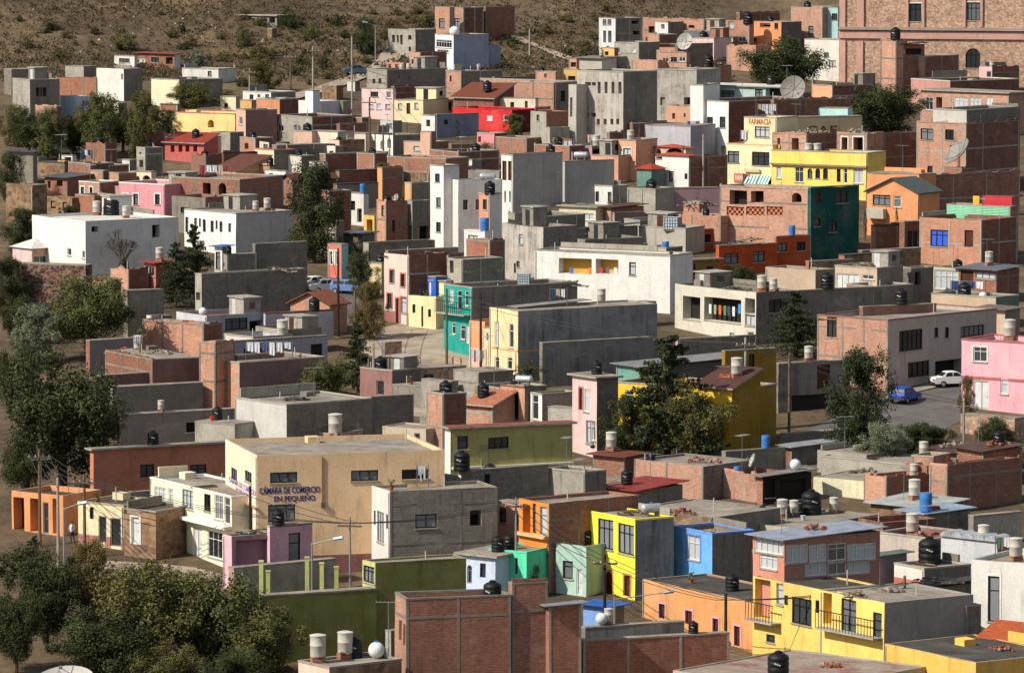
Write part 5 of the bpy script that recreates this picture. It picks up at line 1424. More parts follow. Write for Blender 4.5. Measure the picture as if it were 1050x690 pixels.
wb = H('large white block house with scattered dark windows, left tower', 441, 455, 471, 170, 264, 'd9d5ce', 'cfcac4', a=57, w='L446,178,451,187k L447,203,452,213k L447,228,452,238k')
wb2 = H('large white block house, wide right part with glass balustrade', 469, 470, 515, 185, 265.5, 'd9d5ce', 'e0dcd6', a=68, w='R475,205,480,215k R488,205,492,215k R462,229,466,239k', len_=3)
T('g', 500, 182, 10, 'by glass balustrade on large white block', wb2)
H('narrow brick-red stair tower before large white block', 491, 502, 514, 199, 270, 'c47a56', 'd8d4ce', w='L495,205,499,215k', par=.1, fr=False)
T('k', 521, 226, 14, 'at foot of tall blank grey shutters house', HOUSES[-1])
H('brick two level house with white dish and terrace', 386, 396, 418, 207, 252, 'pbrick', 'brick', w='L391,211,394,222k R402,226,405,238k')
dish(388, 206, 10, 'small white dish on brick two level house', aim=(-.8, -.5, .3), lift=.3); T('k', 397, 206, 10, 'beside small white dish')
H('thin orange pier house left of grey plaster house', 415, 422, 443, 188, 224, 'de9040', 'block', par=.2)
H('grey plaster house on columns over street', 415, 423, 443, 206, 250, 'lconc', 'block', w='L417,231,422,249o R428,232,440,248o')
H('orange pillar cottage with brown brick yard', 387, 392, 413, 173, 206, 'de8e3c', 'brick')
H('small blue and white kiosk with blue sign near street', 376, 386, 390, 175, 192, 'd0d4da', w='L378,178,383,182b')
H('cluttered whitewashed ruin house by the sloping street', 354, 373, 378, 199, 232, 'd6d2ca', w='L358,206,364,216o L366,214,371,228o', par=0)
H('dark brown sheds cluster in shade behind street poles', 344, 348, 396, 176, 206, 'adobe', 'shadebrick', fr=False, roof='x')
H('brown wall house behind whitewashed ruin', 342, 346, 388, 190, 216, 'adobe', '6b5a50', roof='x')
H('small mustard gate house on the sloping street', 373, 384, 387, 221, 240, 'dcae38', w='L376,225,382,238o', dep=3)
T('b', 357, 234, 9, 'on whitewashed ruin by sloping street', HOUSES[-4])
H('weathered red-brown garage with door beside bare pole', 369, 402, 412, 380, 414, '7e4238', '4a2a26', w='L386,390,394,405M', dep=4)
H('stone embankment house wall along the curved street', 411, 428, 478, 379, 406, 'tstone', 'tstone', w='R434,383,445,398M', par=0, a=57, fr=False)
H('dark stone gable ruin below the curved street', 391, 395, 412, 352, 384, 'shadeconc', 'tstone', par=0)
# ================================================================= bottom left and centre
ca = H('big tan commerce building with blue lettering on two sides', 231, 264, 456, 467, 592, 'f0d0b0', 'dcb684', a=75, par=.35, roof='c', cop=False, w='L237,480,243,492k L251,483,258,494k L239,515,245,545M L253,517,259,545M R277,484,305,495k R360,482,388,493k R412,481,440,491k R275,517,303,535k', base=('7a3028', 0, 1.6))
text(ca, 'R', 266, 497.5, 328, 505.5, 'CÁMARA DE COMERCIO', 'pl241a74', bold=.005); text(ca, 'R', 281, 506.5, 323, 514.5, 'EN PEQUEÑO', 'pl241a74', bold=.005)
text(ca, 'L', 235, 494, 262, 501, 'CÁMARA DE COMERCIO', 'pl8a6cb0', bold=.01); text(ca, 'L', 242, 502, 256, 507, 'EN PEQUEÑO', 'pl8a6cb0', bold=.01)
panel(ca, 'R', 329, 515, 333, 520, '2c2622', 'meter_box', -.2); panel(ca, 'R', 329.5, 467, 330.2, 516, '8a6a40', 'conduit', -.07); panel(ca, 'R', 332, 470, 332.7, 516, '8a6a40', 'conduit', -.07)
panel(ca, 'L', 231, 511, 264, 512.5, 'b06a40', 'ledge', -.2)
yh = H('long cream two storey house stepping along the street', 154, 238, 246, 509, 585, 'e6e0bc', a=60, dep=5, par=.1, roof='c', cop='dedcd2', w='L158,499,170,517w L173,501,178,520w L187,502,198,522c L209,506,216,524k L220,505,229,533w L230,508,236,538w L173,535,192,568c L198,540,207,572W L213,545,228,572w')
panel(yh, 'L', 160, 530.5, 238, 533.5, 'dedcd4', 'ledge', -.7, -.02)
pn = H('pink house with shaded mauve porch and scrap tile roof', 229, 238, 318, 550, 608, 'dca6b6', 'a8707e', a=62, roof='c', par=.2, w='R242,553,275,586V R279,560,298,590V R303,552,312,588k')  # mauve flank is the pink with its shade painted in
pile(262, 546, 44, 8, 'scrap', 'mess of loose tiles and timber on the pink house')
H('pink upper terrace hut with black round tank', 274, 277, 320, 541, 605, 'dca6b6', 'cc98a8', par=.3, w='R296,546,308,580k'); T('k', 284, 538, 17, 'wide, before the tan commerce building')
H('cream arched facade house with dark doorways, peeling paint', 80, 127, 131, 518, 564, 'e0cea0', dep=5, roof='x', par=.2, w='L92,520,96,532k L101,529,109,556M L113,531,124,560M', base=('9a4a3a', 0, 1.0), cop='a89070')
H('stone-faced house with white-edged door next to cream arched façade', 127, 160, 163, 524, 574, 'adobe', roof='x', dep=5, w='L135,530,143,558Ws', par=.2)
H('grey shaded block room behind stone-faced house', 131, 134, 156, 506, 548, 'shadeconc', 'conc', par=0)
H('orange pillared house with green doors behind leaning poles', 12, 65, 68, 508, 550, 'd98432', dep=5, roof='x', cop=False, w='L14,510,25,545o L31,511,41,545o L44,515,50,547M L54,511,60,547o')
# olive compound
H('stone retaining wall below the pink porch', 234, 240, 345, 583, 620, 'tstone', 'lconc', par=0, name='stone_wall', cat='wall', fr=False)
ov2 = H('olive green plain wall building, lower wide part', 262, 267, 386, 612, 682, '!74743c', '!74743c', a=66, par=.2, roof='c')
for i, (x, y0, y1) in enumerate(((268, 576, 612), (275, 586, 612), (315, 572, 604), (330, 578, 604), (345, 582, 606))):
    p = hit_ground(x, y1 + 30 if False else y1 + 12); t = at_depth(x, y0, p.y)
    b = MB(); b.box(-.16, .16, -.16, .16, -.3, t.z - p.z, 'b4ba58'); b.box(-.2, .2, -.2, .2, t.z - p.z, t.z - p.z + .12, 'b4ba58')
    o = b.build('gate_post'); o.location = p; tag(o, ['lime green post nearest the pink porch', 'shorter lime green post, second from pink porch', 'lime green post before tan commerce wall', 'lime green post left of white wall stub', 'lime green post touching olive wall building'][i], 'post', 'lime green posts of the olive compound')
ov3 = H('olive green plain wall building, taller part with lime doorway', 372, 385, 478, 577, 670, 'b4ba58', '!74743c', a=66, par=.15, roof='c', cop=False, w='L373,580,384,597k')
gy = H('grey block house with slanted parapet and white front', 381, 400, 510, 504, 598, 'd8ccc8', 'block', a=71, par=.25, w='L383,523,385,538D L386.5,524,394,556c L396,527,398,542D R426,527,448,541k R482,523,494,539ko')
T('s', 396, 575, 15, 'bulging at the foot of grey slanted-parapet house', gnd=True)
H('grey roof rooms cluster behind slanted parapet house', 470, 473, 562, 484, 552, 'dcd8d0', 'block', par=.2, w='R497,486,503,500o')
H('low grey roof parapet behind slanted parapet house', 393, 410, 470, 492, 560, 'd0ccc6', 'shadeblock', par=.3)
H('pale parapet box with grey ledge below olive house', 560, 600, 622, 484, 546, 'lconc', 'shadeconc', par=.5)
T('k', 537, 500, 21, 'with white emblem below olive green house', HOUSES[-3])
H('brick-pink narrow house behind steel pole', 508, 532, 545, 517, 578, 'c48c78', 'brick', w='L512,520,519,536k L527,524,531,540k', fr=False, par=0)
lb = H('powder blue sloping-roof cottage with arch and railing', 472, 508, 512, 571, 616, 'bccce4', roof='Pc', w='L492,577,498,592k L479,579,484,598a', dep=5)
H('mint green house with dark door strip', 501, 540, 544, 566, 614, '!58d4a8', dep=4, w='L513,566,519,586M L528,572,531,588k', par=.1, cop='!58d4a8')
og2 = H('orange house with open balcony storey and wide brick flank', 532, 563, 656, 516, 608, '!e08a34', 'brick', a=54, par=.25, w='L536,517,544,547O L546.5,516,550,546k L554,519,561,548c L540,563,550,586k L557,567,562,597c')
panel(og2, 'L', 532, 547, 563, 550, 'd9a468', 'balcony_ledge', -.4)
H('mint peeling-plaster house with white door', 570, 601, 604, 560, 612, 'a4c8b8', roof='c', dep=5, w='L577,575,587,593k L591,583,597,610W')
yy = H('lemon yellow house with tall barred windows, orange arched doors', 602, 651, 691, 533, 616, '!efe240', 'stain8a8783', a=57, par=.12, cop='!efe240', w='L613,532,629,563wk L634,537,650,568wk L621,585,628,610Dna L640,590,646,611Dn')
T('g', 668, 524, 14, 'on lemon yellow house roof')
H('lemon yellow low extension with grey gate', 650, 668, 671, 560, 613, 'ece04e', dep=3, w='L654,591,660,606M', par=0)
bl = H('sky blue house with thick blue window frame and grey flank', 690, 730, 773, 547, 617, '!6cb0ec', 'shadeconc', a=57, cop='3f84e0', w='L705,549,718,574cwu')
ora = H('long orange house with pink-framed doorways', 659, 772, 790, 617, 669, 'd68a34', 'a86c28', a=57, roof='x', par=.12, cop=False, w='L676,619,682,634Dp L703,626,710,640Dp L731,634,737,664Dp L753,642,759,662Dp', dep=6)
# bottom right
up = H('glazed upper storey with brick-red panels and steel roof', 772, 804, 902, 553, 678.5, 'c47052', '985a46', a=57, roof='S9aa3b2', w='L774,549,803,567cw L779,567.5,797,583cw R806,558,829,577cw R830,558,848,576cw R849,557,868,575w R869,557,898,574cw R826,577.5,848,590cw R849,576.5,868,589w R869,575.5,892,588cw', fr=False)
ya = H('yellow row house with grilled balcony, section under glazed storey', 772, 841, 845, 604, 694, '!e6c468', a=57, dep=5, roof='x', par=.1, cop=False, w='L774,592,790,634O L796,598,803,620c L804,610,808,620k L812,613,832,640k L773,618,801,636B L836,615,840,628k L786,650,795,658k')
yb_ = H('yellow row house, eastern end with glass doors and grey flank', 841, 906, 998, 618, 717, '!e6c468', '77746e', a=57, roof='c', par=.1, cop=False, w='L844,606,853,640O L863,614,878,648kw L895,628,904,655kw L845,630,905,648B')
pile(878, 612, 22, 9, 'wood', 'blue tarpaulin bundle beside timber on yellow row house roof')
yq = H('golden yellow low house with corrugated grey roof by street lamp', 907, 1000, 1004, 679, 752, 'eab424', a=57, dep=8, roof='x', par=.05, cop=False)
H('grey plastered side building behind golden yellow house', 984, 990, 1006, 622, 704, 'conc', 'shadeblock', par=0)
wr_ = H('pale grey block house with tall white-framed window', 996, 1058, 1062, 578, 694, 'cfccc4', roof='c', a=32, dep=6, w='L1013,590,1025,637kws', par=.3)
H('orange-tiled porch house in the corner by pale block house', 1003, 1058, 1062, 663, 722, 'd8a090', roof='Tb55a34', a=38, dep=3, w='L1009,672,1030,700p')
H('white house patched with red, black roof junk', 917, 947, 996, 583, 640, 'd8cfc4', 'shadeconc', par=.2, base=('b8402e', 2.3, 3.2))
T('k', 953, 578, 29, 'largest, with pipes above patched white-red house')
H('dark pipe-frame shelter roof beneath the black tank', 905, 912, 1000, 606, 664, 'shadeconc', 'shadeconc', roof='S4a4846')
pile(960, 606, 60, 10, 'scrap', 'tangle of pipes and poles on dark shelter roof')
H('mauve shaded room beside glazed storey, green sheet roof', 896, 902, 930, 570, 630, 'a04a3c', '7a6a70', roof='S6a7a70')
H('white shed with purple window and blue-grey roof', 924, 948, 994, 527, 560, 'd9d6cf', 'block', roof='S9aaabf', w='L931,531,937,545bp')
T('b', 1008, 545, 19, 'tall, beside white shed with purple window', HOUSES[-1])
H('grey plaster low wall house behind blue drum', 993, 998, 1048, 530, 562, 'conc', 'lconc', par=0)
H('barrel-vaulted pale roof shed near black tank', 965, 1022, 1040, 556, 600, 'b8bcc0', '8a4a40', roof='r')
for k in range(5):
    q = LAST; b = MB(); w_ = q.L / 5; n = 8
    for t in range(n):
        a0, a1 = math.pi * t / n, math.pi * (t + 1) / n
        x0 = -q.L + w_ * (k + .5)
        P_ = lambda a, y: (x0 - w_ * .5 * math.cos(a), y, q.h + .05 + w_ * .4 * math.sin(a))
        b.q([P_(a0, -.2), P_(a1, -.2), P_(a1, q.W * .8), P_(a0, q.W * .8)], 'sheetb4b8bc')
    b.q([P_(math.pi * t / n, -.2) for t in range(n + 1)][::-1], 'sheetb4b8bc'); b.build('vault', q.o)
H('pale sheet-roofed low shed beside brick houses', 893, 950, 956, 521, 548, 'adobe', roof='Sb4b8b4', dep=5)
H('brick house with concrete frame and shaded flank, eastern edge', 953, 971, 1048, 478, 527, 'pbrick', 'brick', a=50)
H('smaller brick house with concrete frame, white cistern on top', 886, 909, 953, 490, 521, 'pbrick', 'brick', a=57)
T('w', 937, 483, 16, 'on smaller framed brick house')
H('brick lean-to with sloping sheet roof, eastern edge', 981, 1008, 1048, 462, 500, 'brick', 'brick', roof='S5c4438')
H('cream sloping garden wall house with wide grey roof', 834, 886, 890, 493, 512, 'd8d2ac', 'lconc', dep=10, roof='c', par=.05)
H('grey-roofed low house edge behind cream sloping wall', 842, 930, 936, 476, 502, 'lconc', roof='c', dep=6, par=.05)
T('w', 947, 469, 17, 'on brick footing behind smaller brick house')
H('brick footing house with small dark doorway behind cistern', 935, 957, 962, 468, 500, 'pbrick', dep=3)
H('brick house centre with long sloping parapet and banded wall', 650, 721, 772, 478, 514, 'pbrick', 'shadeblock', a=42, par=.2)
T('k', 668, 464, 10, 'low and squat behind centre brick house')
H('brick house beside black shack with tin roof', 742, 779, 786, 487, 516, 'pbrick', 'shadebrick', dep=4)
H('black open shack under patched tin roof', 776, 782, 832, 488, 518, 'brick', 'dark', roof='S8c8880', w='R785,492,795,510o R800,492,826,512o', fr=False)
T('s', 797, 479, 12, 'big, on patched tin roof shack'); dish(773, 482, 15, 'grey tilted dish beside tin roof shack', HOUSES[-2], aim=(-.9, -.2, .35))
H('low concrete roof terrace crowded with tanks', 757, 815, 900, 541, 575, 'b8a68c', 'conc', a=40, par=.15, roof='c')
tt = LAST
T('k', 784, 524, 18, 'leftmost on crowded tank terrace', tt); T('w', 802, 531, 20, 'front one on crowded tank terrace', tt); T('w', 814, 520, 17, 'middle one on crowded tank terrace', tt); T('k', 832, 524, 26, 'largest on crowded tank terrace', tt); T('w', 855, 521, 17, 'farthest right on crowded tank terrace', tt); T('b', 756, 512, 11, 'with white neighbour beside brick and tin shack', HOUSES[-3])
H('wide flat concrete roof with red jerrycan and rubble', 640, 730, 800, 531, 582, 'adobe', 'shadeblock', a=40, par=.1, roof='c')
pile(700, 527, 30, 6, 'brick', 'small brick rubble heap with red can on wide roof')
H('red corrugated roof hall behind lemon yellow house', 614, 652, 700, 503, 542, 'lconc', 'shadeblock', roof='S9a4038', a=42)
H('dark low wall house with blue barrel under pole', 740, 744, 806, 464, 492, 'conc', 'shadeconc', par=0); T('b', 785, 470, 13, 'standing alone by dark low wall', HOUSES[-1])
H('carport with yellow steel frame and sheet roof', 802, 812, 881, 458, 478, 'brick', 'shadeconc', roof='S9aa0a4', w='R846,462,870,474o', par=0)
H('grimy grey wall house with rusty shutter beside street', 794, 798, 872, 374, 424, 'conc', 'stain8f8880', a=60, w='R838,374,851,398D R812,404,868,420o')
T('w', 800, 366, 16, 'on grimy grey wall house with rusty shutter')
# very bottom
bb = H('unplastered dark brick house with concrete frame, front parapet', 405, 417, 524, 614, 722, 'pbrick', 'brick', a=74, par=.9, roof='c', cop='conc', fr=(1, 6.0), w='L409,636,412,656o L413.5,640,416,662o')
H('taller dark brick house beside parapet house, broken wall top', 521, 525, 562, 599, 714, 'brick', 'brick', a=70, par=.1, roof='c', dep=None, cop=False, fr=(0, 6.0))
H('dark brick house with grey sheet roof, stepping down from taller one', 560, 563, 596, 621, 713, 'brick', 'brick', a=70, roof='S8f959c', fr=(0, 9.0))
T('k', 505, 607, 24, 'with white emblem behind dark brick parapet', bb)
H('low brick parapet house at bottom with grey wall behind', 594, 598, 748, 658, 708, 'brick', 'brick', a=70, par=.4, fr=True)
H('stained grey plaster wall house behind low brick parapet', 596, 600, 702, 644, 696, 'conc', 'stain9a968f', a=68, par=.2)
T('s', 616, 640, 13, 'white, behind stained grey plaster wall')
T('w', 613, 636, 17, 'weathered, behind stained grey plaster wall'); T('k', 711, 644, 13, 'squat, by white wall of orange house', HOUSES[-2])
H('flat roof with red patches and one black tank at bottom edge', 690, 830, 950, 706, 770, 'b09078', 'lconc', a=42, par=.08, roof='p', cop=False)
T('k', 798, 694, 28, 'at bottom edge on red-patched roof')
H('pinkish low house with concrete roof carrying several tanks, bottom edge', 306, 338, 412, 684, 744, 'c8ac9a', 'adobe', a=54, par=.15, roof='c')
T('w', 326, 651, 30, 'left of tall pair on pinkish bottom roof'); T('w', 354, 648, 29, 'right of tall pair on pinkish bottom roof'); T('k', 363, 660, 22, 'on pinkish bottom roof'); T('s', 386, 663, 18, 'with blue cap on pinkish bottom roof')
H('low grey annex with small openings beside olive compound', 395, 401, 424, 648, 700, 'lconc', 'conc', par=.1)
H('blue market stalls with sloping blue covers near yellow house', 598, 626, 640, 622, 652, '5a8ed0', 'conc', roof='S2f66b4')
# ================================================================= streets and ground
sheet('street', [(380, 400), (372, 352), (384, 338), (420, 330), (470, 332), (500, 360), (560, 420), (470, 430), (400, 425)], 'dirtroad', .03)
sheet('road', [(795, 462), (830, 440), (905, 408), (962, 398), (1012, 388), (1012, 412), (985, 432), (930, 462), (880, 480), (800, 482)], 'asphalt', .03)
sheet('pavement', [(905, 408), (960, 392), (1012, 380), (1012, 387), (962, 397.5), (906, 411)], 'roofc', .12)
sheet('lane', [(165, 578), (200, 582), (240, 592), (245, 602), (150, 592), (90, 580), (92, 574)], 'dirtroad', .03)
sheet('lane', [(300, 345), (352, 345), (372, 300), (350, 285), (325, 285), (330, 320)], 'asphalt', .03)
# cars
car(928, 412, '0f48a8', 'bright blue hatchback parked on the grey road', 62, 'hatch')
car(977, 396, 'd9dad8', 'white saloon parked before shaded garage', 18, 'sedan')
car(336, 300, '8f9698', 'silver-grey saloon on the shaded lane', 20, 'sedan'); car(325, 297, 'cfd0c8', 'off-white saloon partly behind silver-grey one', 30, 'sedan'); car(358, 301, '5f76a8', 'dull blue small car by the lane tree', -20, 'hatch')
car(367, 77, '3f5560', 'dark teal saloon on the high hillside track', 15, 'sedan'); car(62, 152, '3f4a66', 'dark blue saloon under the western trees', 10, 'sedan'); car(66, 158, 'c8cacc', 'pale saloon under the western trees', 10, 'sedan')
# ================================================================= vegetation
tree('wild', 321, 268, 104, 76, 'tall dark leafy tree beside long white house', 'dark', group=None, var=0)
tree('round', 95, 366, 88, 112, 'broad rounded pepper tree in front of white building', 'pepper', var=0)
tree('wild', 38, 372, 62, 66, 'greyish leafy tree below reddish stone wall', 'grey', var=1)
tree('round', 64, 506, 156, 146, 'huge dark pepper tree at western edge above poles', 'dark', var=1)
tree('round', 22, 440, 92, 80, 'smaller dark tree touching the huge pepper tree', 'dark', var=2)
tree('cedar', 200, 312, 80, 50, 'tall dark fir beside white drum and tiered house', 'fir', 'conifer', var=0); tree('cedar', 180, 316, 66, 52, 'shorter dark fir left of the tall fir', 'fir', 'conifer', var=1)
tree('bare', 126, 284, 56, 56, 'leafless twiggy tree against the white building', var=0, name='bare_tree')
tree('cedar', 366, 402, 70, 48, 'dark conifer beside pale lamp pole', 'fir', 'conifer', var=2); tree('round', 336, 420, 56, 66, 'rounded dark green tree by maroon flank', 'pepper', var=2)
tree('wild', 372, 306, 50, 42, 'loose green street tree near cars', 'dark', var=2); tree('wild', 378, 348, 60, 46, 'thin half-bare brown tree by the curved street', 'dry', var=0)
tree('palm', 541, 408, 50, 54, 'spiky palm-like plant over kitchen tanks', 'dark', 'yucca_plant', 'plant', var=0)
tree('cedar', 683, 478, 132, 130, 'largest conifer covering the yellow house', 'fir', 'conifer', var=0); tree('round', 714, 480, 92, 96, 'olive leafy tree beside the largest conifer', 'olive', var=1); tree('wild', 642, 478, 76, 66, 'dark bush tree under largest conifer branches', 'dark', var=1)
tree('cedar', 816, 366, 66, 76, 'dark conifer behind grey garden wall', 'fir', 'conifer', var=1); tree('round', 757, 300, 30, 46, 'low dark green tree before rust-red house', 'dark', var=0)
tree('cypress', 787, 448, 36, 15, 'small cypress against dark ochre wall', 'fir', 'cypress', var=0)
tree('wild', 884, 472, 118, 96, 'big bushy pine standing at roadside', 'fir', 'pine_tree', var=0); tree('wild', 907, 486, 56, 64, 'silvery grey shrub tree below roadside pine', 'grey', var=2)
tree('wild', 960, 476, 40, 60, 'dark low shrub below grey road', 'dark', 'shrub', 'shrub', var=1); tree('shrub', 1020, 454, 36, 52, 'reddish green shrub before pink house', 'dry', 'shrub', 'shrub', var=0); tree('wild', 992, 432, 48, 24, 'reddish climbing plant at pink house corner', 'dry', 'shrub', 'shrub', var=0); tree('wild', 1022, 470, 44, 50, 'dark shrub below pink house garden wall', 'dark', 'shrub', 'shrub', var=2)
tree('round', 801, 102, 68, 106, 'large round dark tree above mesh dish', 'dark', var=1); tree('round', 906, 148, 64, 108, 'broad dark tree before brown brick house', 'dark', var=2)
tree('round', 490, 172, 27, 54, 'round green tree among brown sheds', 'pepper', var=0); tree('wild', 528, 142, 26, 30, 'small green tree beside bright red house', 'pepper', var=1)
for i, (x, yb, h, w, lf, lb_) in enumerate(((30, 160, 52, 46, 'dark', 'dark wide tree at western edge of tree cluster'), (48, 164, 56, 44, 'pepper', 'green tree second in the western cluster'), (74, 160, 46, 46, 'dark', 'shorter tree in middle of western cluster'), (104, 162, 70, 54, 'pepper', 'tallest green tree in western cluster'), (126, 156, 52, 46, 'dark', 'dark tree before white tall house in cluster'), (147, 164, 72, 42, 'olive', 'tree with bare branches at eastern cluster end'), (196, 118, 36, 56, 'olive', 'olive tree before dark grey parapet wall'), (172, 136, 24, 34, 'dark', 'small dark tree before yellow long house'), (90, 160, 56, 40, 'olive', 'brownish tree between shorter and tallest cluster trees'), (160, 150, 40, 36, 'dark', 'dark low tree beside narrow grey block house'))):
    tree('wild' if i % 2 else 'round', x, yb, h, w, lb_, lf, group='trees of the western cluster')
RB = random.Random(5)
for i in range(120):
    x, y = RB.uniform(10, 640), RB.uniform(12, 92)
    if x > 400 and y > 40 and x < 520: continue
    if x > 520 and y > 62: continue
    if x < 240 and y > 64: continue
    s_ = RB.uniform(.6, 1.5)
    tree('shrub', x, y, 9 * s_, 14 * s_, 'low scrubby bush on the dry hillside', RB.choice(('olive', 'dry', 'dark', 'olive')), 'shrub', 'shrub', 'scattered low hillside scrub')
for i, (x, yb, h, w, lf, lb_) in enumerate(((250, 48, 26, 24, 'pepper', 'round green bush below concrete frame house'), (320, 42, 22, 28, 'pepper', 'green bush high on hill near skyline'), (375, 56, 38, 34, 'dark', 'large dark hillside tree beside street lamp'), (332, 72, 24, 16, 'dark', 'narrow green bush by hillside track'), (270, 95, 36, 46, 'olive', 'wide olive thicket in hill gully'), (128, 52, 26, 38, 'olive', 'wide dull bush above low white hillside house'), (204, 70, 24, 30, 'grey', 'grey-green cactus clump beside red-brown hillside house'), (296, 30, 26, 24, 'dark', 'dark bush beside concrete frame house on hill'), (265, 62, 22, 36, 'olive', 'olive bush mid hill below concrete frame'), (45, 34, 10, 16, 'grey', 'small pale agave on open western hillside'), (187, 33, 12, 10, 'dark', 'small dark spiky bush on open hillside'), (228, 108, 20, 40, 'olive', 'low olive bush behind white roadside house'), (600, 56, 10, 20, 'olive', 'small bush on quarry scar'), (435, 28, 20, 30, 'olive', 'bush behind unfinished grey house'))):
    tree('shrub' if h < 27 else 'wild', x, yb, h, w, lb_, lf, 'shrub', 'shrub', 'scattered hillside bushes')
for i, (k_, x, yb, h, w, lf, lb_) in enumerate((('round', 48, 668, 112, 104, 'dark', 'dark tree at bottom behind big dish'), ('wild', 95, 664, 116, 66, 'dry', 'brown-green tree between two dark bottom trees'), ('round', 152, 706, 140, 150, 'olive', 'largest olive-green tree at bottom edge'), ('round', 222, 704, 126, 140, 'pepper', 'second large green tree at bottom edge'), ('round', 272, 712, 96, 104, 'olive', 'low green tree before olive wall building'), ('round', 110, 716, 100, 130, 'dark', 'darkest low tree at bottom edge'), ('round', 170, 724, 74, 84, 'olive', 'small bright olive bush at very bottom'), ('cedar', 34, 604, 54, 46, 'fir', 'little dark conifer in front of dirt yard'), ('round', 16, 690, 90, 80, 'dark', 'low dark bush in bottom corner'), ('round', 240, 730, 70, 90, 'dark', 'dark leafy bush at foot of second large green tree'), ('round', 130, 640, 66, 90, 'pepper', 'middle green tree behind largest olive-green tree'), ('round', 190, 650, 70, 86, 'olive', 'olive tree below the cream street house'))):
    tree(k_, x, yb, h, w, lb_, lf)
dish(66, 738, 66, 'big shallow dish rim poking out of bottom trees', aim=(-.1, -.35, .95), gnd=True, lift=.9)
tree('shrub', 90, 606, 30, 44, 'low shrub beside street lamp and dirt yard', 'dry', 'shrub', 'shrub'); tree('shrub', 150, 604, 34, 70, 'wide green shrub below cream street house', 'olive', 'shrub', 'shrub'); tree('shrub', 195, 618, 34, 60, 'green shrub below stepped cream house wall', 'olive', 'shrub', 'shrub')
for x, yb, h, w, lb_ in ((887, 246, 30, 8, 'slim dark cypress left of orange gable house'), (919, 250, 36, 9, 'slim dark cypress before orange gable house'), (928, 246, 20, 6, 'smallest slim cypress before orange gable house')):
    tree('cypress', x, yb, h, w, lb_, 'fir', 'cypress', 'cypress', 'slim cypresses by the orange gable house')
# ================================================================= poles, lamps
pol = {}
for nm, a in {
 'a': (458, 296, 398, 'tall yellowed pole before teal house', 'wood', False), 'b': (493, 300, 388, 'dark thin pole before orange street house', 'dark', False),
 'c': (383, 352, 410, 'pale concrete pole by dark conifer', 'conc', False), 'd': (764, 346, 462, 'tall pale pole with crossarm before yellow house', 'conc', True),
 'e': (809, 362, 452, 'brown wooden pole by grimy grey wall', 'wood', False), 'f': (41, 460, 560, 'leaning grey pole carrying transformer box', 'wood', True),
 'g': (60, 490, 592, 'pale concrete street pole at dirt yard', 'conc', False), 'h': (87, 486, 572, 'wooden pole before cream arched façade', 'wood', True),
 'i': (620, 568, 660, 'dark wooden pole with long crossarm before lemon house', 'dark', True), 'j': (744, 608, 690, 'dark pole against long orange house', 'dark', False),
 'k': (927, 590, 690, 'tall bare pole by golden yellow house', 'wood', False), 'l': (359, 530, 608, 'steel pole before tan commerce building', 'metal', True),
 'm': (529, 510, 612, 'steel pole before orange balcony house', 'metal', True), 'n': (257, 498, 600, 'dark ragged palm-like post before commerce building', 'dark', False),
 'o': (361, 38, 112, 'tall pale pole on hillside track', 'conc', False), 'p': (321, 48, 98, 'hillside pole with crossarm near track', 'conc', True), 'q': (298, 54, 95, 'second hillside pole with crossarm', 'wood', True), 'r': (256, 70, 97, 'short pole above white roadside house', 'conc', True),
 's': (721, 138, 198, 'white leaning-looking pole before dark brick wall', 'conc', False), 't': (700, 150, 196, 'brown pole beside white vaulted house', 'wood', False), 'u': (379, 100, 158, 'street pole before white twin-arch house', 'wood', True), 'v': (393, 128, 160, 'second street pole at white twin-arch house', 'wood', False),
 'w': (957, 192, 232, 'pale pole before shaded brick house', 'conc', False), 'x': (896, 76, 130, 'rusty pole against the stone church', 'dark', False), 'y': (833, 78, 118, 'white pole under large round dark tree', 'conc', False), 'z': (543, 30, 60, 'thin pole on the quarry scar', 'conc', False),
 'A': (988, 408, 470, 'pale pole at pink house garden', 'conc', False), 'B': (347, 255, 345, 'dark pole above the shaded lane', 'dark', False), 'C': (364, 298, 348, 'brown post beside shaded lane', 'wood', False)}.items():
    pol[nm] = pole(*a)
for x, y0, y1, ar, lb_ in ((385, 26, 66, -1.2, 'curved street lamp on the hillside track'), (66, 520, 604, 1.3, 'steel street lamp with tilted head at dirt yard'), (940, 618, 700, 2.6, 'street lamp arm over golden yellow roof'), (630, 612, 668, 3.6, 'long-armed street lamp before lemon yellow house'), (320, 556, 612, 1.8, 'street lamp before pink upper hut')):
    pole(x, y0, y1, lb_, 'metal' if x != 940 else 'wood', False, ar)
wires(pol['f'], pol['h'], 'three cables between leaning pole and façade pole'); wires(pol['h'], pol['l'], 'long cables running to the commerce building pole'); wires(pol['l'], pol['m'], 'cables across the grey slanted-parapet house'); wires(pol['i'], pol['j'], 'cables across the long orange house front'); wires(pol['j'], pol['k'], 'cables along the yellow row houses'); wires(pol['m'], pol['i'], 'cables in front of mint houses and lemon house'); wires(pol['a'], pol['d'], 'cables over dark block long wall', 2); wires(pol['d'], pol['A'], 'cables crossing the grey road', 2); wires(pol['g'], pol['f'], 'cables between dirt yard poles', 4); wires(pol['n'], pol['l'], 'cables sagging before tan commerce wall', 2); wires(pol['b'], pol['a'], 'cables at the teal house corner', 2); wires(pol['u'], pol['o'], 'cables climbing from street to hillside', 2); wires(pol['e'], pol['d'], 'cables past dark ochre wall', 3); wires(pol['c'], pol['B'], 'cables over grey tiered house', 2); wires(pol['p'], pol['o'], 'cables along hillside track', 2)
antenna(228, 636, 668, 'television aerial poking above bottom trees', gnd=True); antenna(211, 648, 690, 'lower television aerial above bottom trees', gnd=True)
antenna(714, 616, 642, 'thin aerial before long orange house', HOUSES[-3]); 
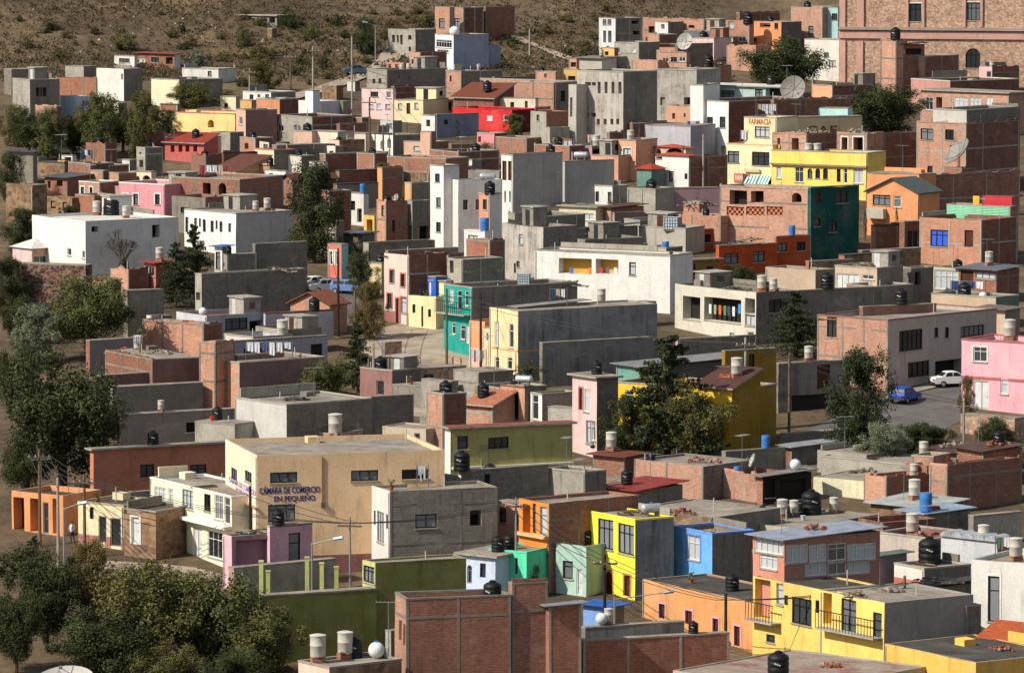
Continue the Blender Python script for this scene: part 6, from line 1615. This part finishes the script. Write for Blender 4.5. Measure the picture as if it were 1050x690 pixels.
# ================================================================= smaller houses, sheds and walls between the big ones
H('dark slate-roofed shed house at western edge above ruins', 8, 34, 38, 156, 190, 'shadeconc', 'shadeblock', roof='S4a4c50')
H('dark brown broken ruin wall at western edge', 6, 34, 48, 190, 232, 'adobe', 'adobe', par=1.0)
H('brown earth terrace house under the western tree cluster', 36, 66, 82, 168, 186, 'adobe', 'brick', par=0, roof='x')
H('small grey box house beside terrace under tree cluster', 96, 112, 132, 170, 196, 'conc', 'shadebrick')
H('low brick cottage tucked under narrow grey block house', 112, 122, 142, 178, 204, 'pbrick', 'brick')
H('dark brown flat house behind dark brick long house', 226, 229, 264, 158, 181, 'shadebrick', 'shadebrick', roof='x')
H('dark grey flat house with parapet behind small pale cube', 279, 284, 332, 150, 175, 'shadeconc', 'shadeconc')
H('dim adobe shed row behind brown sheds near street poles', 328, 334, 398, 158, 184, 'adobe', 'shadebrick', roof='x', fr=False)
H('dark brick shed with gable behind the big leafy tree', 290, 300, 345, 184, 212, 'brick', 'shadebrick', roof='G5a3a30')
H('brown brick flat house right behind the big leafy tree', 330, 338, 360, 196, 240, 'brick', 'shadebrick')
H('pale grey wall house at the foot of the big leafy tree', 328, 345, 352, 228, 262, 'lblock', 'conc', par=0)
H('low grey parapet house fronting the cluttered yard', 372, 378, 446, 249, 272, 'lconc', 'conc', par=.5)
H('dim grey shed under the low grey parapet house', 352, 372, 384, 240, 262, 'conc', 'shadeconc', roof='S6a6c70')
pile(405, 247, 44, 8, 'scrap', 'clutter of junk in yard under grey plaster house', gnd=True)
pile(366, 246, 26, 7, 'scrap', 'colourful junk heap near small mustard gate house', gnd=True)
H('red-framed glass kiosk before big white building', 148, 160, 180, 270, 300, 'b03a30', 'shadebrick', w='L152,273,158,283w', roof='Sa04a3c', fr=False)
H('low salmon brick ruin before big white building', 113, 132, 152, 277, 302, 'pbrick', 'shadebrick', par=.4, cop=False)
H('dark grey gate house below red-framed kiosk', 126, 131, 168, 299, 346, 'shadeblock', 'shadeconc', par=0)
H('small white hut by dark grey gate house', 150, 158, 176, 324, 348, WH, 'conc', w='L152,327,156,340o')
H('low pale yard wall house west of blue-white shaded house', 160, 182, 206, 333, 352, 'lconc', 'brick', roof='r')
H('dark block wall house below maroon wall', 110, 116, 208, 398, 430, 'shadeblock', 'shadeconc', par=0, a=62)
pile(135, 424, 50, 8, 'brick', 'brick rubble strewn above dim brown low house', gnd=True)
pile(193, 420, 28, 12, 'wood', 'mound of straw-coloured timber by concrete-framed brick house', gnd=True)
H('grey wall house along the curved street, lower end', 402, 438, 462, 398, 420, 'conc', 'shadeblock', par=0)
H('pale parapet house behind broken-topped tall brick house', 432, 462, 470, 392, 426, 'lconc', 'conc', par=.2)
H('dim brick store under orange gable house balcony', 893, 897, 938, 232, 264, 'brick', 'shadebrick', roof='x')
H('dark brown garage right of orange gable house', 922, 927, 948, 228, 268, 'shadebrick', 'shadebrick', w='R930,236,942,262M')
H('pale low wall house with debris before deep teal-green building', 880, 884, 944, 258, 284, 'adobe', 'adobe', par=.2, fr=False)
H('brown patio house behind tan white-barred house', 860, 866, 926, 262, 296, 'brick', 'adobe', roof='x', fr=False)
H('brown flat shed with tanks behind long white building', 560, 600, 660, 246, 276, 'conc', 'shadeconc', roof='x')
H('grey flat annex between mauve wall and lattice building', 640, 656, 690, 226, 252, 'lconc', 'shadeconc')
H('dark brick shed between white outside-stair house and tall grey house', 560, 590, 604, 210, 234, 'conc', 'shadeconc', roof='x')
H('brick shed row under the tallest grey block', 548, 584, 600, 150, 178, 'brick', 'shadebrick')
H('grey flat house amid brown sheds, white rail', 480, 512, 520, 176, 204, 'conc', 'shadeconc', w='L486,182,494,190w')
H('brick flat house behind large white block tower', 440, 470, 512, 156, 186, 'brick', 'shadebrick')
H('small beige flat house west of large white block', 412, 440, 446, 178, 206, 'adobe', 'brick', roof='c', fr=False)
H('dim flat house behind dark grey long garden wall', 868, 896, 936, 294, 328, 'adobe', 'shadeconc', roof='c')
H('rusty shed with lean roof behind pink house terrace', 1000, 1030, 1046, 318, 350, 'b89a80', 'conc', roof='S7a6a60')
H('garden wall with rubble base before pink house', 985, 1040, 1048, 430, 452, 'tstone', 'tstone', par=0, dep=1.5, name='stone_wall', cat='wall')
H('low roadside parapet wall between trees', 800, 806, 880, 446, 464, 'lconc', 'conc', par=0, name='garden_wall', cat='wall')
H('low concrete roof house below roadside pine', 838, 888, 930, 466, 492, 'lconc', 'conc', par=.1, roof='c')
H('dark shed with rusty roof near pale garden pole', 946, 980, 1010, 464, 492, 'brick', 'shadebrick', roof='S5c4438')
H('rough brown yard house behind white shed with purple window', 880, 905, 960, 536, 572, 'adobe', 'shadebrick', roof='r', fr=False)
H('red-roofed low house below barrel-vaulted shed', 900, 958, 1000, 552, 590, 'b8a89c', '7a4038', roof='r')
H('grey low store between sky blue house and glazed storey', 740, 772, 800, 566, 612, 'conc', 'shadeconc', roof='c')
H('dark yard shed with fence between lemon and sky blue houses', 668, 688, 692, 568, 600, 'shadeconc', 'shadeblock', roof='S4a4a4a')
H('grey roof terrace before orange balcony house', 560, 606, 640, 500, 540, 'lconc', 'shadeconc', par=.3, roof='c')
H('dim flat store behind grey block house tank', 470, 520, 545, 490, 538, 'lconc', 'shadeblock', par=.4)
H('brown flat house below peach house and grey lattice wall', 487, 512, 560, 398, 444, 'adobe', 'shadeconc', roof='c', fr=False)
H('grey flat house between pink-white and timber kitchen', 562, 588, 596, 420, 462, 'lblock', 'shadeconc', roof='c')
H('low rusty hen-house shed below largest conifer', 608, 640, 660, 468, 498, 'brick', 'shadebrick', roof='S7a4a3c')
H('dim block yard wall by dark gate tree', 690, 694, 742, 462, 482, 'shadeblock', 'shadeconc', par=0, name='garden_wall', cat='wall')
H('tiny white hut high on hillside beside the track', 356, 364, 369, 84, 94, 'd9d6ce', 'conc', par=0)
H('low brick hut on hillside below the curved street lamp', 392, 402, 408, 74, 84, 'pbrick', 'shadebrick', par=0)
H('brown shed on slope below hillside poles', 330, 345, 352, 88, 104, 'adobe', 'brick', roof='x', fr=False)
H('grey flat house at slope foot left of street poles', 334, 352, 360, 104, 122, 'conc', 'shadeconc', w='L338,110,342,115k')
H('cream flat shed among olive bushes at slope foot', 226, 242, 247, 100, 118, 'd6cca8', 'conc', w='L230,106,234,111k')
H('brick flat house behind pale sky-blue cottage trees', 36, 58, 64, 110, 134, 'pbrick', 'shadebrick', w='L42,116,46,122k')
H('pale plaster house among western trees, dark door', 106, 122, 130, 106, 128, 'd0c8b8', 'conc', w='L112,114,116,124M')
H('small ochre hut at western hill foot', 30, 40, 44, 128, 146, 'c8a464', 'brick')
H('brown brick row house below the western trees', 88, 108, 120, 148, 172, 'brick', 'shadebrick', roof='x')
H('grey shed with sheet roof below the western trees', 166, 178, 186, 142, 160, 'conc', 'shadeconc', roof='S6a6c70')
H('small brick box house below pale cube, west of tall grey block', 118, 134, 142, 192, 214, 'pbrick', 'shadebrick')
H('low grey flat house between yellow long house and red arcade', 216, 236, 250, 136, 158, 'lconc', 'shadeconc', w='L222,142,227,147k')
H('brick flat house stepping below salmon narrow house', 246, 262, 280, 142, 166, 'pbrick', 'shadebrick', w='L251,147,255,153o')
H('pale house with dark shutters under cream garden wall', 326, 344, 352, 150, 172, 'd2c8b4', 'conc', w='L331,155,335,161k L338,155,342,161k')
H('dark brick flat house behind orange pillar cottage', 366, 384, 398, 158, 184, 'brick', 'shadebrick')
H('white low house among brown sheds near salmon house', 466, 484, 494, 164, 186, 'd9d6ce', 'conc', w='L470,169,475,174k')
H('brick yard house by low salmon brick ruin', 92, 112, 124, 290, 316, 'pbrick', 'shadebrick')
H('grey flat shed behind pale drum above maroon flank', 262, 292, 330, 338, 366, 'lconc', 'conc')
# greenery filling yards
for k_, x, yb, h, w, lf, lb_ in (('wild', 12, 205, 50, 44, 'dark', 'dark edge tree beside slate-roofed shed'), ('wild', 8, 318, 56, 56, 'dark', 'dark edge tree before stone retaining wall'), ('shrub', 14, 590, 44, 60, 'dark', 'dark bush at edge below orange pillared house'), ('shrub', 38, 640, 40, 60, 'olive', 'olive bush between dark bottom trees'), ('wild', 70, 240, 30, 34, 'dark', 'dark tree behind big white building corner'), ('shrub', 104, 224, 16, 26, 'dark', 'bush at foot of pink house'), ('wild', 22, 262, 50, 50, 'dark', 'dark tree by small pink domed house'), ('wild', 20, 150, 44, 50, 'olive', 'olive tree at far western edge'), ('round', 28, 512, 70, 70, 'dark', 'dark tree over orange pillared house'), ('shrub', 28, 252, 40, 50, 'dark', 'dark shrubs between ruin and white building'), ('round', 20, 352, 52, 60, 'dark', 'dark tree under reddish stone wall at edge'), ('shrub', 70, 345, 30, 60, 'dark', 'dark bush at foot of broad pepper tree'), ('shrub', 150, 350, 24, 40, 'pepper', 'bush beside small white hut'), ('wild', 222, 258, 20, 20, 'dark', 'small green bush by long white house'), ('shrub', 620, 488, 30, 40, 'dark', 'dark bush below pink-white tall house'), ('shrub', 650, 486, 24, 44, 'dry', 'dry bush by brick centre house'), ('wild', 940, 478, 46, 70, 'dark', 'wide dark bush below the grey road'), ('shrub', 1030, 478, 36, 60, 'dark', 'dark bush at eastern edge under pink house'), ('shrub', 660, 612, 20, 22, 'dark', 'little bush in yard of lemon house'), ('shrub', 548, 612, 40, 26, 'dry', 'dry climbing bush before orange balcony house'), ('round', 110, 460, 60, 60, 'dark', 'dark tree with pale gaps by dim brown house'), ('wild', 392, 190, 24, 26, 'olive', 'small olive tree by street poles'), ('shrub', 368, 268, 26, 30, 'dark', 'dark street bush above coral red house'), ('cypress', 469, 144, 22, 9, 'fir', 'small pointed cypress before blue-grey wall'), ('cypress', 508, 133, 20, 6, 'fir', 'slim cypress before bright red house'), ('shrub', 980, 290, 16, 30, 'olive', 'potted greenery under blue-curtain brick house')):
    tree(k_, x, yb, h, w, lb_, lf, 'shrub' if k_ == 'shrub' else 'cypress' if k_ == 'cypress' else 'tree', 'shrub' if k_ == 'shrub' else 'cypress' if k_ == 'cypress' else 'tree')
RR = random.Random(21)
tk_ = [h for h in HOUSES if h.P.y < 800 and min(h.L, h.W) > 2.0 and len(h.label.split()) <= 8 and h.label not in TANKED and 'church' not in h.label and 'wall' not in h.label]
RR.shuffle(tk_)
for i, ho in enumerate(tk_[:44]):
    q = ho.mw @ Vector((-ho.L * RR.uniform(.2, .8), ho.W * RR.uniform(.3, .7), 0)); q.z = ho.zr
    x = CX + FPX * q.x / (q - CAM).dot(FWD); y = CY - FPX * (q - CAM).dot(UPV) / (q - CAM).dot(FWD)
    T('kkwkkwk'[i % 7], x, y, RR.uniform(1.15, 1.5) * ppm(q.y) if i % 7 not in (2, 5) else RR.uniform(1.5, 1.9) * ppm(q.y), 'on ' + ho.label, ho)
flat_ = [h for h in HOUSES if h.P.y < 700 and min(h.L, h.W) > 2.6 and len(h.label.split()) <= 9]
RR.shuffle(flat_)
def small(kind, ho):
    p = ho.mw @ Vector((-RR.uniform(.6, ho.L - .6), RR.uniform(.6, ho.W * .55), 0)); p.z = ho.zr
    b = MB(); g = None
    if kind == 'aerial':
        e = empty('tv_antenna', p, RR.uniform(0, 3)); h = RR.uniform(2.2, 3.8)
        b.tube((0, 0, 0), (0, 0, h), .03, .02, 'mt8c8d8e', 5); b.build('mast', e)
        d = MB(); d.tube((-.8, 0, h - .08), (.8, 0, h - .08), .018, .018, 'mtb0b1b2', 4)
        for k in range(6):
            u = -.75 + 1.5 * k / 5; d.tube((u, -.38, h - .06), (u, .38, h - .06), .014, .014, 'mtb0b1b2', 4)
        d.build('aerial_rods', e); tag(e, 'thin television aerial on ' + ho.label, 'antenna', 'television aerials'); return
    if kind == 'pot':
        b.lathe([(.14, 0), (.2, .3), (.21, .32)], 'pl9a5238', 10)
        o = b.build('plant_pot', None, True); V, F = [], []
        for _ in range(60): leafquad(V, F, Vector((RR.gauss(0, .16), RR.gauss(0, .16), RR.uniform(.3, .85))), .1, (RR.gauss(0, 1), RR.gauss(0, 1), 1))
        me = bpy.data.meshes.new('plant'); me.from_pydata([tuple(v) for v in V], [], F); me.materials.append(M(LEAF['pepper'])); q = bpy.data.objects.new('plant', me); COL.objects.link(q); q.parent = o
        t, c, g = 'clay pot with green plant on ', 'plant pot', 'plant pots on roofs'
    elif kind == 'bricks':
        for i in range(4):
            for j in range(3):
                for k in range(3 - (i + j) % 2): b.box(i * .3, i * .3 + .26, j * .16, j * .16 + .13, k * .1, k * .1 + .09, RR.choice(['pl9a5238', 'pl8a4a34', 'plab7458']))
        o = b.build('brick_stack'); t, c, g = 'small stack of bricks on ', 'brick stack', 'stacked bricks on roofs'
    elif kind == 'planks':
        for i in range(7):
            a = RR.uniform(-.15, .15); b.tube((-1.1, i * .12, .04 + .05 * (i % 3)), (1.1, i * .12 + a, .06 + .05 * (i % 3)), .045, .045, RR.choice(['wood', 'pl8d7a60', 'pl5d4c3c']), 4)
        o = b.build('timber_stack'); t, c, g = 'loose timber poles lying on ', 'timber', 'timber on roofs'
    elif kind == 'bucket':
        b.lathe([(.16, 0), (.22, .36), (.23, .38)], RR.choice(['plb8bcc0', 'pl3468b8', 'plc8452e', 'pl4a4a4c']), 12)
        o = b.build('bucket', None, True); t, c, g = 'plastic bucket on ', 'bucket', 'buckets on roofs'
    o.location = p; o.rotation_euler = (0, 0, RR.uniform(0, 3)); tag(o, t + ho.label, c, g)
for i, ho in enumerate(flat_[:150]):
    small(('aerial', 'planks', 'bricks', 'aerial', 'pot', 'bucket', 'aerial')[i % 7], ho)
big = [h for h in HOUSES if h.P.y < 640 and min(h.L, h.W) > 3.6 and len(h.label.split()) <= 12]
RR.shuffle(big)
WC = ['pld4d6da', 'pld9dadd', 'pl4a5a78', 'plc8ccd2', 'pl8a3a40', 'pl30406a', 'plb8a890', 'pl5a6a58']
for ho in big[:14]:
    a = ho.mw @ Vector((-ho.L * .85, ho.W * .4, 0)); b_ = ho.mw @ Vector((-ho.L * .85 + min(4.5, ho.L * .6), ho.W * .4, 0))
    xs = [CX + FPX * q.x / (Vector((q.x, q.y, ho.zr)) - CAM).dot(FWD) for q in (a, b_)]
    ys = CY - FPX * (Vector((a.x, a.y, ho.zr)) - CAM).dot(UPV) / (Vector((a.x, a.y, ho.zr)) - CAM).dot(FWD)
    laundry(xs[0], xs[1], ys, [RR.choice(WC) for _ in range(RR.randint(3, 6))], 'laundry drying on ' + ho.label, ho, 1.7)
for ho in big[14:34]:
    a = ho.mw @ Vector((-ho.L * RR.uniform(.3, .7), ho.W * RR.uniform(.4, .7), 0)); q = Vector((a.x, a.y, ho.zr))
    x = CX + FPX * q.x / (q - CAM).dot(FWD); y = CY - FPX * (q - CAM).dot(UPV) / (q - CAM).dot(FWD)
    k = RR.choice(('scrap', 'wood', 'brick', 'stone'))
    pile(x, y, RR.uniform(18, 34), RR.uniform(4, 8), k, {'scrap': 'scrap heap', 'wood': 'timber heap', 'brick': 'broken brick heap', 'stone': 'rubble heap'}[k] + ' on ' + ho.label, ho)
# person on the dirt yard
def person(x, yb, label):
    p = hit_ground(x, yb); e = empty('person', p, 2.4)
    V = [(0, 0, .95), (0, 0, 1.15), (0, -.01, 1.38), (0, 0, 1.5), (0, .02, 1.57), (.19, 0, 1.42), (.27, .03, 1.15), (.25, .12, .93), (-.19, 0, 1.42), (-.27, 0, 1.15), (-.24, .1, .92), (.1, 0, .88), (.12, .06, .48), (.12, -.04, .08), (.12, .1, .03), (-.1, 0, .88), (-.11, -.05, .48), (-.12, -.2, .1), (-.12, -.06, .03), (0, .02, 1.66), (0, .02, 1.76)]
    E = [(0, 1), (1, 2), (2, 3), (3, 4), (2, 5), (5, 6), (6, 7), (2, 8), (8, 9), (9, 10), (0, 11), (11, 12), (12, 13), (13, 14), (0, 15), (15, 16), (16, 17), (17, 18), (4, 19), (19, 20)]
    R = [.15, .14, .16, .06, .06, .065, .05, .035, .065, .05, .035, .1, .07, .05, .04, .1, .07, .05, .04, .1, .075]
    me = bpy.data.meshes.new('body'); me.from_pydata(V, E, []); o = bpy.data.objects.new('body', me); COL.objects.link(o)
    m = o.modifiers.new('s', 'SKIN'); o.modifiers.new('u', 'SUBSURF').levels = 1
    for i, r in enumerate(R): me.skin_vertices[0].data[i].radius = (r * (.85 if i in (0, 1, 2) else 1) * (1.25 if i in (1, 2) else 1), r)
    me.skin_vertices[0].data[0].use_root = True
    dg = bpy.context.evaluated_depsgraph_get(); nm = bpy.data.meshes.new_from_object(o.evaluated_get(dg)); bpy.data.objects.remove(o)
    for c in ('pl9a6a50', 'plc9ccd2', 'pl2c3650', 'pl241a16'): nm.materials.append(M(c))
    for f in nm.polygons:
        c = f.center
        f.material_index = 3 if c.z > 1.68 or (c.z > 1.58 and c.y < -.02) else 0 if c.z > 1.47 else 0 if c.z < 1.02 and abs(c.x) > .2 else 1 if c.z > .92 else 3 if c.z < .06 else 2
        f.use_smooth = True
    b = bpy.data.objects.new('body', nm); COL.objects.link(b); b.parent = e
    tag(e, label, 'person')
person(74, 556, 'person in pale shirt and dark jeans walking on dirt yard')
# ---------------------------------------------------------------- light, camera
el, az = math.radians(41), math.atan2(-.88, -.47)
S = Vector((-.88 , -.47, 0)).normalized() * math.cos(el) + Vector((0, 0, math.sin(el)))
ld = bpy.data.lights.new('sun', 'SUN'); ld.energy = 5.0; ld.angle = math.radians(.5); ld.color = (1, .93, .81)
lo = bpy.data.objects.new('sun', ld); COL.objects.link(lo); lo.rotation_mode = 'QUATERNION'; lo.rotation_quaternion = (-S).to_track_quat('-Z', 'Y')
lo.location = (0, 400, 200)
wd = bpy.data.worlds.new('World'); sc.world = wd; wd.use_nodes = True
nt = wd.node_tree; bg = nt.nodes['Background']
sky = nt.nodes.new('ShaderNodeTexSky'); sky.sky_type = 'NISHITA'; sky.sun_disc = False; sky.sun_elevation = el; sky.sun_rotation = az % (2 * math.pi)
hs = nt.nodes.new('ShaderNodeHueSaturation'); hs.inputs['Saturation'].default_value = .6
nt.links.new(sky.outputs[0], hs.inputs['Color']); nt.links.new(hs.outputs[0], bg.inputs[0]); bg.inputs[1].default_value = .11
cd = bpy.data.cameras.new('camera'); co = bpy.data.objects.new('camera', cd); COL.objects.link(co)
co.location = CAM; co.rotation_euler = (math.pi / 2 - PITCH, 0, 0)
cd.sensor_width = 36; cd.lens = FPX / 1050 * 36; cd.clip_end = 4000; cd.clip_start = 1
sc.camera = co
sc.view_settings.view_transform = 'Standard'; sc.view_settings.look = 'None'; sc.view_settings.exposure = .22; sc.view_settings.gamma = 1
sc.cycles.max_bounces = 5; sc.cycles.diffuse_bounces = 4
for o in sc.objects:
    if '_h' in o: del o['_h']
